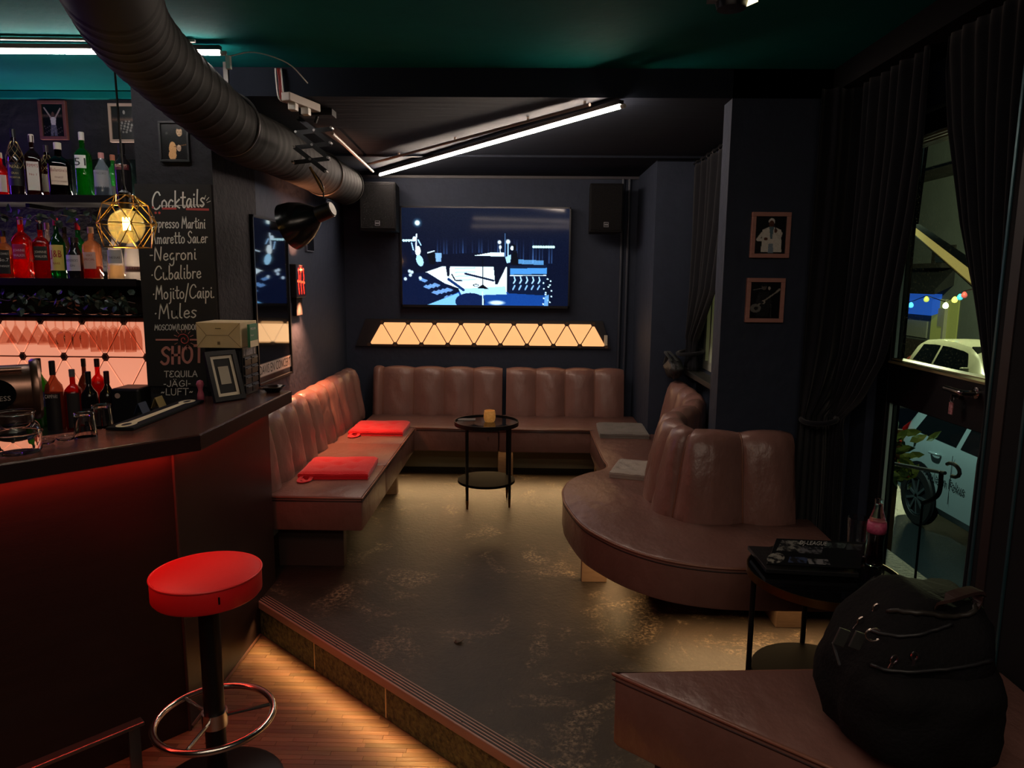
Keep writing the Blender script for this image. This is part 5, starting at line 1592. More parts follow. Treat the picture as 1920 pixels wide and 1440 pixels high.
# ---------------------------------------------------------------- scissor wall lamp
def scissor_lamp():
    top = PY(572, 190, 3.62)
    zt_ = ZA
    x0, y0 = -1.03, 3.62
    t = thing('scissor_lamp', 'black scissor-arm lamp with wide shade hanging by the duct', 'lamp', (x0, y0, ZA - 0.55))
    MB().box(x0 - 0.08, x0 + 0.08, y0 - 0.04, y0 + 0.04, ZA - 0.03, ZA).build('mount', BLACK, t)
    pts = [(PY(u, v, y0)) for u, v in ((560, 222), (622, 240), (556, 248), (620, 268), (553, 276), (616, 296), (550, 304), (612, 322))]
    L_, R_ = pts[0::2], pts[1::2]
    ext = Vector((0, 0.012, 0))
    for i in range(3):
        for (a, b, k) in ((L_[i], R_[i + 1], -1), (R_[i], L_[i + 1], 1)):
            d = (b - a).normalized()
            n = Vector((-d.z, 0, d.x)) * 0.011
            e = ext * k
            MB().hexa([a - n + e, b - n + e, b - n + e + Vector((0, .004, 0)), a - n + e + Vector((0, .004, 0)), a + n + e, b + n + e, b + n + e + Vector((0, .004, 0)), a + n + e + Vector((0, .004, 0))]).build('scissor_bar', BLACK, t)
    for p in L_ + R_ + [(L_[i] + R_[i + 1]) / 2 for i in range(3)]:
        MB().lathe([(0, -0.018), (0.006, -0.018), (0.006, 0.018), (0, 0.018)], p, n=10, rot=Matrix.Rotation(PI / 2, 3, 'X')).build('rivet', STEEL, t)
    MB().tube([(x0, y0, ZA - 0.02), (L_[0] + R_[0]) / 2], 0.008, 8).build('hanger', BLACK, t)
    j = PY(607, 372, y0)
    MB().tube([(L_[3] + R_[3]) / 2, j + Vector((0, 0, 0.03))], 0.007, 8).build('swivel', BRASS, t)
    MB().tube(smooth_path([(L_[3] + R_[3]) / 2, PY(604, 345, y0 + 0.01), j], 5), 0.004, 6).build('cable', BLACK, t)
    # shade: a bowl opening down-left towards the wall side
    ax = Vector((-0.80, 0.15, -0.30)).normalized()
    cx = PY(622, 392, y0)
    rot = ax.to_track_quat('Z', 'Y').to_matrix()
    MB().lathe([(0, 0.0), (0.038, 0.0), (0.040, 0.06), (0.040, 0.10), (0, 0.10)], cx, n=24, rot=rot).build('lamp_holder', BLACK, t, smooth=SM)
    MB().lathe([(0.040, 0.08), (0.062, 0.105), (0.092, 0.15), (0.112, 0.20), (0.120, 0.250), (0.117, 0.250), (0.109, 0.20), (0.089, 0.152), (0.058, 0.108), (0.036, 0.085)], cx, n=36, rot=rot, cap=False).build('shade', mat('gloss_black_shade', '0c0c0e', 0.22, spec=0.6), t, smooth=SM)
    MB().lathe([(0, 0.10), (0.02, 0.11), (0.032, 0.15), (0.03, 0.18), (0, 0.20)], cx, n=16, rot=rot).build('bulb', mat('bulb_off', '9a958c', 0.2), t, smooth=True)
    MB().lathe([(0.02, -0.006), (0.034, -0.006), (0.036, 0.0), (0.02, 0.0)], cx, n=20, rot=rot).build('vent_ring', mat('dull_steel', '4a4845', 0.5, metal=0.6), t)
scissor_lamp()

# ---------------------------------------------------------------- pendant with wire cage
pc = PY(237, 418, 2.75)
pdl = thing('pendant_lamp', 'gold wire cage pendant with glowing globe bulb over the bar', 'pendant lamp', (pc.x, pc.y, pc.z - 0.10))
def cage():
    Rw, Ru, Rl = 0.112, 0.078, 0.082
    rings = []
    for (r_, z_, n, ph) in ((0.035, 0.102, 6, 0.0), (Ru, 0.070, 6, PI / 6), (Rw, -0.004, 6, 0.0), (Rl, -0.092, 6, PI / 6)):
        rings.append([pc + Vector((r_ * math.cos(ph + k * PI / 3 + 0.12), r_ * math.sin(ph + k * PI / 3 + 0.12), z_)) for k in range(n)])
    def bar(a, b):
        MB().tube([a, b], 0.0019, 6).build('cage_rod', GOLD, pdl)
    for k in range(6):
        for r_ in rings:
            bar(r_[k], r_[(k + 1) % 6])
        bar(rings[0][k], rings[1][k])
        bar(rings[0][k], rings[1][k - 1])
        bar(rings[1][k], rings[2][k])
        bar(rings[1][k], rings[2][(k + 1) % 6])
        bar(rings[2][k], rings[3][k])
        bar(rings[2][k], rings[3][k - 1])
cage()
MB().lathe([(0.014, 0.05), (0.022, 0.052), (0.022, 0.112), (0.008, 0.122), (0.004, 0.14)], pc, n=16).build('socket', BLACK, pdl, smooth=SM)
MB().tube([pc + Vector((0, 0, 0.13)), (pc.x - 0.005, pc.y, ZC - 0.0005)], 0.004, 8).build('cord', BLACK, pdl)
MB().lathe([(0.0, -0.078), (0.030, -0.072), (0.052, -0.052), (0.064, -0.022), (0.064, 0.000), (0.055, 0.024), (0.036, 0.042), (0.016, 0.052)], pc, n=28).build('globe_bulb', glass('bulb_glass', 'f6e2a0', 0.01, 1.35, trans=0.10), pdl, smooth=True)
fil = mat('filament', 'ffd080', 0.5, emit=(1.0, 0.72, 0.30), es=60.0)
MB().tube([pc + Vector((0.012 * math.cos(k * PI / 3), 0.012 * math.sin(k * PI / 3), 0.018 if k % 2 else -0.026)) for k in range(7)], 0.0032, 6).tube([pc + Vector((-0.006, 0.004, -0.026)), pc + Vector((0.006, -0.004, 0.02))], 0.0032, 6).build('filament', fil, pdl)
MB().tube([pc + Vector((0, 0, 0.05)), pc + Vector((0, 0, 0.016))], 0.005, 8).build('filament_stem', GLASSC, pdl)
point_light('pendant_light', pc + Vector((0, 0, -0.003)), 1.6, (1.0, 0.70, 0.32), 0.012)

# ---------------------------------------------------------------- pictures
def performer(kind, W=60, H=80):
    c = Canvas(W, H, '08080a')
    if kind == 'arms':
        c.put(np.clip(0.5 - np.abs(c.Y - 0.36) * 6, 0, 1) * (np.sin(c.X * 60) * 0.2 + 0.7), 'd89a80')
        c.ell(0.5, 0.30, 0.06, 0.06, '5a3a30')
        c.poly([(0.36, 0.40), (0.64, 0.40), (0.60, 0.64), (0.40, 0.64)], 'c8c0b8')
        c.line([(0.40, 0.42), (0.12, 0.12)], 0.06, 'a08a80')
        c.line([(0.60, 0.42), (0.86, 0.14)], 0.06, 'a08a80')
        c.poly([(0.38, 0.64), (0.62, 0.64), (0.66, 0.98), (0.52, 0.98), (0.5, 0.75), (0.46, 0.98), (0.34, 0.98)], '5a5a66')
        for k in range(20):
            c.ell(0.08 + 0.84 * ((k * 37) % 19) / 19, 0.68 + 0.25 * ((k * 11) % 7) / 7, 0.03, 0.02, '8a8078', 0.6)
    elif kind == 'band':
        c.put(np.clip(0.5 - np.abs(c.Y - 0.40) * 5, 0, 1), 'd8987a')
        c.ell(0.55, 0.18, 0.05, 0.06, 'b0a8a0')
        for k in range(26):
            c.ell(0.3 + 0.6 * ((k * 29) % 17) / 17, 0.45 + 0.35 * ((k * 13) % 11) / 11, 0.05, 0.03, 'b8b0a8', 0.7)
    elif kind == 'guitar_seated':
        c.ell(0.72, 0.22, 0.12, 0.13, 'b89878')
        c.ell(0.72, 0.10, 0.125, 0.05, '100c0a')
        c.ell(0.66, 0.22, 0.02, 0.012, '201410')
        c.ell(0.78, 0.22, 0.02, 0.012, '201410')
        c.line([(0.68, 0.29), (0.77, 0.29)], 0.015, '5a3020')
        c.poly([(0.15, 0.95), (0.22, 0.50), (0.55, 0.36), (0.95, 0.40), (1.0, 0.95)], '0e0e10')
        c.ell(0.42, 0.70, 0.15, 0.20, 'c89868')
        c.ell(0.40, 0.88, 0.16, 0.14, 'c89868')
        c.line([(0.50, 0.64), (0.98, 0.58)], 0.04, '6a4a30')
        c.ell(0.68, 0.68, 0.09, 0.09, 'c8a890')
        for k in range(4):
            c.line([(0.60 + k * 0.04, 0.64), (0.66 + k * 0.04, 0.75)], 0.012, '6a4838')
        c.ell(0.20, 0.26, 0.08, 0.06, '5a5a58', 0.7, 0.6)
    elif kind == 'white_suit':
        c.ell(0.52, 0.14, 0.10, 0.09, 'd8d4d0')
        c.ell(0.52, 0.20, 0.085, 0.09, '5a3a2c')
        c.line([(0.48, 0.235), (0.56, 0.235)], 0.02, '1a100c')
        c.poly([(0.22, 0.95), (0.24, 0.36), (0.45, 0.28), (0.60, 0.28), (0.84, 0.36), (0.88, 0.95)], 'd4d0c8')
        c.poly([(0.45, 0.28), (0.60, 0.28), (0.56, 0.60), (0.50, 0.60)], '5a7480')
        c.line([(0.24, 0.45), (0.10, 0.62), (0.36, 0.62)], 0.10, 'd0ccc4')
        c.ell(0.36, 0.60, 0.06, 0.04, '5a3a2c')
        c.line([(0.84, 0.45), (0.80, 0.58), (0.66, 0.42)], 0.09, 'c8c4bc')
        c.ell(0.66, 0.38, 0.05, 0.06, '5a3a2c')
        c.line([(0.60, 0.24), (0.68, 0.36)], 0.03, '3a3a40')
        c.poly([(0.46, 0.72), (0.60, 0.72), (0.62, 0.98), (0.44, 0.98)], '8090a0')
    else:
        c.ell(0.45, 0.12, 0.09, 0.10, '5a5450')
        c.ell(0.45, 0.07, 0.10, 0.06, '141414')
        c.line([(0.10, 0.22), (0.40, 0.17)], 0.02, '7a7a78')
        c.poly([(0.22, 0.95), (0.30, 0.28), (0.60, 0.25), (0.72, 0.50), (0.62, 0.95)], '1c1e1f')
        c.ell(0.62, 0.17, 0.04, 0.05, 'a8a098')
        c.ell(0.20, 0.72, 0.18, 0.12, '6a6a66')
        c.ell(0.22, 0.72, 0.07, 0.05, '202020')
        c.line([(0.30, 0.62), (0.92, 0.24)], 0.045, '8a867e')
        c.line([(0.86, 0.28), (0.96, 0.20)], 0.07, '8a867e')
        c.ell(0.45, 0.55, 0.06, 0.05, '9a948a')
        c.line([(0.30, 0.36), (0.25, 0.55), (0.42, 0.56)], 0.09, '26282a')
        c.line([(0.70, 0.60), (0.72, 0.98)], 0.02, '3a3a3a')
    return c.noise(0.03)

def frame(label, corners, kind, fm_, border, depth=0.02, axis='Y', matw=0.0, group='framed concert photographs', matm=None):
    """upright frame; corners = (x0, x1, z0, z1) on plane y (axis Y)"""
    x0, x1, z0, z1, y = corners
    t = thing('picture_frame', label, 'picture frame', ((x0 + x1) / 2, y, z0), group=group)
    mb = MB()
    for b_ in ((x0, x1, z0, z0 + border), (x0, x1, z1 - border, z1)):
        mb.box(b_[0], b_[1], y - depth, y, b_[2], b_[3])
    for b_ in ((x0, x0 + border), (x1 - border, x1)):
        mb.box(b_[0], b_[1], y - depth, y, z0 + border, z1 - border)
    mb.build('frame', fm_, t, bevel=0.0015)
    MB().box(x0 + border * .5, x1 - border * .5, y - depth * 0.5, y - 0.001, z0 + border * .5, z1 - border * .5).build('backing', INK, t)
    b = border + matw
    if matw:
        MB().box(x0 + border, x1 - border, y - depth * 0.55, y - depth * 0.5, z0 + border, z1 - border).build('mount', matm or INK, t)
    picture('photograph', performer(kind), (x0 + b, y - depth * 0.6, z1 - b), (x1 - b, y - depth * 0.6, z1 - b), (x0 + b, y - depth * 0.6, z0 + b), PRINT, t)
    return t
RW = mat('red_brown_frame', '6a3a34', 0.5, var=(20, 0.3, '5a302b'))
PW = mat('pale_frame', 'b89c8c', 0.5)
CW = mat('copper_wood_frame', 'b8847a', 0.45, var=(16, 0.3, 'a87468'), stretch=(1, 1, 5))
def onY(u0, v0, u1, v1, y):
    a, b = PY(u0, v0, y), PY(u1, v1, y)
    return (min(a.x, b.x), max(a.x, b.x), min(a.z, b.z), max(a.z, b.z), y)
frame('small red-brown framed photo of a performer with raised arms', onY(74, 190, 131, 263, 3.799), 'arms', RW, 0.016)
frame('small pale framed photo beside the pillar above the bottles', onY(205, 195, 262, 268, 3.799), 'band', PW, 0.014)
frame('black framed photo of a seated guitarist above the chalkboard', onY(299, 228, 359, 305, YP - 0.001), 'guitar_seated', mat('black_frame', '0e0e10', 0.45), 0.010, matw=0.004)
frame('copper-wood framed photo of a singer in a white suit', onY(1409, 398, 1476.5, 484, 3.349), 'white_suit', CW, 0.019)
frame('copper-wood framed photo of a guitarist in the dark', onY(1399.5, 521, 1465.5, 604.5, 3.349), 'guitar_standing', CW, 0.019)
# tall glossy poster on the left wall (plane x = XL)
po = thing('poster', 'tall glossy framed jazz poster on the left wall beside the bar', 'poster', (XL + 0.01, 4.13, 0.92))
PYA, PYB, PZ0, PZ1 = 3.845, 4.41, 0.925, 1.855
MB().box(XL, XL + 0.012, PYA, PYB, PZ0, PZ1).build('backing', INK, po)
def poster_canvas():
    c = Canvas(56, 92, '08080b')
    c.poly([(0.05, 0.68), (0.35, 0.60), (0.80, 0.64), (1.0, 0.9), (0.0, 0.9)], '17171a')
    c.ell(0.6, 0.72, 0.25, 0.12, '26262a', 0.7, 0.8)
    c.poly([(0.0, 0.885), (1.0, 0.885), (1.0, 0.96), (0.0, 0.96)], 'd8ccc4')
    return c
GLOSSP = mat('poster_gloss', rough=0.03, spec=1.0, attr='Col', coat=1.0)
picture('print', poster_canvas(), (XL + 0.0125, PYA + .012, PZ1 - .012), (XL + 0.0125, PYB - .012, PZ1 - .012), (XL + 0.0125, PYA + .012, PZ0 + .012), GLOSSP, po)
text('lettering', 'DAVIS EN CONCERT', INK, (XL + 0.013, PYA + 0.022, PZ0 + 0.058), (0, 1, 0), (0, 0, 1), 0.052, po, width=PYB - PYA - 0.044)
pf = MB()
for y0, y1, z0, z1 in ((PYA, PYB, PZ0, PZ0 + .012), (PYA, PYB, PZ1 - .012, PZ1), (PYA, PYA + .012, PZ0, PZ1), (PYB - .012, PYB, PZ0, PZ1)):
    pf.box(XL, XL + 0.02, y0, y1, z0, z1)
pf.build('frame', mat('poster_frame', '15151a', 0.35), po)
# up-down wall lamp carrying a small red lit sign
sg = PX(566, 527, XL + 0.05)
rs_ = thing('wall_lamp', 'dark up-down wall lamp with a small red lit sign on the left wall', 'wall lamp', (XL + 0.03, sg.y, sg.z - 0.17))
MB().box(XL, XL + 0.030, sg.y - 0.06, sg.y + 0.06, sg.z - 0.22, sg.z - 0.01).build('lamp_body', MATTE, rs_, bevel=0.004)
MB().box(XL, XL + 0.045, sg.y - 0.095, sg.y + 0.095, sg.z - 0.105, sg.z + 0.105).build('sign_box', mat('sign_frame', '1a1414', 0.4), rs_, bevel=0.004)
def sign_canvas():
    c = Canvas(40, 44, '1a0404')
    for k, x in enumerate((0.22, 0.5, 0.78)):
        c.line([(x, 0.12), (x + 0.05 * (-1) ** k, 0.40), (x - 0.04, 0.62), (x + 0.03, 0.88)], 0.11, 'ff3018')
    c.line([(0.10, 0.5), (0.90, 0.55)], 0.08, 'ff5a30')
    c.line([(0.15, 0.15), (0.85, 0.12)], 0.05, 'ff8060', 0.8)
    return c
picture('lit_face', sign_canvas(), (XL + 0.0458, sg.y - .085, sg.z + .095), (XL + 0.0458, sg.y + .085, sg.z + .095), (XL + 0.0458, sg.y - .085, sg.z - .095), mat('red_sign_face', rough=0.3, attr='Col', emit_attr=1.6), rs_)
spot_light('wall_lamp_up', (XL + 0.07, sg.y, sg.z + 0.05), (XL + 0.02, sg.y, sg.z + 1), 55.0, (1.0, 0.36, 0.16), 90, 0.9)
spot_light('wall_lamp_down', (XL + 0.07, sg.y, sg.z - 0.12), (XL + 0.02, sg.y, sg.z - 1), 95.0, (1.0, 0.36, 0.16), 100, 0.9)
sf = PX(581, 452, XL + 0.01)
sm_ = thing('picture_frame', 'small dark frame with pale edge behind the scissor lamp shade', 'picture frame', (XL, sf.y, sf.z - 0.05), group=None)
MB().box(XL, XL + 0.014, sf.y - 0.08, sf.y + 0.08, sf.z - 0.07, sf.z + 0.10).build('frame', mat('thin_blue_frame', '5a6070', 0.4), sm_)
MB().box(XL + 0.0142, XL + 0.0155, sf.y - 0.074, sf.y + 0.074, sf.z - 0.064, sf.z + 0.094).build('photograph', mat('dark_photo', '101118', 0.2), sm_)

# ---------------------------------------------------------------- chalkboard
YC = YP - 0.012
cbx0, cbx1 = PY(262, 500, YC).x, PY(402, 500, YC).x
cbz0, cbz1 = 1.0, PY(340, 345, YC).z
ch = thing('chalkboard', 'tall black chalkboard with handwritten cocktail menu on the pillar', 'chalkboard', ((cbx0 + cbx1) / 2, YC, cbz0))
MB().box(cbx0, min(cbx1, XL - 0.002), YC, YP - 0.001, 0.99, cbz1).build('board', BOARD, ch)
GLY = {
 'C': (.75, [[(.7, .82), (.55, 1), (.3, .95), (.08, .6), (.1, .2), (.35, 0), (.6, .08), (.72, .2)]]),
 'o': (.5, [[(.25, .5), (.08, .4), (.06, .15), (.22, 0), (.42, .1), (.44, .35), (.28, .5)]]),
 'c': (.45, [[(.42, .42), (.25, .5), (.07, .3), (.1, .08), (.28, 0), (.44, .1)]]),
 'k': (.5, [[(.1, 1), (.1, 0)], [(.45, .5), (.12, .22), (.48, 0)]]),
 't': (.4, [[(.2, .9), (.2, .15), (.3, 0), (.4, .06)], [(.02, .6), (.4, .6)]]),
 'a': (.5, [[(.42, .45), (.22, .5), (.06, .28), (.12, .03), (.28, .05), (.42, .42), (.42, .1), (.5, 0)]]),
 'i': (.22, [[(.1, .5), (.1, .08), (.2, 0)], [(.1, .7), (.11, .75)]]),
 'l': (.25, [[(.1, 1), (.08, .15), (.22, 0)]]),
 's': (.42, [[(.38, .45), (.2, .5), (.08, .38), (.34, .16), (.2, 0), (.04, .06)]]),
 'E': (.6, [[(.55, .95), (.2, 1), (.1, .78), (.32, .55), (.08, .4), (.06, .1), (.3, 0), (.58, .1)]]),
 'p': (.48, [[(.08, .5), (.08, -.4)], [(.08, .38), (.28, .5), (.44, .3), (.3, .04), (.08, .1)]]),
 'r': (.36, [[(.08, .5), (.08, 0)], [(.08, .3), (.2, .48), (.36, .46)]]),
 'e': (.45, [[(.08, .26), (.4, .3), (.3, .5), (.1, .4), (.07, .12), (.25, 0), (.43, .1)]]),
 'M': (.8, [[(.05, 0), (.15, 1)], [(.15, 1), (.38, .35)], [(.38, .35), (.62, 1)], [(.62, 1), (.74, 0)]]),
 'n': (.5, [[(.08, .5), (.08, 0)], [(.08, .32), (.26, .5), (.4, .38), (.42, 0)]]),
 'A': (.7, [[(.02, 0), (.32, 1)], [(.32, 1), (.62, 0)], [(.12, .35), (.55, .35)]]),
 'm': (.72, [[(.06, .5), (.06, 0)], [(.06, .32), (.2, .5), (.32, .36), (.33, 0)], [(.33, .32), (.47, .5), (.6, .36), (.62, 0)]]),
 'S': (.58, [[(.54, .86), (.34, 1), (.1, .82), (.2, .58), (.46, .4), (.42, .08), (.2, 0), (.03, .14)]]),
 'u': (.5, [[(.08, .5), (.1, .1), (.25, 0), (.4, .14), (.42, .5)], [(.42, .5), (.42, .08), (.5, 0)]]),
 'v': (.45, [[(.04, .5), (.2, 0)], [(.2, 0), (.42, .5)]]),
 'N': (.72, [[(.06, 0), (.1, 1)], [(.1, 1), (.56, 0)], [(.56, 0), (.62, 1)]]),
 'g': (.48, [[(.42, .45), (.22, .5), (.07, .26), (.2, .04), (.4, .2), (.42, .48)], [(.42, .48), (.4, -.25), (.22, -.42), (.05, -.28)]]),
 'b': (.48, [[(.08, 1), (.08, .05)], [(.08, .05), (.28, 0), (.44, .22), (.3, .46), (.08, .34)]]),
 'L': (.5, [[(.1, 1), (.08, .05)], [(.08, .05), (.48, .02)]]),
 'j': (.3, [[(.2, .5), (.2, -.2), (.06, -.36)], [(.2, .7), (.21, .75)]]),
 '/': (.4, [[(.36, 1.1), (.04, -.25)]]), '.': (.15, [[(.06, .02), (.09, .05)]]),
 '-': (.3, [[(.04, .4), (.24, .4)]]), '*': (.2, [[(.06, .35), (.10, .38)]]), ' ': (.25, []),
 '~': (.4, [[(.04, .35), (.14, .5), (.24, .35), (.34, .5)]]),
 'T': (.6, [[(.02, 1), (.58, 1)], [(.3, 1), (.3, 0)]]),
 'Q': (.7, [[(.35, 1), (.08, .75), (.08, .25), (.35, 0), (.6, .25), (.6, .75), (.35, 1)], [(.42, .25), (.68, -.05)]]),
 'O': (.7, [[(.35, 1), (.08, .75), (.08, .25), (.35, 0), (.6, .25), (.6, .75), (.35, 1)]]),
 'U': (.6, [[(.06, 1), (.08, .2), (.3, 0), (.52, .2), (.54, 1)]]), 'I': (.2, [[(.1, 1), (.1, 0)]]),
 'J': (.48, [[(.4, 1), (.4, .2), (.2, 0), (.03, .2)]]),
 'G': (.7, [[(.6, .85), (.35, 1), (.08, .6), (.15, .12), (.4, 0), (.62, .2), (.62, .45), (.4, .45)]]),
 'F': (.55, [[(.08, 0), (.08, 1)], [(.08, 1), (.52, 1)], [(.08, .55), (.42, .55)]]),
 'W': (.82, [[(.03, 1), (.2, 0)], [(.2, 0), (.4, .75)], [(.4, .75), (.6, 0)], [(.6, 0), (.78, 1)]]),
 'D': (.62, [[(.08, 0), (.08, 1)], [(.08, 1), (.4, .9), (.56, .5), (.4, .08), (.08, 0)]]),
 'H': (.6, [[(.08, 1), (.08, 0)], [(.5, 1), (.5, 0)], [(.08, .5), (.5, .5)]]),
 'Ä': (.7, [[(.02, 0), (.32, 1)], [(.32, 1), (.62, 0)], [(.12, .35), (.55, .35)], [(.2, 1.2), (.22, 1.24)], [(.44, 1.2), (.46, 1.24)]])}
def handwriting(s, u0, v0, u1, v1, cap, wd, m, name='chalk_lettering', gap=0.08):
    """strokes from pixel (u0, v0) to (u1, v1) on the board, cap height in pixels"""
    a, b = PY(u0, v0, YC), PY(u1, v1, YC)
    up = PY(u0, v0 - cap, YC) - a
    tot = sum(GLY[c][0] + gap for c in s) - gap
    ux = (b - a) / tot
    mb = MB()
    nY = Vector((0, -0.0012, 0))
    x = 0.0
    for c in s:
        gw, strokes = GLY[c]
        for st_ in strokes:
            pts = [a + ux * (x + px_) + up * py_ + nY for px_, py_ in st_]
            path = smooth_path(pts, 4) if len(pts) > 2 else pts
            vs_ = []
            for i, p in enumerate(path):
                d = path[min(i + 1, len(path) - 1)] - path[max(0, i - 1)]
                n = Vector((-d.z, 0, d.x))
                n = n.normalized() * wd / 2 if n.length > 1e-9 else Vector((wd / 2, 0, 0))
                if i in (0, len(path) - 1):
                    p = p + d.normalized() * (wd * 0.4 * (-1 if i == 0 else 1))
                vs_ += [p - n, p + n]
            mb.add(vs_, [(2 * i, 2 * i + 1, 2 * i + 3, 2 * i + 2) for i in range(len(path) - 1)])
        x += gw + gap
    return mb.build(name, m, ch)
W1 = 0.0062
for s, u0, v0, u1, v1, cap, wd, m_ in (
    ('Cocktails', 285, 393, 384, 387, 32, 0.0068, CHALK), ('Espresso Martini', 282, 427, 385, 428, 21, 0.0048, CHALK),
    ('Amaretto Sauer', 284, 457, 389, 455, 22, 0.0050, CHALK), ('-Negroni', 281, 489, 368, 486, 25, 0.0055, CHALK),
    ('*Cubalibre', 284, 525, 377, 521, 25, 0.0055, CHALK), ('*Mojito/Caipi.', 287, 561, 402, 558, 25, 0.0055, CHALK),
    ('*Mules', 290, 598, 369, 595, 27, 0.0058, CHALK), ('MOSCOW/LONDON', 290, 619, 372, 618, 10, 0.0034, CHALK),
    ('SHOT', 302, 683, 382, 678, 31, 0.0125, CHALKP), ('TEQUILA', 308, 707, 371, 706, 11, 0.0040, CHALK),
    ('-JÄGI-', 307, 725, 358, 724, 11, 0.0040, CHALK), ('~LUFT~', 302, 741, 362, 740, 12, 0.0040, CHALK)):
    handwriting(s, u0, v0, u1, v1, cap, wd, m_)
def chalk_bar(u0, v0, u1, v1, wd, m):
    a, b = PY(u0, v0, YC), PY(u1, v1, YC)
    n = Vector((0, 0, wd / 2))
    o = Vector((0, -0.0014, 0))
    MB().add([a - n + o, b - n + o, b + n + o, a + n + o], [(0, 1, 2, 3)]).build('chalk_line', m, ch)
chalk_bar(304, 391, 331, 391, 0.009, CHALKR)
chalk_bar(349, 392, 392, 393, 0.010, CHALKR)
chalk_bar(304, 386, 384, 384, 0.0025, CHALK)
chalk_bar(292, 637, 334, 637, 0.008, CHALKP)
chalk_bar(356, 637, 376, 637, 0.008, CHALKP)
sc_ = PY(345, 637, YC) + Vector((0, -0.0014, 0))
sp = [sc_ + Vector((0.004 + 0.0018 * k, 0, 0)).length * Vector((math.cos(k * 0.6), 0, math.sin(k * 0.6))) for k in range(16)]
MB().tube(sp, 0.0022, 4).build('chalk_sun', CHALKR, ch)
ry = MB()
for k in range(14):
    d = Vector((math.cos(k * PI / 7), 0, math.sin(k * PI / 7)))
    ry.tube([sc_ + d * 0.036, sc_ + d * 0.052], 0.0012, 4)
ry.build('chalk_rays', CHALKP, ch)
for u, v in ((287, 389), (292, 399), (299, 399)):
    p = PY(u, v, YC)
    MB().lathe([(0, 0.0), (0.0055, 0.0), (0.0055, 0.001), (0, 0.001)], p + Vector((0, -0.0005, 0)), n=10, rot=Matrix.Rotation(PI / 2, 3, 'X')).build('chalk_dot', CHALKR, ch)
for u0, v0, u1, v1 in ((383, 374, 386, 366), (387, 376, 392, 370), (388, 380, 395, 377)):
    a, b = PY(u0, v0, YC), PY(u1, v1, YC)
    MB().tube([a + Vector((0, -.001, 0)), b + Vector((0, -.001, 0))], 0.0016, 4).build('chalk_ray', CHALK, ch)
# ---------------------------------------------------------------- curtains
def curtain(name, label, path, inner, ztop, zbot, ztie, nf, amp, w_tie, w_bot, group='dark curtains', tie=True, n_s=110, n_z=44, flare_z=None):
    """cloth hung along a plan path; inner = [(z, arc length of the free edge)], gathered at ztie"""
    at, nrm, L = resample(path)
    t = thing('curtain', label, 'curtain', (*at(0)[:2], zbot), group=group)
    zs = [ztop + (zbot - ztop) * k / n_z for k in range(n_z + 1)]
    def width(z):
        if z <= ztie:
            f = min(1.0, (ztie - z) / max(0.05, (ztie - zbot)))
            return w_tie + (w_bot - w_tie) * (f ** 0.6)
        pts = sorted(inner + [(ztie, w_tie)])
        for (z0, a0), (z1, a1) in zip(pts[:-1], pts[1:]):
            if z0 <= z <= z1:
                return a0 + (a1 - a0) * (z - z0) / max(1e-6, z1 - z0)
        return pts[-1][1]
    rows = []
    for z in zs:
        wv = width(z)
        row = []
        comp = 1 - wv / L
        for i in range(n_s + 1):
            s = i / n_s
            p, n = at(s * wv), nrm(s * wv)
            a = amp * (0.65 + 0.6 * comp) * (1 if z > ztie + 0.1 or z < ztie - 0.05 else 0.75)
            d = a * math.sin(2 * PI * nf * s + 0.6 * math.sin(z * 2.1 + s * 5)) + 0.4 * a * math.sin(2 * PI * nf * 0.37 * s + z)
            row.append((p.x + n.x * d, p.y + n.y * d, z))
        rows.append(row)
    mb = MB().grid(rows)
    o = mb.build('cloth', CURT, t, smooth=True)
    md = o.modifiers.new('thickness', 'SOLIDIFY')
    md.thickness = 0.003
    if tie:
        p0, p1 = at(0), at(w_tie)
        c = (p0 + p1) / 2
        rr = max(0.03, (p1 - p0).length / 2 + 0.012)
        MB().tube([(c.x + rr * math.cos(a * PI / 12) * (0.75), c.y + rr * math.sin(a * PI / 12), ztie + 0.012 * math.cos(a * PI / 12)) for a in range(24)], 0.012, 8, closed=True).build('tie_back', CURT, t, smooth=True)
    return t
# left curtain of the door
XC = 1.43
pin = [PX(u, v, XC) for u, v in ((1748, 105), (1735, 250), (1716, 380), (1690, 520), (1657, 672), (1612, 752))]
pth = [(1.285, 3.280), (1.37, 3.270), (1.425, 3.25), (XC, 3.10), (XC, 2.40)]
_, _, PL = resample(pth)
off_ = PL - (3.10 - 2.40)
curtain('curtain', 'dark curtain tied back left of the glazed door', pth, [(2.40, off_ + 3.10 - pin[0].y)] + [(p.z, off_ + 3.10 - p.y) for p in pin], 2.36, 0.16, 0.90, 9, 0.020, 0.20, 0.26)
# right curtain of the door
pin = [PX(u, v, XC) for u, v in ((1770, 100), (1776, 240), (1800, 420), (1836, 600), (1862, 720))]
pth = [(XC, 2.135), (XC, 2.55)]
curtain('curtain', 'dark curtain right of the glazed door beside the post', [(1.43, 2.60), (1.43, 2.135)][::-1], [(2.40, pin[0].y - 2.135)] + [(p.z, max(0.05, p.y - 2.135)) for p in pin], 2.36, 0.01, 1.05, 7, 0.012, 0.05, 0.055, tie=False)
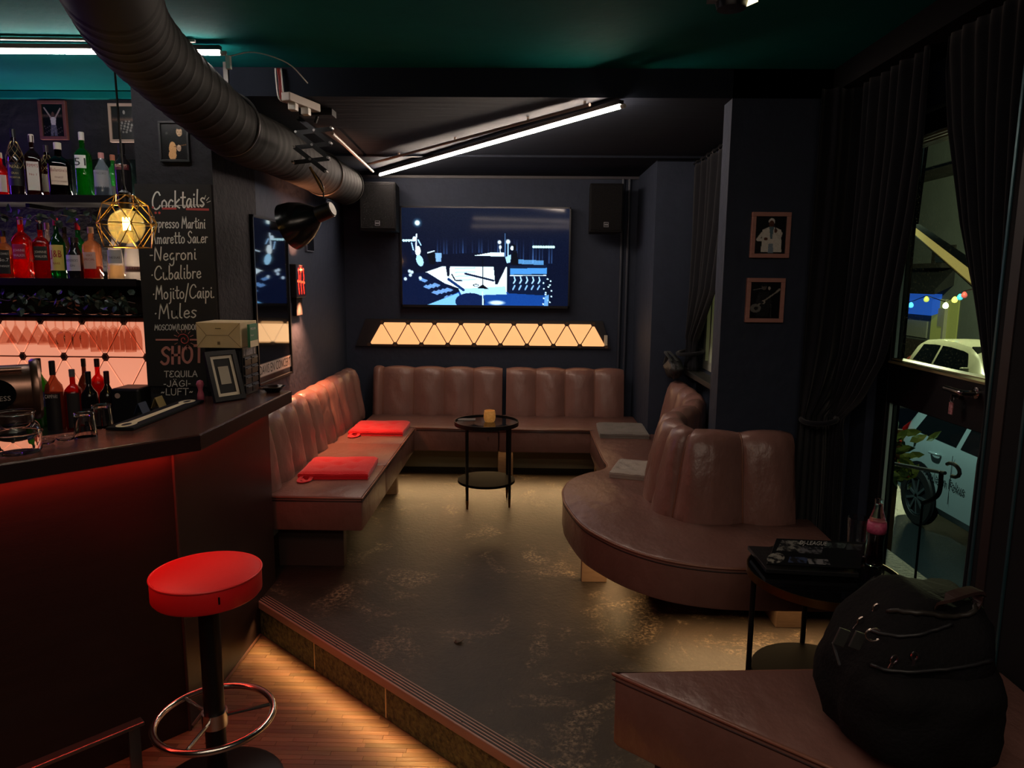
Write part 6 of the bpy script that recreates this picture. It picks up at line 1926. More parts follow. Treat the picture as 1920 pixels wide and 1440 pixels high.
# alcove curtain
XV = 1.13
pin = [PX(u, v, XV) for u, v in ((1368, 300), (1357, 420), (1338, 545), (1318, 600), (1303, 640))]
curtain('curtain', 'dark curtain gathered at the alcove window', [(XV, 4.96), (XV, 3.60)], [(2.33, 4.96 - pin[0].y)] + [(p.z, 4.96 - p.y) for p in pin], 2.280, 0.93, 1.04, 6, 0.022, 0.20, 0.24)
cr = thing('curtain_rail', 'black curtain rail with rings over the alcove window', 'curtain rail', (1.13, 4.3, 2.29))
MB().tube([(1.13, 3.52, 2.305), (1.13, 5.0, 2.305)], 0.006, 8).build('rail', BLACK, cr)
for k in range(7):
    y = 4.9 - k * 0.14
    MB().tube([(1.13 + 0.012 * math.cos(a * PI / 6), y, 2.300 + 0.014 * math.sin(a * PI / 6)) for a in range(12)], 0.002, 5, closed=True).build('ring', STEEL, cr)
# crumpled bag on the sill
bgp = PX(1276, 700, 1.12)
bag = thing('fabric_bag', 'crumpled black bag with straps lying by the alcove window', 'bag', (1.12, 4.86, 0.92))
rows = []
for i in range(13):
    f = i / 12
    rr = 0.085 * math.sin(PI * min(1, 0.12 + f * 0.9)) ** 0.7
    rows.append([(1.02 + rr * 0.7 * math.cos(a * PI / 12) * (1 + 0.35 * mnoise.noise(Vector((math.cos(a * PI / 12) * 2, math.sin(a * PI / 12) * 2, f * 3)))),
                  4.84 + rr * 1.5 * math.sin(a * PI / 12) * (1 + 0.35 * mnoise.noise(Vector((math.cos(a * PI / 12) * 2 + 5, math.sin(a * PI / 12) * 2, f * 3)))),
                  0.868 + 0.15 * f + 0.015 * mnoise.noise(Vector((a * 0.6, f * 4, 2)))) for a in range(24)])
bm_ = MB().grid(rows, wrap=True)
bm_.f.append(tuple(reversed(range(24))))
bm_.f.append(tuple(range(12 * 24, 13 * 24)))
bm_.build('bag_body', mat('bag_fabric', '1b1d20', 0.5, bump=(30, 0.5)), bag, smooth=True)
for k in (0, 1):
    MB().add(*ribbon(smooth_path([(0.98 + .04 * k, 4.75, 0.99), (0.95 + .03 * k, 4.80, 1.04), (0.98, 4.87, 1.03), (0.97, 4.93, 0.95 - .03 * k)], 5), 0.022)).build('strap', mat('bag_strap', '44464a', 0.5), bag)

# ---------------------------------------------------------------- ceiling spot
cs = PZ(1372, -2, 2.40)
cst = thing('ceiling_spot', 'small black ceiling spotlight at the top edge', 'spotlight', (cs.x, cs.y, 2.36))
MB().lathe([(0, 0.02), (0.03, 0.02), (0.045, 0.0), (0.05, -0.03), (0.044, -0.05), (0, -0.052)], (cs.x, cs.y, 2.42), n=24).build('housing', BLACK, cst, smooth=SM)
MB().box(cs.x - 0.02, cs.x + 0.02, cs.y - 0.02, cs.y + 0.02, 2.43, ZC).build('mount', BLACK, cst)
MB().cbox((cs.x + 0.055, cs.y - 0.02, 2.385), (0.012, 0.045, 0.012), Matrix.Rotation(0.5, 3, 'Z')).build('led_edge', mat('led_yellow', 'f0e0a0', 0.4, emit=(1.0, 0.85, 0.45), es=3.0), cst)
MB().cbox((cs.x - 0.06, cs.y, 2.40), (0.03, 0.03, 0.02)).build('clip', STEEL, cst)

# ---------------------------------------------------------------- laptop, bottle and glass on the round table
ZT = 0.5465
BLc, TLc, TRc = PZ(1437, 1060, ZT + 0.028), PZ(1455, 1012, ZT + 0.075), PZ(1650, 1021, ZT + 0.075)
TRc = TLc + (TRc - TLc) * 0.86
BRc = BLc + (TRc - TLc)
wv = (BRc - BLc)
hv = (TLc - BLc)
lt = thing('laptop', 'half-closed dark laptop covered with stickers on the round table', 'laptop', (*((BLc + TRc) / 2)[:2], ZT))
nl = wv.cross(hv).normalized()
MB().hexa([BLc, BRc, TRc, TLc] + [p + nl * 0.008 for p in (BLc, BRc, TRc, TLc)]).build('lid', mat('laptop_lid', '141517', 0.35, metal=0.3), lt, bevel=0.002)
lid = lt.children[0]
hf = Vector((hv.x, hv.y, 0)).normalized()
wf = Vector((wv.x, wv.y, 0)).normalized()
hf2 = Vector((-wf.y, wf.x, 0))
b0 = Vector((BLc.x, BLc.y, ZT))
pl2 = PZ(1402, 1021, ZT + 0.02)
vb = (pl2 - b0)
vb.z = 0
wb = Vector((wv.x, wv.y, 0))
MB().hexa([b0, b0 + wb, b0 + wb + vb, b0 + vb] + [p + Vector((0, 0, 0.016)) for p in (b0, b0 + wb, b0 + wb + vb, b0 + vb)]).build('base', mat('laptop_base', '2a2b2e', 0.35, metal=0.6), lt, bevel=0.002)
ks = MB()
for i in range(10):
    for j in range(4):
        q = b0 + wb * (0.06 + i * 0.088) + vb * (0.28 + j * 0.16) + Vector((0, 0, 0.0165))
        ks.add([q, q + wb * 0.075, q + wb * 0.075 + vb * 0.13, q + vb * 0.13], [(0, 1, 2, 3)])
ks.build('keyboard', mat('laptop_keys', '0b0b0d', 0.5), lt)
def lidp(a, b, o=0.0086):
    return BLc + wv * a + hv * b + nl * o
def sticker(a0, a1, b0_, b1, col, sk=0.0, name='sticker', n=None):
    if n:
        pts = [lidp((a0 + a1) / 2 + (a1 - a0) / 2 * math.cos(k * 2 * PI / n), (b0_ + b1) / 2 + (b1 - b0_) / 2 * math.sin(k * 2 * PI / n)) for k in range(n)]
    else:
        pts = [lidp(a0, b0_), lidp(a1, b0_), lidp(a1 + sk, b1), lidp(a0 + sk, b1)]
    return MB().add(pts, [tuple(range(len(pts)))]).build(name, mat('sticker_' + col, col, 0.4, var=(50, 0.06, '15161a')), lid)
sticker(0.05, 0.30, 0.50, 0.92, '6a6a64', 0.02)
sticker(0.30, 0.55, 0.45, 0.72, '55565a')
sticker(0.56, 0.78, 0.70, 0.92, '3f4a48', 0.02)
sticker(0.80, 0.97, 0.66, 0.90, '2e3336')
sticker(-0.02, 0.17, 0.02, 0.42, '7c7a72', n=20)
sticker(0.45, 0.68, 0.06, 0.26, '6a6a6c', -0.04)
sticker(0.22, 0.42, 0.08, 0.30, '2f3a55')
text('lettering', 'DJ-LEAGUE', mat('sticker_letters', 'a8a8a4', 0.5), lidp(0.28, 0.78), wv, hv, 0.022, lid, width=wv.length * 0.30, depth=0.0009)

cbp = PZ(1648, 1076, ZT)
ck = thing('cola_bottle', 'glass cola bottle with pink label on the round table', 'bottle', (1.234, 2.40, ZT))
cprof = [(0, 0.0), (0.026, 0.0), (0.029, 0.006), (0.029, 0.03), (0.0265, 0.060), (0.025, 0.085), (0.029, 0.115), (0.0305, 0.14), (0.028, 0.158), (0.020, 0.185), (0.0145, 0.205), (0.0125, 0.222), (0.0135, 0.226), (0.0135, 0.236), (0.0105, 0.236), (0.0105, 0.222)]
MB().lathe(cprof, n=26).build('glass_body', GLASSC, ck, smooth=SM, local=True)
MB().lathe([(0, 0.004)] + [(r_ * 0.93, max(z_, 0.004)) for r_, z_ in cprof[1:7]] + [(0.0270, 0.118), (0, 0.118)], n=22).build('cola', mat('cola_liquid', '0a0506', 0.1), ck, smooth=SM, local=True)
lo = MB().lathe([(0.0312, 0.118), (0.0318, 0.138), (0.0296, 0.158)], n=24).build('label', mat('pink_label', 'c05a7a', 0.5, var=(60, 0.1, 'a83e62')), ck, smooth=True, local=True)
gp_ = PZ(1668, 1062, ZT)
tag(MB().lathe([(0, 0.004), (0.026, 0.004), (0.030, 0.010), (0.037, 0.145), (0.0355, 0.145), (0.0285, 0.012), (0, 0.010)], (1.205, 2.472, ZT), n=26).build('drinking_glass', GLASSC, smooth=SM), 'tall clear glass behind the cola bottle', 'glass')

# ---------------------------------------------------------------- backpack
bx0, bx1 = PY(1560, 1340, 1.60), PY(1835, 1300, 1.60)
bxc = (bx0.x + bx1.x) / 2
bpk = thing('backpack', 'black backpack with metal zip pulls on the foreground bench', 'backpack', (bxc + 0.02, 1.60, 0.43))
BPM = mat('backpack_fabric', '0b0a0c', 0.85, spec=0.15, bump=(90, 0.25), var=(12, 0.3, '100f11'))
hw_ = (bx1.x - bx0.x) / 2
zt1 = PY(1720, 1098, 1.64).z
Hb = zt1 - 0.432
LEFT = [(0, 1600), (0.08, 1566), (0.25, 1553), (0.5, 1562), (0.7, 1590), (0.85, 1618), (0.95, 1655), (1.0, 1700)]
def bp_pt(f, a):
    """surface of the bag: f height 0..1, a angle; slanting left side, slumped to the right"""
    for (f0, u0), (f1, u1) in zip(LEFT[:-1], LEFT[1:]):
        if f0 <= f <= f1:
            ul = u0 + (u1 - u0) * (f - f0) / (f1 - f0)
    z = 0.432 + Hb * f
    k = 1331 / 1.60
    xl = bx0.x + (ul - 1560) / k
    xr = bx1.x - 0.05 * max(0, f - 0.8) / 0.2
    ca, sa = math.cos(a), math.sin(a)
    q = 1.0 / ((abs(ca) ** 3.2 + abs(sa) ** 3.2) ** (1 / 3.2))
    n = 0.016 * mnoise.noise(Vector((ca * 2.2, sa * 2.2, f * 4))) + 0.006 * mnoise.noise(Vector((ca * 7, sa * 7, f * 11)))
    dy = 0.155 * (1 - 0.5 * max(0, (f - 0.6) / 0.4) ** 2) * min(1.0, 0.85 + f * 2)
    x = (xl + xr) / 2 + ((xr - xl) / 2 * q * ca) + n * ca
    y = 1.63 + (dy * q * sa) + n * sa
    return Vector((x, y, z + (0.012 * math.sin(x * 30) if f > 0.9 else 0)))
rows = [[bp_pt(i / 22, a * PI / 24) for a in range(48)] for i in range(23)]
m_ = MB().grid(rows, wrap=True)
m_.f.append(tuple(reversed(range(48))))
m_.f.append(tuple(range(22 * 48, 23 * 48)))
m_.build('main_body', BPM, bpk, smooth=0.9)
# front pocket
rows = []
for i in range(13):
    f = 0.06 + 0.56 * i / 12
    row = []
    for j in range(17):
        a = -PI / 2 - 1.05 + 2.1 * j / 16
        p = bp_pt(f, a)
        e = (1 - abs(2 * i / 12 - 1) ** 6) * (1 - abs(2 * j / 16 - 1) ** 6)
        p = p + Vector((0, -0.055 * e - 0.002, 0))
        row.append(p)
    rows.append(row)
MB().grid(rows).build('front_pocket', BPM, bpk, smooth=True)
ZIPM = mat('zip_tape', '151518', 0.5)
MB().tube([bp_pt(0.64 + 0.004 * k, -PI / 2 - 0.9 + 1.5 * k / 20) + Vector((0, -0.004, 0)) for k in range(21)], 0.0045, 6).build('zip', ZIPM, bpk, smooth=True)
MB().tube([bp_pt(0.78 + 0.006 * k, -PI / 2 - 1.2 + 1.3 * k / 20) + Vector((0, -0.003, 0)) for k in range(21)], 0.0045, 6).build('zip', ZIPM, bpk, smooth=True)
MB().tube([bp_pt(0.90 + 0.004 * k, -PI / 2 - 1.1 + 1.9 * k / 20) + Vector((0, -0.003, 0.002)) for k in range(21)], 0.006, 6).build('piping', mat('bag_piping', '201c18', 0.5), bpk, smooth=True)
PULL = mat('zip_pull_metal', 'b8a8a0', 0.25, metal=1.0)
def pull(u, v, f, rot=0.0, s=1.0):
    d = ray(u, v)
    # meet the bag front
    best = min(((bp_pt(ff / 60, a * PI / 48) - EYE).normalized() - d.normalized()).length * 100 + 0 for ff in range(61) for a in range(96))
    cand = min(((bp_pt(ff / 60, a * PI / 48)) for ff in range(61) for a in range(48, 96)), key=lambda p: ((p - EYE).normalized() - d.normalized()).length)
    c = cand + Vector((0, -0.012 - (0.05 if cand.z < 0.432 + Hb * 0.6 else 0), 0))
    R_ = Matrix.Rotation(rot, 3, 'Y')
    mb = MB()
    mb.tube([c + R_ @ Vector((0.007 * s * math.cos(k * PI / 6), 0, 0.010 * s * math.sin(k * PI / 6))) for k in range(12)], 0.0022 * s, 5, closed=True)
    mb.cbox(c + R_ @ Vector((0, 0, -0.018 * s)), (0.007 * s, 0.003, 0.020 * s), R_)
    mb.build('zip_pull', PULL, bpk)
pull(1609, 1160, 0, 0.6)
pull(1640, 1136, 0, 0.5)
pull(1668, 1232, 0, 0.4)
pull(1711, 1226, 0, 0.1)
pull(1703, 1424, 0, 0.0)
dr_ = PY(1638, 1190, 1.44)
MB().tube([dr_ + Vector((0.017 * math.cos(k * PI / 8), -0.0, 0.014 * math.sin(k * PI / 8))) for k in range(2, 15)], 0.002, 6).build('d_ring', PULL, bpk)
MB().add(*ribbon(smooth_path([bp_pt(0.97, -1.9) + Vector((0, 0, 0.0)), bp_pt(1.0, -1.6) + Vector((-0.02, -0.02, 0.03)), bp_pt(1.0, -1.2) + Vector((0.03, 0.0, 0.035)), bp_pt(0.97, -0.8)], 6), 0.030, 0.008)).build('grab_handle', mat('handle_brown', '2a1712', 0.6), bpk)
for k in range(2):
    p = PY(1578 + 30 * k, 1195 + 6 * k, 1.46)
    MB().cbox(p, (0.026, 0.006, 0.040), Matrix.Rotation(0.35, 3, 'Y'), bev=0.002).build('buckle', mat('buckle_plastic', '2c2d2c', 0.4), bpk)
p, q = PY(1562, 1205, 1.47), PY(1574, 1246, 1.47)
MB().tube([p, q], 0.003, 6).build('strap', mat('bag_strap', '44464a', 0.5), bpk)

# ---------------------------------------------------------------- the street outside
ZG = -1.25
ASPH = mat('wet_asphalt', '1d2122', 0.32, spec=0.5, var=(3, 0.3, '24292a'), bump=(60, 0.35))
struct(MB().box(1.72, 40, -6, 45, ZG - 0.2, ZG).build('floor_street', ASPH), 'dark wet asphalt street outside')
struct(MB().box(1.70, 2.15, 1.6, 4.4, ZG, -0.03).build('floor_landing', mat('landing_stone', '2a2c2c', 0.6, bump=(40, 0.3))), 'stone landing outside the door')

def car(label, paint, loc, rotz, dark=False, lights=True, txt=None, plate=None):
    """hatchback, 3.95 m long; local +x runs from the tail to the nose, wheels on z = 0"""
    t = thing('car', label, 'car', loc, rotz, group='parked cars')
    st_ = [(0.00, .45, .52, .60, .66), (0.04, .72, .78, .74, .70), (0.14, .90, 1.06, .80, .66), (0.30, .96, 1.34, .83, .60), (0.55, .965, 1.45, .845, .585), (1.0, .955, 1.49, .85, .585),
           (1.6, .945, 1.49, .855, .59), (2.15, .93, 1.43, .85, .58), (2.55, .92, 1.24, .845, .60), (2.88, .91, .98, .84, .68), (3.25, .86, .90, .82, .66), (3.62, .74, .78, .78, .60), (3.86, .58, .62, .70, .55), (3.95, .42, .46, .58, .50)]
    rows = []
    for x, b, tz, w_, wr in st_:
        half = [(w_ * 0.90, 0.20), (w_ * 0.985, 0.30), (w_, 0.55), (w_ * 0.985, b * 0.86), (w_ * 0.95, b), (wr * 1.03, b + (tz - b) * 0.85), (wr * 0.92, tz), (wr * 0.5, tz + 0.018), (0, tz + 0.025)]
        row = [(x, -y, z) for y, z in half] + [(x, y, z) for y, z in reversed(half[:-1])]
        rows.append(row)
    mb = MB().grid(rows)
    n = len(rows[0])
    mb.f.append(tuple(range(n)))
    mb.f.append(tuple((len(rows) - 1) * n + i for i in reversed(range(n))))
    mb.f += [(i * n, (i + 1) * n, (i + 1) * n + n - 1, i * n + n - 1) for i in range(len(rows) - 1)]
    mb.build('body', paint, t, smooth=0.55, local=True)
    CG = mat('car_glass', '0c1012', 0.06, spec=0.7)
    def on(x, s, f):
        """point on the flank glass: f 0 at belt, 1 at roof edge"""
        for (x0, b0_, t0, w0, r0), (x1, b1, t1, w1, r1) in zip(st_[:-1], st_[1:]):
            if x0 <= x <= x1:
                k = (x - x0) / (x1 - x0)
                b, tz, w_, wr = b0_ + (b1 - b0_) * k, t0 + (t1 - t0) * k, w0 + (w1 - w0) * k, r0 + (r1 - r0) * k
                y = w_ * 0.95 + (wr * 1.03 - w_ * 0.95) * f
                z = b + (tz - b) * 0.85 * f
                return Vector((x, s * (y + 0.006), z))
    for s in (-1, 1):
        for xa, xb, xc_, xd in ((0.42, 1.22, 1.22, 0.55), (1.30, 2.55, 2.20, 1.30)):
            rows_ = []
            for f in (0.06, 0.5, 0.94):
                l_, r_ = xa + (xd - xa) * f, xb + (xc_ - xb) * f
                rows_.append([on(l_ + (r_ - l_) * k / 6, s, f) for k in range(7)])
            MB().grid(rows_).build('side_window', CG, t, smooth=True, local=True)
        # wheels
        for wx in (0.70, 3.17):
            yw = s * 0.80
            rot = Matrix.Rotation(-s * PI / 2, 3, 'X')
            MB().lathe([(0, 0.0), (0.345, 0.0), (0.345, 0.062), (0.0, 0.062)], (wx, s * 0.79, 0.352), n=28, rot=rot).build('wheel_arch', MATTE, t, local=True)
            wl = MB().lathe([(0.19, 0.0), (0.305, 0.0), (0.315, 0.02), (0.315, 0.062), (0.30, 0.078), (0.215, 0.080), (0.205, 0.06), (0.19, 0.06)], (wx, s * 0.79, 0.315), n=32, rot=rot).build('tyre', RUBBER, t, smooth=SM, local=True)
            MB().lathe([(0, 0.052), (0.206, 0.052), (0.206, 0.076), (0.196, 0.076), (0.190, 0.058), (0, 0.058)], (wx, s * 0.79, 0.315), n=32, rot=rot).build('rim', mat('rim_dark', '4a4f52', 0.35, metal=0.8), wl, smooth=SM, local=True)
            for k in range(9):
                a = k * 2 * PI / 9
                MB().cbox((wx + 0.11 * math.cos(a), s * (0.79 + 0.068), 0.315 + 0.11 * math.sin(a)), (0.17, 0.016, 0.026), Matrix.Rotation(-a, 3, 'Y')).build('spoke', mat('spoke_silver', 'a8b0b2', 0.25, metal=0.9), wl, local=True)
        MB().tube(smooth_path([(0.86, s * 0.838, 0.84), (0.89, s * 0.872, 0.85), (1.00, s * 0.874, 0.855), (1.04, s * 0.842, 0.85)], 4), 0.014, 8).build('door_handle', paint, t, smooth=True, local=True)
        MB().tube([(1.26, s * 0.852, 0.40), (1.26, s * 0.848, 0.90)], 0.003, 4).build('door_gap', MATTE, t, local=True)
        MB().hexa([Vector(p) for p in ((0.02, s * .66, .74), (0.10, s * .80, .76), (0.20, s * .815, .95), (0.10, s * .70, .98), (0.0, s * .62, .76), (0.13, s * .83, .77), (0.27, s * .835, 1.0), (0.13, s * .66, 1.05))]).build('tail_light', mat('tail_lamp_red', 'b01a18', 0.15, emit='c01410', es=0.10), t, local=True)
        MB().cbox((3.74, s * 0.58, 0.62), (0.16, 0.22, 0.12), Matrix.Rotation(-s * 0.4, 3, 'Z'), bev=0.02).build('head_light', mat('head_lamp', 'c0c8cc', 0.1), t, local=True)
        MB().cbox((2.62, s * 0.92, 1.0), (0.10, 0.16, 0.11), bev=0.03).build('wing_mirror', paint, t, local=True)
    MB().hexa([Vector(p) for p in ((0.10, -.60, 1.06), (0.10, .60, 1.06), (0.16, .60, 1.04), (0.16, -.60, 1.04), (0.285, -.52, 1.36), (0.285, .52, 1.36), (0.35, .52, 1.34), (0.35, -.52, 1.34))]).build('rear_window', CG, t, local=True)
    MB().hexa([Vector(p) for p in ((2.16, -.54, 1.40), (2.16, .54, 1.40), (2.86, .62, .94), (2.86, -.62, .94), (2.19, -.52, 1.445), (2.19, .52, 1.445), (2.90, .60, .995), (2.90, -.60, .995))]).build('windscreen', CG, t, local=True)
    if txt:
        s_, x0, z0, w_ = txt
        o = text('lettering', s_, mat('car_letters', '2a3236', 0.5), (x0, -0.860, z0), (1, 0, 0), (0, 0, 1), 0.105, t, width=w_, local=True)
    if plate:
        po_ = MB().cbox((3.955, 0, 0.42), (0.012, 0.46, 0.11)).build('number_plate', mat('plate_pale', 'b8c4d0', 0.4), t, local=True)
        text('lettering', plate, mat('plate_ink', '18305a', 0.5), (3.9615, -0.20, 0.385), (0, 1, 0), (0, 0, 1), 0.07, po_, local=True, width=0.10)
    return t
SILV = mat('car_paint_pale', 'b9c6c6', 0.28, metal=0.25, spec=0.6, coat=0.6)
DARKB = mat('car_paint_dark', '141a28', 0.25, spec=0.6, coat=0.6)
CREAMC = mat('car_paint_cream', 'c8c8b0', 0.3, spec=0.6, coat=0.4)
# tail to the back, nose towards the camera: local +x -> world -y; flank (local -y) faces the bar (-x)
car('pale silver hatchback with lettering parked right outside the door', SILV, (5.44, 8.75, ZG), -PI / 2, txt=('Schule im Fokus', 0.78, 0.56, 0.74)).scale = (1.05, 1.05, 1.06)
car('dark blue car parked behind the silver one', DARKB, (6.30, 15.2, ZG), -PI / 2, plate='C')
car('cream car parked across the street', CREAMC, (9.9, 17.2, ZG), -PI / 2)

# facade across the street
HX = 14.0
hs = thing('house', 'pale rendered house across the street with dark window and blue awning', 'house', (HX, 24, ZG))
MB().box(HX, HX + 3, 12, 40, ZG, 7.5).build('wall', mat('render_grey', '727a76', 0.85, bump=(10, 0.3), var=(1.2, 0.3, '656d69')), hs)
MB().box(HX - 0.10, HX, 12, 40, ZG, ZG + 0.75).build('plinth_band', mat('plinth_brown', '4a4238', 0.8), hs)
def fx(u0, v0, u1, v1, x=HX):
    a, b = PX(u0, v0, x), PX(u1, v1, x)
    return min(a.y, b.y), max(a.y, b.y), min(a.z, b.z), max(a.z, b.z)
def fpart(name, r, m, d=0.10, x=HX, par=hs):
    return MB().box(x - d, x, r[0], r[1], r[2], r[3]).build(name, m, par)
DKW = mat('dark_surround', '2c2a26', 0.8)
r_ = fx(1752, 462, 1790, 500)
wo = fpart('window', r_, DKW, 0.06)
fpart('pane', (r_[0] + .25, r_[1] - .25, r_[2] + .15, r_[3] - .1), mat('night_pane', '39434a', 0.1), 0.08, par=wo)
fpart('window_ledge', fx(1734, 495, 1790, 502), DKW, 0.45)
r_ = fx(1668, 590, 1682, 612)
wo = fpart('window', r_, mat('pale_surround', 'b8b8a8', 0.7), 0.06)
fpart('pane', (r_[0] + .1, r_[1] - .1, r_[2] + .1, r_[3] - .1), mat('night_pane', '39434a', 0.1), 0.08, par=wo)
fpart('pale_panel', fx(1686, 597, 1738, 634), mat('pale_panel', 'a8ac98', 0.8), 0.05)
r_ = fx(1752, 560, 1792, 650)
dd = fpart('doorway', r_, mat('lit_doorway', '9a9a50', 0.6, emit=(0.42, 0.42, 0.10), es=0.35), 0.04)
fpart('door_post', (r_[0] + 0.55, r_[0] + 0.65, r_[2], r_[3]), mat('pale_surround', 'b8b8a8', 0.7), 0.15, par=dd)
fpart('meter_box', (r_[1] - 0.9, r_[1] - 0.5, r_[2] + 0.6, r_[2] + 1.2), mat('pale_surround', 'b8b8a8', 0.7), 0.12, par=dd)
AD = 0.3
r_ = fx(1660, 558, 1746, 592, HX - AD)
MB().hexa([Vector(p) for p in ((HX - AD, r_[0], r_[2]), (HX - AD, r_[1], r_[2]), (HX, r_[1], r_[2] + .1), (HX, r_[0], r_[2] + .1), (HX - AD, r_[0], r_[3]), (HX - AD, r_[1], r_[3]), (HX, r_[1], r_[3] + .2), (HX, r_[0], r_[3] + .2))]).build('awning', mat('blue_awning_glow', '1a4ac0', 0.6, emit=(0.03, 0.14, 0.75), es=0.8), hs)  # emission stands in for lamplight falling on the canvas
PD = 0.6
r_ = fx(1660, 505, 1752, 552, HX - PD)
MB().hexa([Vector(p) for p in ((HX - PD, r_[0], r_[2]), (HX - PD, r_[1], r_[2]), (HX, r_[1], r_[2] + .3), (HX, r_[0], r_[2] + .3), (HX - PD, r_[0], r_[2] + .15), (HX - PD, r_[1], r_[2] + .15), (HX, r_[1], r_[3]), (HX, r_[0], r_[3]))]).build('porch_roof', mat('porch_tiles', '2a2c2e', 0.6), hs)
MB().box(HX - 0.5, HX + 3.2, 12, 40, 5.0, 5.25).build('eaves', DKW, hs)
for k, y in enumerate((15.5, 19.0, 27.5, 31, 35)):
    wo = fpart('window', (y, y + 1.1, 2.6, 4.2), DKW, 0.06)
    fpart('pane', (y + .1, y + 1.0, 2.7, 4.1), mat('night_pane', '39434a', 0.1), 0.08, par=wo)

# string of coloured bulbs
bl_ = [(1664, 578, 'a8d0ff', 6), (1681, 575, 'e8f4ff', 10), (1694, 573, '4aa8ff', 3), (1708, 572, '58b8ff', 3), (1737, 561, 'c8c860', 2), (1773, 573, 'f8ffb0', 14), (1790, 562, 'f0e060', 4), (1800, 557, '50c8d8', 2), (1808, 553, 'd05850', 1.5)]
sl = thing('string_lights', 'string of coloured light bulbs hanging across the street', 'string lights', PX(1737, 565, 11.6))
pts = [PX(u, v, 11.6) for u, v, c_, e in bl_]
MB().tube([p + Vector((0, 0, 0.10)) for p in [PX(1600, 570, 11.6)] + pts + [PX(1900, 530, 11.6)]], 0.012, 5).build('wire', BLACK, sl)
q_ = PX(1900, 530, 11.6)
MB().tube([(q_.x, q_.y, ZG), (q_.x, q_.y, q_.z + 0.12)], 0.04, 8).build('pole', BLACK, sl)
for p, (u, v, c_, e) in zip(pts, bl_):
    MB().lathe([(0, -0.085), (0.05, -0.07), (0.075, -0.02), (0.065, 0.03), (0.03, 0.08), (0, 0.09)], p, n=14).build('bulb', mat('bulb_' + c_, c_, 0.4, emit=c_, es=e), sl, smooth=True)

# yellow beam above the door outside; lamplight on it is put in as emission
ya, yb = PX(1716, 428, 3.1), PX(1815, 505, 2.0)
bmth = thing('awning_beam', 'slanting yellow beam outside the door with lamplight put in as glow', 'beam', yb)
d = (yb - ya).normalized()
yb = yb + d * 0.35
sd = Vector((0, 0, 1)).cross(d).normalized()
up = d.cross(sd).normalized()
YEL = mat('yellow_beam_glow', 'e0b860', 0.5, emit=(0.75, 0.50, 0.14), es=0.75)
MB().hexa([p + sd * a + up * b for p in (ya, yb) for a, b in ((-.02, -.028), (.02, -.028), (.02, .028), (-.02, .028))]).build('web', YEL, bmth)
for b in (-0.034, 0.028):
    MB().hexa([p + sd * a + up * q for p in (ya, yb) for a, q in ((-.026, b), (.026, b), (.026, b + .006), (-.026, b + .006))]).build('flange', mat('beam_dark', '5a4a28', 0.5), bmth)
MB().tube([ya, ya + Vector((0.15, 0.2, 1.2))], 0.02, 8).build('hanger_rod', BLACK, bmth)
# handrail outside
ha, hb = PX(1642, 863, 2.0), PX(1772, 887, 2.0)
hr = thing('handrail', 'thin metal handrail with curled end outside the door', 'handrail', (2.0, hb.y, -0.03))
cl = [hb + Vector((0, 0.05 * math.cos(a) * 0.8 - 0.05, 0.035 * math.sin(a) + 0.02)) for a in (-1.2, -0.6, 0.0, 0.6, 1.2, 1.9)]
MB().tube([ha, hb] , 0.009, 8).build('rail', STEEL, hr, smooth=SM)
MB().tube([hb + Vector((0, -0.055 + 0.055 * math.cos(a * PI / 6 - 1.6 + PI), 0.03 + 0.03 * math.sin(a * PI / 6 - 1.6))) for a in range(9)], 0.009, 8).build('curl', STEEL, hr, smooth=SM)
MB().tube(smooth_path([hb + Vector((0, 0.03, 0)), hb + Vector((0, 0.03, -0.10)), hb + Vector((0, 0.08, -0.155)), hb + Vector((0, 0.16, -0.20))], 5), 0.011, 8).build('post', BLACK, hr, smooth=SM)
MB().tube([(2.0, hb.y + 0.16, hb.z - 0.20), (2.0, hb.y + 0.16, -0.03)], 0.006, 8).build('post', BLACK, hr)
MB().tube([(2.0, ha.y - 0.05, ha.z), (2.0, ha.y - 0.05, -0.03)], 0.006, 8).build('post', BLACK, hr)

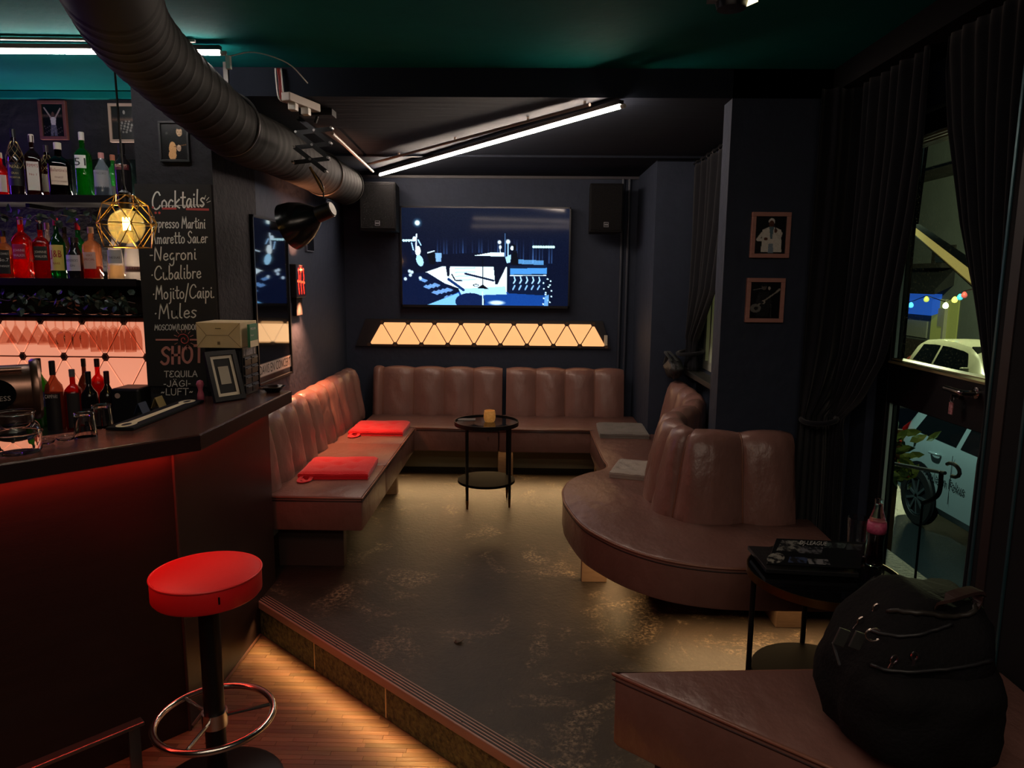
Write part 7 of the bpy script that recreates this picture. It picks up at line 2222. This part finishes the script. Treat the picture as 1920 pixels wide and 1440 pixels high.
# berry shrub in a tub outside
sbp = PX(1668, 850, 2.35)
sh = thing('potted_shrub', 'leafy shrub with red berries in a tub outside the door', 'shrub', (2.42, sbp.y + 0.05, ZG))
MB().lathe([(0.16, 0), (0.21, 0.5), (0.23, 0.52), (0.20, 0.52)], (2.42, sbp.y + 0.05, ZG), n=20).build('tub', mat('tub_brown', '4a3a30', 0.7), sh, smooth=SM)
MB().tube([(2.42, sbp.y + 0.05, ZG + 0.45), (2.42, sbp.y + 0.04, sbp.z + 0.15)], 0.02, 8).build('stem', mat('stem_brown', '4a3826', 0.8), sh)
lfm = MB().add([(0, 0, 0), (0.025, 0.0, 0.03), (0.022, 0.004, 0.075), (0, 0.01, 0.115), (-0.022, 0.004, 0.075), (-0.025, 0, 0.03), (0, -0.008, 0.05)], [(0, 1, 6), (1, 2, 6), (2, 3, 6), (3, 4, 6), (4, 5, 6), (5, 0, 6)]).mesh('leaf', mat('shrub_leaf', '4f6a3a', 0.4, var=(8, 0.2, '6a7a48')))
rg = random.Random(11)
for k in range(70):
    o = link(bpy.data.objects.new('leaf', lfm), sh)
    o.location = (rg.gauss(0, 0.055), rg.gauss(0, 0.055), (sbp.z - ZG) + rg.uniform(-0.22, 0.13))
    o.rotation_euler = (rg.uniform(-1.6, 1.6), rg.uniform(-1.6, 1.6), rg.uniform(0, 6.3))
brm = MB().lathe([(0, -0.009), (0.007, -0.006), (0.009, 0), (0.007, 0.006), (0, 0.009)], n=8).mesh('berry', mat('berry_red', 'b0302a', 0.3), smooth=True)
for k in range(22):
    o = link(bpy.data.objects.new('berry', brm), sh)
    o.location = (rg.gauss(-0.04, 0.04), rg.gauss(0, 0.05), (sbp.z - ZG) + rg.uniform(-0.18, 0.13))

# dry leaf on the raised floor
lf = PZ(860, 1205, 0.0)
tag(MB().add([(lf.x - 0.02, lf.y, 0.001), (lf.x - 0.006, lf.y - 0.016, 0.004), (lf.x + 0.012, lf.y - 0.010, 0.009), (lf.x + 0.024, lf.y + 0.010, 0.012), (lf.x + 0.004, lf.y + 0.008, 0.002), (lf.x - 0.012, lf.y + 0.012, 0.008),
              (lf.x - 0.02, lf.y, 0.003), (lf.x - 0.006, lf.y - 0.016, 0.006), (lf.x + 0.012, lf.y - 0.010, 0.011), (lf.x + 0.024, lf.y + 0.010, 0.014), (lf.x + 0.004, lf.y + 0.008, 0.004), (lf.x - 0.012, lf.y + 0.012, 0.010)],
             [(5, 4, 3, 2, 1, 0), (6, 7, 8, 9, 10, 11)] + [(i, (i + 1) % 6, (i + 1) % 6 + 6, i + 6) for i in range(6)]).build('dry_leaf', mat('dry_leaf', '3a2c22', 0.6)), 'small dark dry leaf lying on the raised floor', 'leaf')
